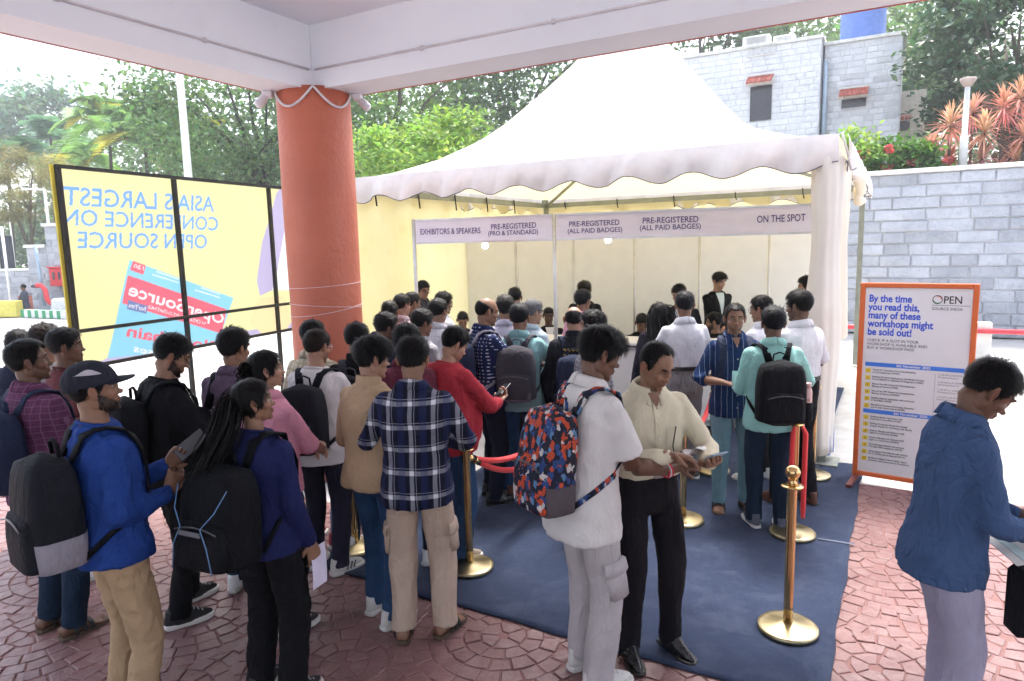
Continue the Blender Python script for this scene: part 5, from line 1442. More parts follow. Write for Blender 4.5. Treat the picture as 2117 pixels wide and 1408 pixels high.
# side sheets: left, back and the far part of the right side
def sheet(A_, B_, out, amp, seed, z0=.02, z1=EZ-.16, folds=9):
    A_ = np.array(A_); B_ = np.array(B_)
    def f(u, v):
        p = A_+(B_-A_)*u; z = z0+v*(z1-z0)
        return TW(p[0], p[1], z)+out*(amp*math.sin(u*folds*3.1+1.5*math.sin(u*7+seed)+v*1.2)*(1-.6*v)+.03*math.sin(v*4+u*5))
    return MB().grid(f, 70, 18)
sheet((-h2-.02, -h2+.05), (-h2-.02, h2), -e1, .05, 1).build('side_sheet', pvcw, tent, True)
sheet((-h2, h2+.03), (h2-.4, h2+.03), e2, .03, 2).build('side_sheet', pvcw, tent, True)
# curtain gathered round the front right post
cur = MB(); ncr = 96
rings = []
for z in np.concatenate([np.linspace(.10, 2.9, 26), [3.0]]):
    t_ = z/3.0; ring = []
    for k in range(ncr):
        a = 2*math.pi*k/ncr
        r1 = 1+.07*math.sin(4*a+1.6*math.sin(z*.8))+.025*math.sin(9*a+z*1.2)
        ra = (.135+.03*math.exp(-((z-1.15)/.55)**2)-.02*math.exp(-((z-2.1)/.4)**2))*r1*(1 if z < 2.95 else .7)
        rb = ra*1.25
        ring.append(TW(h2-.10-.01*math.sin(z*2)+math.cos(a)*ra, -h2+.10+math.sin(a)*rb, z))
    rings.append(ring)
cur.loft(rings).build('curtain', pvc, tent, True)
# loose flap hanging outside, ending higher
def flap(u, v):
    z = 1.02+.30*u+v*(2.85-1.02-.30*u)
    return TW(h2-.0+.09*u, -h2+.10+.26*u+.03*math.sin(v*5), z)+e1*(.05*math.sin(u*11+v*2))*(1.1-v)
MB().grid(flap, 26, 30).build('curtain_flap', pvc, tent, True)
MB().grid(lambda u, v: TW(h2-.01+.03*u+.01*math.sin(u*9), -h2+.04+.16*u, .08+v*1.0)+e1*.02*math.sin(v*6+u*8), 16, 16).build('curtain_flap', mat('blue_tarp', (.12, .20, .50), .6), tent, True)
# rolled side sheet bundle at the corner
pts = [TW(h2+.10+.04*math.sin(k), -h2+.35+k*.42, EZ-.34+.05*math.sin(k*2.1)-.02*k) for k in range(7)]
MB().tube(pts, [.03, .06, .05, .07, .05, .06, .04], 12).build('rolled_sheet', pvc, tent, True)
MB().tube([TW(h2+.02, -h2-.02, EZ+.03), TW(h2+.06, -h2+.02, EZ-.12), TW(h2+.10, -h2+.10, EZ-.3)], .012, 6).build('lacing', mat('rope_white', (.6, .58, .55), .9), tent, True)
MB().box(TW(h2-.05, -h2+.05, .02), (.30, .30, .02), q3).build('base_plate', steel, tent)

# ---- registration booth of white system panels
F0 = np.array([-1.25, 9.06, 0]); fd = np.array([.9365, -.3506, 0]); fnn = np.cross(fd, ez); fq = np.stack([fd, np.cross(ez, fd), ez], 1)
fnn = -np.cross(ez, fd)
FT, FB_ = 2.530, 2.258
booth = tag(empty('registration_booth', F0), 'white panel registration booth with lettered header inside the tent', 'booth')
def FW(a, b, z): return fd*a-fnn*b+ez*z            # a along the header, b into the booth
panel = mat('booth_panel', (.80, .80, .775), .45, var=.03); alu = mat('booth_aluminium', (.52, .52, .55), .35, .6)
header_m = mat('header_board', (.66, .62, .70), .5, var=.03)
HL = 4.95; post_a = float((P(1148, 500, 8.42)*np.array([1, 1, 0])-F0)@fd)
for a0, a1 in ((.03, post_a-.03), (post_a+.03, HL)):
    MB().box(FW((a0+a1)/2, 0, (FT+FB_)/2), (a1-a0, .012, FT-FB_), fq).build('header_board', header_m, booth)
    for z in (FT+.012, FB_-.012): MB().box(FW((a0+a1)/2, 0, z), (a1-a0, .036, .024), fq).build('header_rail', alu, booth)
for a in (0, post_a, HL+.03):
    MB().tube([FW(a, 0, 0), FW(a, 0, FT+.03)], .024, 8).build('post', alu, booth, True)
DB = 2.85
for k in range(-1, 5):
    a0 = k*1.0; oa = float((P(1066, 500, 11.6)*np.array([1, 1, 0])-F0)@fd)+k
    MB().box(FW(oa+.5, DB, 1.25), (.955, .010, 2.42), fq).build('wall_panel', panel, booth)
    MB().tube([FW(oa, DB, 0), FW(oa, DB, 2.5)], .02, 8).build('post', alu, booth, True)
    for z in (.03, 2.48): MB().box(FW(oa+.5, DB, z), (.955, .03, .03), fq).build('panel_rail', alu, booth)
purple = mat('header_print', (.045, .02, .15), .5, var=.05)
def FU(px, py):
    d = ray(px, py); o = np.array([0, 0, EYE]); t_ = ((F0-o)@fnn)/(d@fnn); p = o+d*t_-F0; return float(p@fd), float(p[2])
def htext(body, x0, x1, yb, yt):
    a, fs = text_mesh(body, 1.0, .011, 1.0, 'CENTER'); lo, hi = a.min(0), a.max(0); n = (a-lo)/(hi-lo+1e-9)
    u0, z0_ = FU(x0, yb[0]); u1, z1_ = FU(x1, yb[1]); _, zt0 = FU(x0, yt)
    h_ = zt0-z0_
    v = [FW(u0+q[0]*(u1-u0), -.0085, z0_+(z1_-z0_)*q[0]+q[1]*h_) for q in n]
    MB().add(v, fs).build('lettering', purple, booth)
htext('EXHIBITORS & SPEAKERS', 870, 994, (485.5, 482.5), 473.5)
htext('PRE-REGISTERED', 1016, 1109, (475, 471), 463.5); htext('(PRO & STANDARD)', 1010, 1113, (491, 487), 478)
htext('PRE-REGISTERED', 1177, 1281, (469, 465), 458); htext('(ALL PAID BADGES)', 1174, 1287, (486, 482.5), 473)
htext('PRE-REGISTERED', 1329, 1444, (462.5, 459), 450); htext('(ALL PAID BADGES)', 1323, 1449, (480, 476), 466)
htext('ON THE SPOT', 1565, 1665, (461, 457), 446)
# counters under the header
ctop = mat('counter_top', (.70, .69, .68), .4, var=.03)
for k in range(5):
    a0 = .06+k*.985; 
    e = tag(empty('counter', F0+FW(a0, 0, 0), 0), ['registration counter under the leftmost header post', 'second registration counter from the left', 'middle one of the registration counters', 'fourth registration counter from the left', 'rightmost registration counter next to the tent post'][k], 'counter', 'registration counters')
    MB().box(FW(.5, .28, .49), (.93, .50, .90), fq).build('front_panel', panel, e)
    MB().box(FW(.5, .28, .985), (.98, .60, .035), fq, .006).build('counter_top', ctop, e)
    for x_, y_ in ((.03, .02), (.97, .02), (.03, .54), (.97, .54)): MB().tube([FW(x_, y_, 0), FW(x_, y_, .965)], .02, 8).build('post', alu, e, True)
    for z in (.10, .93): MB().box(FW(.5, .02, z), (.90, .03, .03), fq).build('rail', alu, e)
bulb = NT('lit_bulb'); bulb.b.inputs['Emission Color'].default_value = (1, .97, .92, 1); bulb.b.inputs['Emission Strength'].default_value = 14
for k, (px, py) in enumerate(((1003, 508), (1257, 496))):
    p = P(px, py, 9.5 if k == 0 else 9.0); e = tag(empty('spot_bulb', p), ['lit white bulb under the header left half', 'lit white bulb under the header centre'][k], 'lamp', 'booth bulbs')
    MB().ball((0, 0, 0), .042, 14, 10).build('bulb', bulb.m, e, True); MB().tube([(0, 0, .03), (0, 0, .12)], .03, 10).build('socket', alu, e, True)
    MB().tube([(0, 0, .1), (0, 0, 2.5-p[2])], .006, 5).build('cord', alu, e)

# ---- standing workshop sign
SL = G(1762, 987); SLt = 1.79; sdv = np.array([.80, -.60, 0]); sdv /= np.linalg.norm(sdv); snn = -np.cross(ez, sdv); sq = np.stack([sdv, np.cross(ez, sdv), ez], 1)
sign = tag(empty('standing_sign', SL), 'tall orange framed white sign listing workshop times', 'sign')
SW = .87; z0s = .04
def SP(u, z, off=0.0): return sdv*u+ez*z+snn*off
orange = mat('orange_frame', (.62, .13, .03), .45)
MB().box(SP(SW/2, (z0s+SLt)/2), (SW-.06, .018, SLt-z0s-.06), sq).build('board', mat('sign_white', (.72, .72, .75), .4, var=.02), sign)
for u in (.02, SW-.02): MB().box(SP(u, (z0s+SLt)/2), (.042, .045, SLt-z0s), sq, .005).build('frame', orange, sign)
for z in (z0s+.02, SLt-.02): MB().box(SP(SW/2, z), (SW-.085, .044, .042), sq, .005).build('frame', orange, sign)
for u in (.03, SW-.03): MB().bar(SP(u, .02, .34), SP(u, .02, -.34), .045, .04).build('foot', mat('foot_maroon', (.16, .04, .035), .5), sign)
sblue = mat('sign_blue', (.02, .08, .62), .5, var=.03); sblk = mat('sign_black', (.015, .015, .02), .5); sbar = mat('sign_bar', (.05, .20, .72), .5); syel = mat('sign_yellow', (.75, .55, .03), .5); swht = mat('sign_letter_white', (.8, .8, .8), .5); sgry = mat('sign_grey', (.08, .08, .09), .5)
FZ = .0095
def stext(body, u, z, size, m, off=.001, bold=.0, xs=1.0, align='LEFT', **k):
    return text_on('lettering', body, size, SP(u, z), sdv, ez, FZ+off, m, sign, bold=bold, xs=xs, align=align, **k)
HI = SLt-z0s
for k, s_ in enumerate(('By the time', 'you read this,', 'many of these', 'workshops might', 'be sold out!')):
    stext(s_, .07, SLt-.165-k*.073, .088, sblue, bold=.0025, xs=.80)
for k, s_ in enumerate(('CHECK IF A SLOT IN YOUR', 'WORKSHOP IS AVAILABLE AND', 'BUY A WORKSHOP PASS!')): stext(s_, .07, SLt-.515-k*.034, .034, sblk, xs=.95)
stext('PEN', .625, SLt-.165, .088, sblk, xs=.86, bold=.0008); stext('SOURCE INDIA', .545, SLt-.222, .034, sblk, xs=.95)
ang = np.linspace(0, 2*math.pi, 37)
oc = (.583, SLt-.134)
for k, cm in enumerate((mat('ring_red', (.6, .08, .05), .5), mat('ring_green', (.05, .35, .12), .5), sblk)):
    a0, a1 = ((.2, 1.9), (3.4, 5.2), (0, 6.2832))[k]; r0, r1 = ((.026, .031), (.026, .031), (.031, .037))[k]
    qa = np.linspace(a0, a1, 30); mb = MB()
    mb.loft([[SP(oc[0]+math.cos(a)*r, oc[1]+math.sin(a)*r, FZ+.001) for a in qa] for r in (r0, r1)], False, False); mb.build('emblem_ring', cm, sign)
MB().box(SP(.68, SLt-.182, FZ), (.27, .002, .003), sq).build('rule', sblk, sign)
ses = [('Hands-On Cassandra: From Data Modeling', 'to Full Deployment (WS01)', '11:30 AM to 02:30 PM', 'Workshop Room 1'), ('Building AI Native Applications with Model Context', 'Protocol(MCP) for Dynamic AI Integration (WS02)', '11:30 AM to 01:30 PM', 'Workshop Room 2'),
       ('Beyond the API: Hands-On Command-Line', 'Mastery of Gemini (WS03)', '11:30 AM to 12:30 PM', 'Workshop Room 3'), ('Beyond the API: Hands-On Command-Line', 'Mastery of Gemini (WS03A)', '1:15 AM to 02:15 PM', 'Workshop Room 3'),
       ('Building Agentic Application with Anthropic', 'in Snowflake (WS05)', '', ''), ('MariaDB in Practice: Community, Education', 'and AI with Vector Search (WS06)', '', '')]
ses2 = [('Building Agentic Application with', 'Anthropic in Snowflake (WS07)'), ('Building Production-Ready Knowledge', 'Graphs: Hands-On Workshop with Neo4j,'), ('Deploy, Manage, and Observe ADK', 'Agent on Cloud Run (WS09)'), ('Deploy, Manage, and Observe ADK', 'Agent on Cloud Run (WS09A)'),
        ('Strengthening Software Governance', 'Through OSS Compliance (WS10)'), ('Automating CI Workflows with GitHub', 'for C, Python, Java & Beyond (WS11)'), ('Building Intelligent Observability: Agent', 'Hands-on with Kubernetes & Prometheus')]
zz = SLt-.72
MB().box(SP(SW/2, zz, FZ), (SW-.13, .002, .036), sq).build('date_bar', sbar, sign); stext('5th November 2025', SW/2, zz-.009, .031, swht, .0022, .0006, align='CENTER')
for k, s_ in enumerate(ses):
    z = zz-.062-k*.0635
    MB().box(SP(.09, z+.004, FZ), (.04, .002, .038), sq).build('number_tile', syel, sign); stext(str(k+1), .09, z-.006, .028, sgry, .0022, align='CENTER')
    stext(s_[0], .125, z+.008, .0205, sgry, xs=.92, bold=.0005); stext(s_[1], .125, z-.014, .0205, sgry, xs=.92, bold=.0005)
    if s_[2]: stext(s_[2], .62, z+.008, .0205, sgry, xs=.92); stext(s_[3], .62, z-.014, .0205, sgry, xs=.92)
zz -= .062+6*.0635-.018
MB().box(SP(SW/2, zz, FZ), (SW-.13, .002, .036), sq).build('date_bar', sbar, sign); stext('6th November 2025', SW/2, zz-.009, .031, swht, .0022, .0006, align='CENTER')
for k, s_ in enumerate(ses2):
    z = zz-.062-k*.0635
    MB().box(SP(.09, z+.004, FZ), (.04, .002, .038), sq).build('number_tile', syel, sign); stext(str(k+1), .09, z-.006, .028, sgry, .0022, align='CENTER')
    stext(s_[0], .125, z+.008, .0205, sgry, xs=.92, bold=.0005); stext(s_[1], .125, z-.014, .0205, sgry, xs=.92, bold=.0005)
MB().box(SP(.60, SLt-1.02, FZ), (.0015, .002, .52), sq).build('rule', sgry, sign)

# ---- brass rope stanchions
t = NT('brass'); t.set(t.mix(t.noise(5, 3), (.62, .41, .17), (.76, .54, .26)), t.math('MULTIPLY_ADD', t.noise(30, 4), .16, .06), 1.0); brass = t.m
t = NT('brass_base'); t.set(t.mix(t.ramp(t.noise(4, 5), .35, .7), (.34, .28, .16), (.56, .48, .31)), t.math('MULTIPLY_ADD', t.noise(12, 5), .35, .18), 1.0); t.bump(t.noise(30, 4), .08, .004); brass_b = t.m
SH = .95
def stanchion(px, py, lab, sc_=1.0, yaw=0.0):
    g_ = G(px, py); e = tag(empty('stanchion', g_), lab, 'stanchion', 'brass rope stanchions')
    z = .012
    MB().lathe([(.155, z), (.163, z+.004), (.163, z+.022), (.157, z+.028), (.14, z+.031), (.05, z+.045), (.03, z+.05)], (0, 0, 0), 48).build('base', brass_b, e, True)
    MB().lathe([(.026, z+.045), (.026, .16), (.0255, .17), (.0255, .845), (.027, .85)], (0, 0, 0), 32).build('tube', brass, e, True)
    MB().lathe([(.052, .850), (.058, .853), (.058, .859), (.050, .862), (.03, .863)], (0, 0, 0), 36).build('rope_ring', brass, e, True)
    MB().lathe([(.022, .862), (.030, .868), (.017, .885), (.016, .893), (.021, .897)]+[(.040*math.sin(a), .9335-.040*math.cos(a)) for a in np.linspace(.55, 3.14, 14)], (0, 0, 0), 32).build('finial', brass, e, True)
    return g_
sts = {}
for nm, px, py, lab in (('a', 972, 1177, 'brass stanchion with rope beside the plaid shirt person'), ('b', 1628, 1306, 'nearest brass stanchion standing alone on the carpet front'), ('c', 1638, 1108, 'brass stanchion with two red ropes hanging straight down'), ('d', 1262, 1262, 'brass stanchion half hidden between the two men in front'),
        ('e', 735, 1137, 'brass stanchion base beside the striped white sneakers'), ('f', 1412, 1080, 'brass stanchion mostly hidden behind the cream shirt man'), ('g', 1472, 977, 'brass stanchion between the grey trousers and teal trousers'), ('h', 1678, 987, 'brass stanchion near the tent post behind black trousers')):
    sts[nm] = stanchion(px, py, lab)
t = NT('rope_velvet'); t.set(t.mix(t.noise(9, 3), (.62, .025, .03), (.74, .045, .05)), .65, 0, .3); t.b.inputs['Sheen Weight'].default_value = .6; t.b.inputs['Sheen Tint'].default_value = (1, .4, .4, 1); velvet = t.m
def rope(p0, p1, sag, lab, z0=.80, z1=.80):
    p0 = np.array(p0); p1 = np.array(p1); e = tag(empty('rope', p0), lab, 'rope', 'red velvet ropes')
    pts = [(p1-p0)*s_+np.array([0, 0, z0+(z1-z0)*s_-sag*4*s_*(1-s_)]) for s_ in np.linspace(.04, .96, 25)]
    MB().tube(pts, .021, 12).build('rope_body', velvet, e, True)
    for q in (0, -1):
        d = (pts[1]-pts[0]) if q == 0 else (pts[-2]-pts[-1]); d /= np.linalg.norm(d)
        MB().tube([pts[q]-d*.05, pts[q]-d*.045, pts[q]+d*.03], [.010, .025, .025], 10).build('end_ferrule', brass, e, True)
far = G(1190, 1010)
rope(sts['a'], far, .20, 'upper red velvet rope from the stanchion beside the plaid shirt'); rope(sts['a']+np.array([.03, .05, 0]), far+np.array([0, .12, 0]), .30, 'lower red velvet rope from the stanchion beside the plaid shirt', .78, .76)
rope(sts['g'], sts['f'], .18, 'red velvet rope rising behind the cream shirt man')
rope(sts['c'], sts['h']+np.array([-.25, -.25, 0]), .17, 'red velvet rope looping toward the tent post')
for s_, lab, l0 in ((-.046, 'left straight hanging red rope on the stanchion', .12), (.046, 'right straight hanging red rope on the stanchion', .16)):
    p = sts['c']; e = tag(empty('rope', p), lab, 'rope', 'red velvet ropes')
    MB().tube([(s_*.6, -.045, .85), (s_, -.06, .80), (s_*1.05, -.055, .5), (s_*1.1, -.05, l0+.08), (s_*1.1, -.05, l0)], [.012, .018, .018, .018, .015], 12).build('rope_body', velvet, e, True)
# ================================================================== PEOPLE
def who(label, px, py, h, face, fix=None, extra=.0, **k):
    F = person(label, 0, 0, face, h=h, **k)
    top = F.hc+np.array([0, 0, .122*F.hs+extra]); zt_ = F.root.location[2]+top[2]*F.sc
    g_ = G(px, py, zt_) if fix is None else np.array([*fix, 0])
    R_ = rotz(-rad(face)); off = R_ @ np.array([top[0], top[1], 0])*F.sc
    F.root.location = (g_[0]-off[0], g_[1]-off[1], F.root.location[2])
    return F
black_c = cloth('cloth_black', (.0055, .0055, .0075)); navy_c = cloth('cloth_navy', (.012, .016, .035)); jean = cloth('denim_blue', (.025, .060, .135), var=.25); jeand = cloth('denim_dark', (.010, .022, .045), var=.2)
suit_c = cloth('suit_black', (.0045, .0045, .006)); white_c = cloth('shirt_white', (.66, .66, .70), fold=.2); khaki = cloth('chino_khaki', (.36, .25, .15)); grey_t = cloth('trousers_grey', (.23, .22, .22)); charc = cloth('trousers_charcoal', (.011, .009, .012))
packb = cloth('pack_black', (.0035, .004, .0065), rough=.75); packg = cloth('pack_grey', (.045, .042, .055), rough=.7); packn = cloth('pack_navy', (.018, .026, .06), rough=.7); packl = cloth('pack_light_grey', (.25, .23, .27), rough=.7); packc = cloth('pack_charcoal', (.009, .010, .015), rough=.75)
lea_b = mat('leather_black', (.010, .010, .012), .28, spec=.6); lea_br = mat('leather_brown', (.10, .035, .02), .4); snk_w = mat('sneaker_white', (.58, .56, .54), .6); snk_b = mat('sneaker_black', (.014, .014, .016), .65); snk_g = mat('sneaker_grey', (.10, .11, .15), .7); snk_br = mat('sneaker_taupe', (.05, .04, .045), .7)
belt_b = mat('belt_black', (.012, .011, .011), .4)
def suit_front(F, shirtm=white_c, tie=None):
    V = MB(); L = []
    for s_ in (-1, 1): pass
    rows = []
    for z in np.linspace(1.14, 1.425, 9):
        w_ = .008+.055*(z-1.14)/.285
        rows.append([F.bend(F.tpt(q*w_, z, .019)) for q in np.linspace(-1, 1, 7)])
    V.loft(rows, False, False); V.build('shirt_front', shirtm, F.root, True)
    for s_ in (-1, 1):
        lp = MB(); rows = []
        for z in np.linspace(1.13, 1.43, 9):
            w_ = .010+.055*(z-1.14)/.285; o_ = .014+.055*math.sin(math.pi*min(1, (z-1.12)/.28))*(1 if z < 1.36 else .6)
            rows.append([F.bend(F.tpt(s_*(w_-.004), z, .023)), F.bend(F.tpt(s_*(w_+o_*.5), z, .028)), F.bend(F.tpt(s_*(w_+o_), z, .022))])
        lp.loft(rows, False, False); lp.build('lapel', suit_c, F.root, True)
    if tie is not None:
        rows = [[F.bend(F.tpt(q*(.017 if z < 1.38 else .012), z, .026)) for q in (-1, 0, 1)] for z in np.linspace(1.15, 1.41, 6)]
        MB().loft(rows, False, False).build('tie', tie, F.root, True)
def placket(F, m, z0=1.03, z1=1.40, n=5):
    MB().loft([[F.bend(F.tpt(q, z, .0165)) for q in (-.016, 0, .016)] for z in np.linspace(z0, z1, 14)], False, False).build('placket', m, F.root, True)
    for z in np.linspace(z0+.03, z1-.03, n): MB().ball(F.bend(F.tpt(0, z, .019)), (.005, .003, .005), 8, 6).build('button', mat('button_pale', (.6, .58, .55), .4), F.root, True)
def lock(mb, pts, r0, n=60, spread=.5, seed=0, wid=.004):
    """many curved strands following a guide"""
    r = np.random.RandomState(seed); pts = np.array(pts, float)
    for k in range(n):
        o = r.normal(size=3)*r0*spread; o2 = r.normal(size=3)*r0*.35
        q = np.array([p+o*(1.0 if 0 < i < len(pts)-1 else (.55 if i == 0 else .5))*w_+o2*(i/len(pts))*w_ for i, (p, w_) in enumerate(zip(pts, np.interp(np.linspace(0, 1, len(pts)), [0, .25, .7, 1], [.6, 1, 1, .45])))])
        T = np.gradient(q, axis=0); sd = np.cross(T, r.normal(size=3)); sd /= np.linalg.norm(sd, axis=1)[:, None]+1e-9
        ws = wid*np.interp(np.linspace(0, 1, len(q)), [0, .5, 1], [1, 1, .15])[:, None]
        mb.loft([[a-b, a+b] for a, b in zip(q, sd*ws)], False, False, np.ones(3)*r.uniform(.4, 1.7))
def smooth_path(pts, n=14):
    pts = np.array(pts, float); t_ = np.linspace(0, len(pts)-1, n); out = []
    for v in t_:
        i = min(int(v), len(pts)-2); f_ = v-i; p0 = pts[max(i-1, 0)]; p1 = pts[i]; p2 = pts[i+1]; p3 = pts[min(i+2, len(pts)-1)]
        out.append(.5*((2*p1)+(-p0+p2)*f_+(2*p0-5*p1+4*p2-p3)*f_**2+(-p0+3*p1-3*p2+p3)*f_**3))
    return np.array(out)
hairb = hair_mat('hair_black', (.0055, .0048, .005))
STD = ((-.10, .0, 8), (.10, .02, 8))

# 1 cap man
F = who('bearded person in blue sweatshirt and dark cap holding a phone', 188, 752, 1.74, 40, lod=2, skin='m', head=(16, -6, 0), top=cloth('sweat_blue', (.015, .048, .225)), collar='crew', trous=khaki, leg='reg', beard=1.0, hl=(.03, .25, 1.18), hr=(.11, .21, 1.08), er=(.35, -.9, -.7), pl=((.7, .2, .6), (.5, .5, .7)), pr=((-.8, .3, .3), (-.15, .5, .8)), curl=(.55, .6), hem=.84, loose=1.05, hair='crop', hairlen=.7, w=1.02, fold=.008)
capm = cloth('cap_navy', (.018, .020, .032), rough=.8)
D = dirs(64, 40); R_ = head_r(D); Pl = D*R_[..., None]; keep = sstep(.028, .036, Pl[..., 2]+.05*np.clip(-Pl[..., 1], 0, 1)*0+.012*(Pl[..., 1] < -.05))
cp = MB().add(F.H((D*(R_+.012+.010*np.clip(Pl[..., 2]/.1, 0, 1))[..., None]).reshape(-1, 3)), grid_faces(64, 40, keep.reshape(-1))); capo = cp.build('cap', capm, F.root, True)
capo.modifiers.new('thickness', 'SOLIDIFY').thickness = .003
vis = []
for u in np.linspace(-1, 1, 17):
    a = u*1.12; p0 = np.array([math.sin(a)*.083, math.cos(a)*.098, .037]); ln = .075*math.sqrt(max(0, 1-(u*.97)**2))
    vis.append([F.H(p0+np.array([math.sin(a)*.25*ln*f_, ln*f_, -.10*ln*f_-.012*u*u*f_])) for f_ in (0, .35, .7, 1)])
v_ = MB().loft(vis, False, False).build('visor', capm, capo, True); v_.modifiers.new('thickness', 'SOLIDIFY').thickness = .004
for s_ in (1,):
    pz = []
    for u in np.linspace(0, 1, 12):
        th = rad(60+70*u); el_ = .75+.25*math.sin(u*3.1); d_ = np.array([[math.sin(th)*math.cos(el_), math.cos(th)*math.cos(el_), math.sin(el_)], [math.sin(th+.12)*math.cos(el_-.22*math.sin(u*3.14)), math.cos(th+.12)*math.cos(el_-.22*math.sin(u*3.14)), math.sin(el_-.22*math.sin(u*3.14))]])
        rr = head_r(d_)+.0255; pz.append([F.H(d_[0]*rr[0]), F.H(d_[1]*rr[1])])
    MB().loft(pz, False, False).build('cap_patch', mat('cap_grey', (.4, .38, .42), .8), capo, True)
backpack(F, 'dark backpack with pale grey lower panel on the capped person', packc, packc, .33, .50, .19, .86, low=packl, strapm=packb)
phone(F, 'dark phone held upright by the capped person', 'l', (.05, .02, .03), (.5, -.55, .4), (.02, .018, .03))
# 2-5 behind him at the left edge
F = who('person in purple checked shirt at the left edge', 55, 706, 1.74, 25, lod=2, skin='d', head=(28, -4, 0), top=cloth('check_purple', (.11, .035, .085), 'check', c2=(.24, .13, .22), per=.035, wid=.09), collar='collar', trous=jeand, leg='reg', hem=.80, hair='short', line='high', beard=.25, hl=(-.12, .28, 1.05), hr=(.14, .3, 1.0), curl=(.6, .6), w=1.05, shoes=('sandal', None))
backpack(F, 'dark backpack of the person in purple checks', packn, packn, .30, .46, .16, .90)
who('dark haired person in maroon top behind the purple checked shirt', 133, 682, 1.72, 35, lod=1, skin='d', head=(25, 0, 0), top=cloth('tee_maroon', (.10, .025, .03)), collar='crew', trous=jeand, hair='mop', hairlen=.9, sleeve='short')
who('person at far left whose brown tousled hair shows behind others', 92, 674, 1.72, 20, lod=1, skin='m', head=(0, 0, 0), top=cloth('tee_grey', (.16, .16, .17)), trous=jeand, hair='mop', haircol='brown', sleeve='short')
who('person with neat dark hair at the extreme left edge', 36, 682, 1.68, -10, lod=1, skin='m', head=(0, 0, 0), top=navy_c, trous=jeand, hair='fem', line='low', fem=True)
# 6 black t-shirt
F = who('bearded person in black tee shirt looking down at a phone', 352, 696, 1.74, 42, lod=2, skin='m', head=(22, 24, 0), lean=4, top=black_c, sleeve='half', collar='crew', trous=black_c, leg='reg', beard=1.0, glasses='wire', hair='mop', hairlen=.85, hl=(-.04, .30, 1.16), hr=(.13, .34, 1.17), er=(.5, -.6, -.7), pr=((-.2, .3, .9), (-.3, .8, .35)), curl=(.5, .45), stance=((-.12, .10, 6), (.12, -.06, 10)), shoes=('sneaker', snk_b), loose=1.08, hem=.80)
backpack(F, 'black backpack on the person in the black tee shirt', packb, packb, .30, .46, .17, .90)
phone(F, 'pale lit phone held by the bearded person in black', 'r', (-.02, .02, .03), (-.1, -.35, .9), (.5, .5, .55), lit=True)
# 7 printed purple shirt
F = who('person in purple shirt with white winged motorcycle print on the back', 482, 684, 1.72, 8, lod=2, skin='m', head=(22, 6, 0), top=cloth('shirt_plum', (.125, .085, .135)), sleeve='half', collar='collar', trous=jeand, hair='short', hairlen=1.25, hl=(-.1, .3, 1.1), hr=(.12, .3, 1.1), hem=.80, w=1.03)
prm = mat('shirt_print_white', (.62, .60, .63), .8)
def backprint(F, body, zc, size, arc=0.0, x0=0.0, bold=.0, xs=1.0):
    a, fs = text_mesh(body, size, bold, xs, 'CENTER'); v = []
    for q in a:
        x_ = q[0]+x0; v.append(F.bend(F.tpt(x_, zc+q[1]-arc*x_*x_, .020, True)))
    MB().add(v, fs).build('back_print', prm, F.root)
# tpt runs left-right in the wearer's frame: seen from behind this already reads correctly
backprint(F, 'MOTORCYCLE', 1.235, .052, 4.2, bold=.001); backprint(F, 'LEND', 1.175, .062, bold=.001, xs=.9); backprint(F, 'M', 1.085, .10, bold=.002, xs=1.2); backprint(F, 'The Way', 1.055, .030); backprint(F, 'WAY RACING', 1.005, .045, -1.5, bold=.001); backprint(F, 'CLASS SON', .975, .026)
for s_ in (-1, 1):
    for k in range(7):
        wv = []
        for u in np.linspace(0, 1, 6): wv.append(F.bend(F.tpt(s_*(.03+(.105-.011*k)*u), 1.105+.06*u*u-.013*k+.004*u, .020, True)))
        MB().tube(wv, [.004, .005, .005, .0045, .004, .001], 4, True, .4).build('back_print', prm, F.root)
backpack(F, 'black backpack slung on the left shoulder of the purple shirt', packb, packb, .28, .44, .16, .84, straps=('l',), xo=-.20)
# 8 pink
F = who('person in pink shirt with folded arms and hair bun', 548, 726, 1.66, 38, lod=2, fem=True, skin='f', head=(28, -2, 0), line='fem', hair='fem', top=cloth('shirt_pink', (.62, .27, .36)), sleeve='rolled', collar='collar', trous=black_c, leg='wide', hl=(.12, .20, 1.10), hr=(-.08, .24, 1.07), el=(-.9, .1, -.5), er=(.9, .1, -.5), pl=((0, -1, 0), (1, .1, -.1)), pr=((0, -.3, -1), (-1, .15, .1)), curl=(.3, .35), hem=.86, shoes=('sneaker', snk_br), stance=((-.09, .05, 5), (.09, -.02, 5)))
bn_ = MB(); lock(bn_, [F.H(p) for p in ((0, -.09, .02), (.03, -.13, .04), (.0, -.15, .0), (-.03, -.13, -.03), (0, -.10, -.01))], .022, 60, .8, 3, .005); bn_.ball(F.H((0, -.115, .0)), .032, 12, 8); lock(bn_, [F.H(p) for p in ((0, -.11, -.01), (.01, -.14, -.04), (0, -.14, -.09), (.01, -.12, -.13))], .03, 50, .9, 4, .004)
bn_.build('hair_bun', hairb, F.root, True, True)
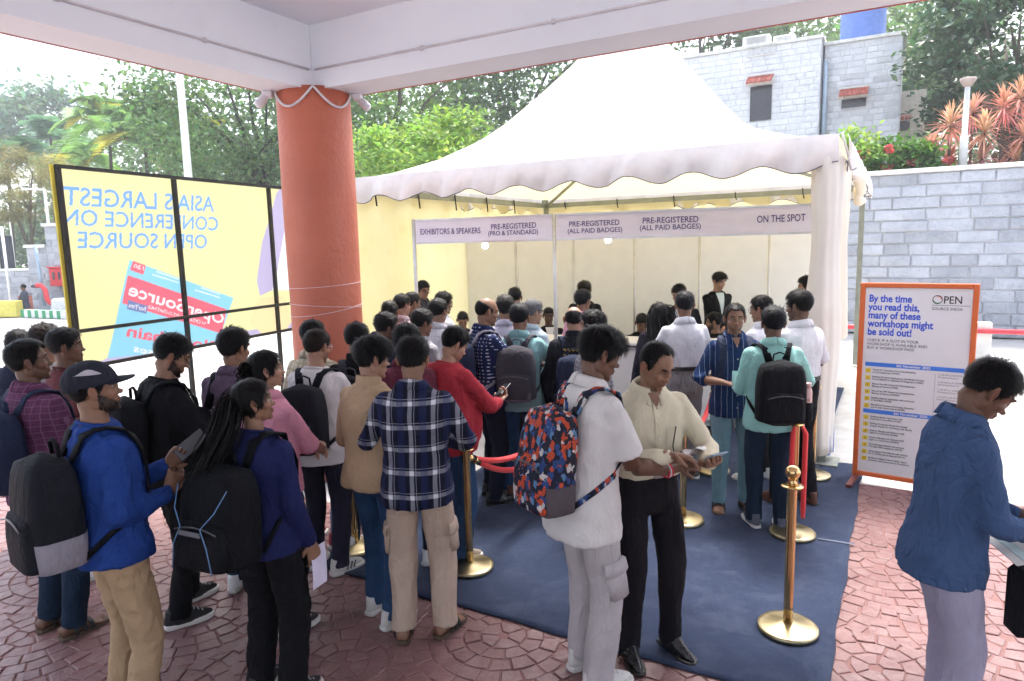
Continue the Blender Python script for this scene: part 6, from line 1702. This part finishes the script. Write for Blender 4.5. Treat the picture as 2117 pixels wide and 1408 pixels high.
# 9 ponytail
F = who('ponytail person in navy cardigan with glasses', 520, 786, 1.62, 24, lod=2, fem=True, skin='m', head=(38, -6, 0), line='fem', hair='fem', top=cloth('cardigan_navy', (.012, .016, .075)), collar='crew', trous=black_c, leg='wide', glasses='wire', hr=(.20, .10, .84), hl=(-.18, .12, .86), hem=.82, shoes=('sneaker', snk_b), pr=((-1, .2, 0), (.05, .25, -1)), curl=(.5, .35), fold=.005)
pt = MB(); gp = smooth_path([F.H((0, -.075, .045)), F.H((0, -.115, .01)), F.bend((-.02, -.19, 1.46)), F.bend((-.05, -.25, 1.36)), F.bend((-.09, -.28, 1.24)), F.bend((-.12, -.30, 1.12)), F.bend((-.16, -.30, 1.04))], 16)
lock(pt, gp, .042, 460, .66, 5, .0022); pt.tube(gp[1:-3], [.018, .020, .022, .023, .024, .025, .025, .023, .020, .016, .010, .004], 10)
pto = pt.build('ponytail', hairb, F.root, True, True)
MB().tube([F.H(np.array([.024*math.cos(a), -.098, .022+.024*math.sin(a)])) for a in np.linspace(0, 6.283, 14)], .006, 6, False).build('hair_band', black_c, pto, True)
MB().ball(F.H((.078, -.004, -.034)), .004, 8, 6).build('earring', mat('pearl', (.8, .75, .65), .15), F.root, True)
backpack(F, 'big black backpack with thin blue piping on the ponytail person', packb, packb, .35, .50, .22, .84, pocket=True, tilt=.05)
for s_ in (-1, 1):
    MB().tube(F.packfit([(s_*.12, -.176, .06), (s_*.10, -.182, .18), (s_*.06, -.176, .26), (s_*.12, -.150, .33), (s_*.15, -.10, .42)]), .0026, 5).build('piping', mat('piping_blue', (.10, .22, .42), .5), F.pack, True)
MB().box(F.packfit([(0, -.182, .235)])[0], (.13, .004, .022), rotx(0)).build('badge', mat('badge_grey', (.10, .11, .13), .4), F.pack)
pp_ = F.hands['r']; e, _ = carried(F, 'paper_sheet', 'folded white paper held low by the ponytail person', 'paper', None); M_ = Matrix.Translation(F.root.location) @ Matrix.Rotation(F.root.rotation_euler.z, 4, 'Z') @ Matrix.Diagonal((F.sc,)*3+(1,))
e.location = M_ @ Vector(pp_[0]+pp_[1]*.07+np.array([0, .03, -.07])); MB().grid(lambda u, v: (.006*math.sin(v*3), -.055+u*.11, -.12+v*.22), 4, 6).build('sheet', mat('paper_lilac', (.62, .58, .72), .7), e, True)
# 10-12
F = who('person in white tee shirt carrying a black backpack near the pillar', 654, 683, 1.68, 12, lod=2, skin='l', head=(18, 10, 0), top=cloth('tee_white', (.66, .63, .64)), sleeve='half', collar='crew', trous=cloth('trousers_navy', (.022, .020, .038)), leg='reg', hair='crop', haircol='brown', glasses='clear', beard=.4, hl=(-.08, .32, 1.12), hr=(.12, .34, 1.14), er=(.5, -.5, -.8), shoes=('sneaker', snk_w), stance=((-.11, .02, 5), (.11, -.04, 30)), loose=1.1, hem=.80)
backpack(F, 'plain black backpack on the white tee shirt person', packc, packc, .31, .47, .17, .90)
a, fs = text_mesh('IMPULSE', .022, .0005, 1.0, 'CENTER'); MB().add(F.packfit([(q[0]+.03, -.152, .21+q[1]) for q in a]), fs).build('pack_print', mat('pack_letter', (.5, .5, .52), .5), F.pack)
phone(F, 'phone held low by the person in the white tee shirt', 'r', (0, .02, .03), (0, -.6, .8), (.3, .4, .5), lit=True)
for k in range(3):
    hp, kn, an, yw = F.LG['r']; Rf = rotz(-yw); b = np.array([an[0], an[1], 0])
    MB().ribbon([b+Rf@np.array([.050-.004*q, .015+.028*k+.008*q, .028+.014*q]) for q in range(4)], [Rf@np.array([1, 0, .4])]*4, .010, .003).build('stripe', lea_b, F.root)
who('person in cream patterned shirt behind the white tee shirt', 646, 663, 1.70, 22, lod=1, skin='m', head=(15, 5, 0), top=cloth('shirt_cream_print', (.52, .47, .36), 'check', c2=(.25, .2, .13), per=.05, wid=.25), collar='collar', trous=cloth('denim_pale', (.16, .20, .30)), sleeve='half', hair='crop', shoes=('sneaker', mat('sneaker_red', (.30, .03, .04), .6)))
F = who('person in black jacket with charcoal backpack right of the pillar', 737, 670, 1.68, 8, lod=1, skin='m', head=(10, 6, 0), top=black_c, collar='high', trous=jeand, hair='short')
backpack(F, 'charcoal backpack on the black jacket person', packc, packg, .29, .44, .16, .92)
# 13 beige
F = who('person in beige sweater and blue jeans looking right', 768, 701, 1.70, 28, lod=2, skin='l', head=(32, 8, 0), top=cloth('knit_beige', (.43, .30, .19)), collar='high', trous=jean, leg='reg', hair='quiff', hairlen=1.35, line='low', hl=(-.16, .25, 1.02), hr=(.15, .28, 1.04), hem=.84, shoes=('sneaker', snk_w), stance=((-.10, .05, 8), (.10, -.04, 8)), loose=1.08, fold=.005)
# 14 plaid
F = who('person in navy and white plaid shirt seen from behind', 852, 701, 1.72, 2, lod=2, skin='m', head=(8, 12, 0), top=cloth('plaid_navy', (.008, .009, .022), 'plaid', c2=(.36, .37, .44), per=.118, wid=.19), collar='collar', trous=cloth('cargo_beige', (.46, .35, .28)), leg='wide', hair='short', hairlen=1.15, hl=(-.13, .27, 1.06), hr=(.14, .27, 1.05), el=(-.8, -.6, -.3), er=(.8, -.6, -.3), hem=.80, shoes=('sandal', None), stance=((-.11, -.02, 4), (.12, .02, 28)), loose=1.06)
for q in ('l', 'r'): leg_patch(F, q, .60, .98, -.75, .55, .086, cloth('cargo_beige', (.46, .35, .28)))
# 15-16
who('curly haired person in maroon shirt between the beige sweater and plaid', 840, 675, 1.68, 15, lod=1, skin='m', head=(10, 8, 0), top=cloth('shirt_wine', (.13, .028, .05)), collar='collar', trous=jeand, hair='curly')
F = who('heavy set person in red sweater looking down at a phone', 938, 680, 1.66, 46, lod=2, skin='l', fat=.55, w=1.16, jaw=.10, head=(18, 26, 0), lean=5, top=cloth('sweater_red', (.36, .030, .045)), collar='crew', trous=jean, leg='wide', beard=.3, hair='short', hairlen=1.2, hl=(-.08, .36, 1.08), hr=(.12, .40, 1.10), er=(.8, -.4, -.5), pr=((-.3, .2, .9), (-.2, .8, .35)), hem=.82, shoes=('sneaker', mat('sneaker_tan', (.30, .24, .19), .7)), stance=((-.13, .06, 8), (.13, -.02, 8)))
phone(F, 'dark phone held by the red sweater person', 'r', (-.02, .02, .02), (-.2, -.4, .8), (.03, .04, .07))
e, b = carried(F, 'sling_strap', 'thin black sling strap across the red sweater back', 'strap', (0, -.15, 1.0))
sp_ = [F.bend(F.tpt(-.12+.27*u, 1.40-.36*u, .022, True))-b for u in np.linspace(0, 1, 10)]; MB().ribbon(sp_, [np.array([0, -1, 0])]*10, .018, .004).build('band', black_c, e, True)
# 17 balding navy dotted
F = who('balding person in navy dotted shirt with moustache holding a phone', 1006, 615, 1.78, 66, lod=2, skin='m', fat=.15, bald=.8, hair='bald', line='high', jaw=.06, head=(4, 12, 0), top=cloth('shirt_navy_dots', (.010, .018, .07), 'dots', c2=(.45, .5, .6), per=.028), collar='collar', trous=cloth('trousers_ink', (.008, .011, .024)), leg='reg', stache=.95, beard=.2, hl=(-.06, .30, 1.10), hr=(.08, .44, 1.10), er=(.3, -.6, -.8), pr=((-.2, .2, .95), (-.05, 1, .15)), hem=.82, shoes=('leather', lea_b), stance=((-.11, .05, 6), (.11, .0, 6)), sleeve='long')
phone(F, 'teal edged phone in the dotted shirt person\'s hand', 'r', (0, .03, .02), (0, -.2, .95), (.10, .30, .34))
backpack(F, 'navy backpack of the balding person in the dotted shirt', packn, packn, .29, .43, .14, .93, strapm=packl)
# 18-21
F = who('person in teal shirt and jeans with a grey backpack', 1074, 630, 1.70, 10, lod=2, skin='m', head=(12, 4, 0), top=cloth('shirt_teal', (.22, .40, .42)), collar='collar', trous=jean, leg='reg', hair='crop', hairlen=1.3, haircol='dark', hl=(-.1, .3, 1.1), hr=(.13, .30, 1.16), er=(.8, -.4, -.4), hem=.80, shoes=('leather', lea_br), loose=1.06)
backpack(F, 'grey backpack with quilted pocket on the teal shirt person', packg, packg, .33, .48, .20, .90)
MB().loft([F.packfit(r*np.array([1.02, 1, 1])+np.array([0, -.105, .02])) for r in shape_box(.27, .12, .05)]).build('quilted_pocket', cloth('pack_mauve', (.10, .095, .13), rough=.6), F.pack, True)
who('grey haired person with glasses beside the teal shirt', 1102, 622, 1.68, 52, lod=1, skin='l', head=(10, 8, 0), top=cloth('shirt_pale_blue', (.38, .45, .52)), collar='collar', trous=grey_t, hair='short', haircol='grey', glasses='black')
who('person in pale lilac shirt left of the teal shirt', 1044, 615, 1.70, 4, lod=1, skin='m', head=(0, 4, 0), top=cloth('shirt_lilac', (.46, .44, .55)), collar='collar', trous=charc, hair='short', hairlen=1.5, line='low')
who('dark haired person at the counter behind the lilac shirt', 1064, 596, 1.70, 10, lod=0, skin='m', head=(0, 8, 0), top=cloth('shirt_slate', (.10, .12, .17)), collar='collar', trous=charc, hair='short')
# 22 far left of the counter
who('person in pinkish checked shirt near the header post', 831, 610, 1.70, 28, lod=1, skin='l', head=(15, 4, 0), top=cloth('check_pinkish', (.42, .30, .32), 'check', c2=(.55, .48, .5), per=.03, wid=.2), collar='collar', trous=jeand, hair='short')
who('dark clothed person left of the pinkish checked shirt', 805, 624, 1.68, 10, lod=0, skin='m', head=(0, 4, 0), top=navy_c, trous=jeand, hair='short')
F = who('curly haired person facing right in front of the pillar\'s right', 797, 651, 1.66, 48, lod=1, skin='d', head=(10, 12, 0), top=cloth('shirt_blueblack', (.015, .022, .05)), collar='collar', trous=jeand, hair='curly', beard=.7)
who('person with glasses in grey shirt left of the red sweater', 872, 643, 1.66, 44, lod=1, skin='m', head=(12, 10, 0), top=cloth('shirt_ash', (.34, .33, .37)), collar='collar', trous=jeand, hair='mop', glasses='black')
who('person in white checked shirt beside the header post', 906, 620, 1.70, 26, lod=1, skin='m', head=(8, 4, 0), top=cloth('check_white', (.55, .54, .58), 'check', c2=(.35, .36, .45), per=.04, wid=.12), collar='collar', trous=jeand, hair='mop', hairlen=.8, glasses='wire')
who('person with glasses in white shirt behind the checked shirt', 917, 606, 1.70, 60, lod=1, skin='m', head=(5, 10, 0), top=white_c, collar='collar', trous=charc, hair='short', hairlen=1.2, glasses='black')
who('person in brown shirt beside the aluminium post', 852, 606, 1.70, 55, lod=0, skin='m', head=(0, 8, 0), top=cloth('shirt_brown', (.10, .07, .06)), collar='collar', trous=jeand, hair='short')
F = who('booth helper with glasses in dark grey behind the header post', 874, 582, 1.75, 150, lod=1, skin='m', head=(-10, 14, 0), top=cloth('shirt_charcoal', (.05, .05, .055)), collar='collar', trous=charc, hair='short', glasses='black')
who('seated dark haired helper low behind the white shirts', 956, 646, 1.70, 170, lod=0, skin='m', head=(0, 25, 0), sit=True, top=suit_c, trous=charc, hair='short')
# 23 booth staff
F = who('seated helper in dark suit by the middle header post', 1134, 637, 1.72, 175, lod=1, skin='d', head=(8, 8, 0), sit=True, top=suit_c, trous=suit_c, hair='crop', beard=.4); suit_front(F)
who('standing person in dark suit with back turned at the counter', 1208, 583, 1.70, 28, lod=1, skin='m', head=(-30, 6, 0), top=suit_c, trous=suit_c, hair='quiff', hairlen=1.2, w=1.06, hem=.76)
who('person in pink shirt hidden before the dark suit', 1205, 601, 1.70, 42, lod=1, skin='m', head=(0, 4, 0), top=cloth('shirt_rose', (.55, .28, .36)), collar='collar', trous=charc, hair='short', hairlen=1.2)
F = who('bald person in black printed jacket with navy backpack', 1186, 633, 1.68, 8, lod=1, skin='l', bald=.95, hair='bald', line='high', head=(0, 4, 0), top=cloth('jacket_black_print', (.012, .013, .02)), collar='high', trous=charc, w=1.05)
backpack(F, 'navy backpack with round badge on the bald person', packn, packn, .29, .43, .17, .88)
MB().lathe([(.001, 0), (.022, 0), (.022, .006), (.001, .006)], (0, 0, 0), 16).build('badge_disc', mat('badge_silver', (.5, .5, .52), .4), F.pack).matrix_local = Matrix.Translation(Vector(F.packfit([(.03, -.112, .30)])[0])) @ Matrix.Rotation(rad(90), 4, 'X')
prm2 = mat('jacket_print_yellow', (.55, .38, .08), .7)
for s_ in (0, 1):
    for q in range(5): MB().ribbon([F.bend(F.tpt(-.085+.036*q+.011*j, 1.335-.045*s_+.008*math.sin(j*2.1+q), .021, True)) for j in range(3)], [np.array([0, -1., 0])]*3, .012+.004*(q % 2), .002).build('back_print', prm2, F.root)
who('curly haired person in grey checked shirt facing left', 1224, 646, 1.68, -62, lod=1, skin='l', head=(-5, 0, 0), top=cloth('check_grey', (.30, .30, .33), 'check', c2=(.05, .05, .07), per=.035, wid=.3), collar='collar', trous=jeand, hair='curly', beard=.4)
# 27 the two men in front
F = who('person in white shirt with patterned backpack reaching forward', 1240, 681, 1.81, 58, lod=2, skin='d', head=(20, 16, 0), lean=7, w=.96, top=cloth('shirt_offwhite', (.60, .575, .57), fold=.2), sleeve='short', collar='collar', trous=cloth('cargo_lilac', (.42, .385, .40)), leg='wide', hair='quiff', hairlen=1.2, line='low', hl=(-.10, .36, 1.02), hr=(.20, .38, 1.03), er=(.2, -.6, -1.0), pr=((-.5, .1, -.8), (.12, 1, .12)), curl=(.5, .75), hem=.74, shoes=('sneaker', snk_w), stance=((-.10, .06, 6), (.10, .0, 8)), loose=1.06, fold=.006)
prt = cloth('pack_print', (.02, .02, .03), 'print', rough=.7)
backpack(F, 'patterned orange and blue backpack with grey base', prt, prt, .285, .47, .16, .88, low=cloth('pack_greyplum', (.085, .07, .08), rough=.7), strapm=prt)
wr, d_, pn_ = F.hands['r']
for k, cm in enumerate((mat('thread_red', (.55, .03, .05), .8), mat('thread_white', (.65, .6, .6), .8), mat('thread_red', (.55, .03, .05), .8))):
    c_ = wr-d_*(.035+.010*k); u_ = np.cross(d_, (0, 0, 1)); u_ /= np.linalg.norm(u_); v2 = np.cross(u_, d_)
    MB().tube([c_+u_*.033*math.cos(a)+v2*.031*math.sin(a) for a in np.linspace(0, 6.283, 16)], .0042, 6, False).build('wrist_thread', cm, F.root, True)
leg_patch(F, 'r', .62, 1.02, -.6, .7, .086, cloth('cargo_lilac', (.42, .385, .40)))
FK = who('moustached person in cream shirt pointing at a phone', 1357, 709, 1.72, 168, lod=2, skin='m', hair='crop', hairlen=.8, line='rec', stache=.95, head=(-22, 26, 0), lean=3, fat=.12, top=cloth('shirt_cream', (.60, .55, .41), fold=.16), collar='collar', sleeve='long', trous=charc, leg='reg', tuck=belt_b, hl=(-.17, .33, 1.13), hr=(.00, .29, 1.17), el=(-.7, -.5, -.6), er=(.9, -.3, -.6), pl=((.35, .2, .9), (.15, .9, .25)), pr=((-.3, .5, -.8), (-.85, .55, -.05)), curl=(.35, .45), shoes=('leather', lea_b), stance=((-.13, .02, 16), (.11, .03, 4)), fold=.006)
placket(FK, cloth('shirt_cream', (.60, .55, .41), fold=.16))
MB().loft([[FK.bend(FK.tpt(q, z, .0165)) for q in np.linspace(-.135, -.045, 7)] for z in np.linspace(1.14, 1.26, 6)], False, False).build('pocket', cloth('shirt_cream', (.60, .55, .41), fold=.16), FK.root, True)
MB().tube([FK.bend(FK.tpt(-.09, 1.275, .03)), FK.bend(FK.tpt(-.085, 1.25, .028)), FK.bend(FK.tpt(-.07, 1.18, .03)), FK.bend(FK.tpt(-.08, 1.12, .03)), FK.bend(FK.tpt(-.10, 1.10, .03))], .0032, 6).build('pocket_cord', lea_b, FK.root, True)
MB().box(FK.bend(np.array([0, .150, 1.03])), (.05, .012, .038), None, .004).build('buckle', mat('buckle_steel', (.35, .34, .33), .25, .9), FK.root)
phone(FK, 'gold edged phone in the cream shirt person\'s palm', 'l', (-.01, .01, .015), (.1, -.45, .9), (.30, .25, .18))
wr, d_, pn_ = F.hands['r']; e, _ = carried(F, 'paper_scrap', 'crumpled white paper scrap between the two men\'s hands', 'paper', None); M_ = Matrix.Translation(F.root.location) @ Matrix.Rotation(F.root.rotation_euler.z, 4, 'Z') @ Matrix.Diagonal((F.sc,)*3+(1,))
e.location = M_ @ Vector(wr+d_*.10+np.array([0, .0, .03])); MB().grid(lambda u, v: (-.05+u*.10+.006*math.sin(v*9), -.04+v*.10, .015*math.sin(u*8+v*3)+.04*u), 8, 8).build('sheet', mat('paper_white', (.70, .69, .68), .7), e, True)
# 29-39 right half of the queue
F = who('long haired person in dark hoodie at the counter', 1362, 628, 1.62, -8, lod=1, fem=True, skin='l', head=(0, 4, 0), line='fem', hair='fem', hairlen=1.5, top=cloth('hoodie_plum', (.022, .018, .032)), collar='high', trous=black_c, loose=1.1)
lh = MB()
for s_ in (-1, 0, 1): lock(lh, smooth_path([F.H((s_*.05, -.03, .09)), F.H((s_*.085, -.06, .0)), F.bend((s_*.10, -.10, 1.44)), F.bend((s_*.11, -.16, 1.32)), F.bend((s_*.10, -.17, 1.20))], 10), .035, 90, .8, 20+s_, .005)
lh.build('long_hair', hairb, F.root, True, True)
who('seated helper in dark suit with bowed head', 1327, 650, 1.70, 178, lod=1, skin='m', head=(0, 30, 0), sit=True, top=suit_c, trous=suit_c, hair='short')
F = who('person in white shirt and grey trousers at the counter', 1415, 605, 1.74, -4, lod=1, skin='m', head=(2, 4, 0), top=white_c, collar='collar', trous=grey_t, leg='reg', tuck=belt_b, hair='short', haircol='dark', hl=(-.14, .30, 1.08), hr=(.14, .30, 1.08), el=(-.7, -.6, -.5), er=(.7, -.6, -.5), shoes=('sneaker', mat('sneaker_olive', (.10, .095, .08), .7)))
F = who('dark suited helper partly hidden behind the white shirt', 1404, 589, 1.70, 200, lod=1, skin='l', head=(20, 20, 0), top=suit_c, trous=suit_c, hair='short', beard=.5); suit_front(F)
F = who('standing young helper in black blazer behind the counter', 1487, 564, 1.76, 168, lod=1, skin='l', head=(-16, 16, 0), top=suit_c, trous=suit_c, hair='quiff', hairlen=1.1, hl=(.02, .22, .98), hr=(-.02, .24, 1.0)); suit_front(F, cloth('shirt_mint_pale', (.50, .58, .56)))
who('seated bearded helper looking left behind the striped shirt', 1476, 648, 1.70, -70, lod=1, skin='m', head=(0, 4, 0), sit=True, top=suit_c, trous=suit_c, hair='short', hairlen=1.2, beard=1.0)
F = who('person in navy pinstriped shirt facing the camera', 1520, 630, 1.69, 186, lod=2, skin='m', head=(4, 2, 0), top=cloth('stripe_navy', (.010, .028, .095), 'stripe', c2=(.34, .40, .52), per=.042, wid=.055), sleeve='rolled', collar='collar', trous=cloth('trousers_teal', (.15, .27, .32)), leg='reg', beard=.45, stache=.6, hair='crop', line='high', hr=(.11, .22, 1.10), hl=(-.20, .14, .95), er=(.8, -.5, -.5), pr=((-.3, .2, .9), (-.8, .6, -.1)), hem=.79, shoes=('sandal', None), stance=((-.11, .0, 10), (.11, .03, 10)))
placket(F, cloth('stripe_plain', (.010, .028, .095)), .85, 1.40, 6)
backpack(F, 'navy backpack worn by the pinstriped shirt person', packn, packn, .28, .42, .14, .93)
wr, d_, pn_ = F.hands['r']; e, _ = carried(F, 'paper_slip', 'pale green slip held by the pinstriped shirt person', 'paper', None); M_ = Matrix.Translation(F.root.location) @ Matrix.Rotation(F.root.rotation_euler.z, 4, 'Z') @ Matrix.Diagonal((F.sc,)*3+(1,))
e.location = M_ @ Vector(wr+d_*.09+np.array([0, .03, .01])); MB().grid(lambda u, v: (-.05+u*.09, .004*math.sin(u*5), -.03+v*.14), 4, 5).build('sheet', mat('paper_mint', (.48, .62, .64), .7), e, True)
who('person with glasses in white shirt looking left at the counter', 1574, 613, 1.70, -35, lod=1, skin='m', head=(-15, 8, 0), top=white_c, collar='collar', trous=charc, hair='short', glasses='black')
F = who('person in mint shirt with black backpack and bottle', 1599, 637, 1.70, 6, lod=2, skin='d', head=(-4, 2, 0), top=cloth('shirt_mint', (.27, .52, .48)), collar='collar', trous=jeand, leg='reg', hair='short', haircol='dark', hl=(-.12, .28, 1.08), hr=(.17, .30, 1.02), er=(.9, -.3, -.4), hem=.80, shoes=('sneaker', snk_g), stance=((-.09, .06, 8), (.09, -.02, 8)), loose=1.06)
backpack(F, 'black backpack with side bottle on the mint shirt person', packb, packb, .33, .47, .20, .88)
e, b = carried(F, 'water_bottle', 'pink steel bottle in the black backpack side pocket', 'bottle', (.17, -.26, .98))
bt_ = F.bend(np.array([.172, -.262, .98]))-b
MB().lathe([(.032, 0), (.034, .01), (.034, .15), (.028, .17), (.022, .18), (.027, .182), (.027, .21), (.001, .212)], bt_, 20).build('bottle', mat('bottle_rose', (.50, .33, .32), .3, .5), e, True)
MB().lathe([(.038, -.06), (.042, -.05), (.040, .07), (.036, .072)], bt_, 16).build('side_pocket', packb, F.pack, True).location = Vector(b-F.packb)
F = who('person in white half sleeved shirt and black trousers by the tent post', 1652, 603, 1.78, -22, lod=2, skin='d', head=(-18, 6, 0), top=white_c, sleeve='half', collar='collar', trous=black_c, leg='reg', tuck=belt_b, glasses='black', beard=.5, hair='mop', hairlen=.8, hl=(-.12, .30, 1.12), hr=(.17, .26, 1.02), er=(.9, -.5, -.3), shoes=('leather', lea_br), stance=((-.12, .06, 8), (.12, -.04, 10)), fat=.1)
F = who('helper in dark suit with red tie at the booth right end', 1668, 573, 1.74, -70, lod=1, skin='l', head=(0, 6, 0), top=suit_c, trous=suit_c, hair='mop', beard=.9); suit_front(F, white_c, cloth('tie_red', (.50, .02, .03)))
# 40 right foreground
F = who('person in blue shirt at the right edge bent over papers', 2046, 748, 1.74, 100, lod=2, skin='d', w=.96, head=(6, 38, 0), lean=6, top=cloth('shirt_steelblue', (.050, .092, .195), fold=.7), collar='collar', sleeve='long', trous=cloth('trousers_lilac', (.33, .31, .41)), leg='reg', hair='short', hl=(-.05, .29, 1.03), hr=(.07, .30, 1.00), er=(.6, -.5, -.7), el=(-.6, -.5, -.7), pr=((-.4, .2, .8), (-.3, .9, .1)), hem=.80, stance=((-.12, .06, 6), (.12, .0, 6)), fold=.006)
e, b = carried(F, 'document_stack', 'papers and black folder held by the blue shirt person', 'papers', None); M_ = Matrix.Translation(F.root.location) @ Matrix.Rotation(F.root.rotation_euler.z, 4, 'Z') @ Matrix.Diagonal((F.sc,)*3+(1,))
e.location = M_ @ Vector((.04, .33, .95))
for k, cm in enumerate((mat('paper_white', (.70, .69, .68), .7), mat('paper_mint', (.48, .62, .64), .7), mat('paper_white', (.70, .69, .68), .7))): MB().box((.0, .03*k, .012*k), (.24, .30, .004), rotx(.28)).build('sheet', cm, e)
MB().box((.10, .0, -.19), (.10, .30, .27), None, .02).build('folder', packb, e)
phone(F, 'small phone over the papers at the right edge', 'r', (0, .03, .03), (0, -.4, .9), (.5, .5, .55), lit=True)
ly = MB(); rb = smooth_path([(.22, .26, .95), (.23, .25, .80), (.235, .24, .55), (.23, .23, .30), (.23, .23, .12)], 12)
e, _ = carried(F, 'lanyard', 'pale lilac printed lanyard hanging by the right edge trousers', 'lanyard', None)
MB().ribbon(rb, [np.array([1., 0, 0])]*12, .022, .002).build('ribbon', mat('lanyard_lilac', (.52, .48, .62), .6), e, True)
for z in (.30, .42, .58, .72):
    text_on('lettering', 'OPEN', .022, np.array([.2375, .235, z]), np.array([0, -.0, -1]), np.array([0, 1, 0]), .0, sblk, e)
# far seated person
F = person('seated person in dark top on the kerb by the planters', 0, 0, 250, h=1.7, lod=0, sit=True, top=cloth('tee_grey_blue', (.05, .06, .09)), trous=cloth('trousers_pale', (.40, .40, .45)), sleeve='rolled', hair='short', skin='d', hl=(-.1, .35, 1.0), hr=(.1, .35, 1.0))
g_ = G(55, 652); F.root.location = (g_[0], g_[1], -.10)
finish_garments()
# ---- the hazy air
hz = NT('haze_air'); hz.t.nodes.remove(hz.b)
pvn = hz.n('ShaderNodeVolumePrincipled'); pvn.inputs['Color'].default_value = (.93, .96, 1.0, 1); pvn.inputs['Density'].default_value = .0024; pvn.inputs['Anisotropy'].default_value = 0.3
hz.lk(pvn.outputs[0], hz.out.inputs['Volume'])
hb = MB().box((0, 55, 12), (320, 190, 26.2)).build('haze', hz.m); tag(hb, None, None, None, 'stuff')
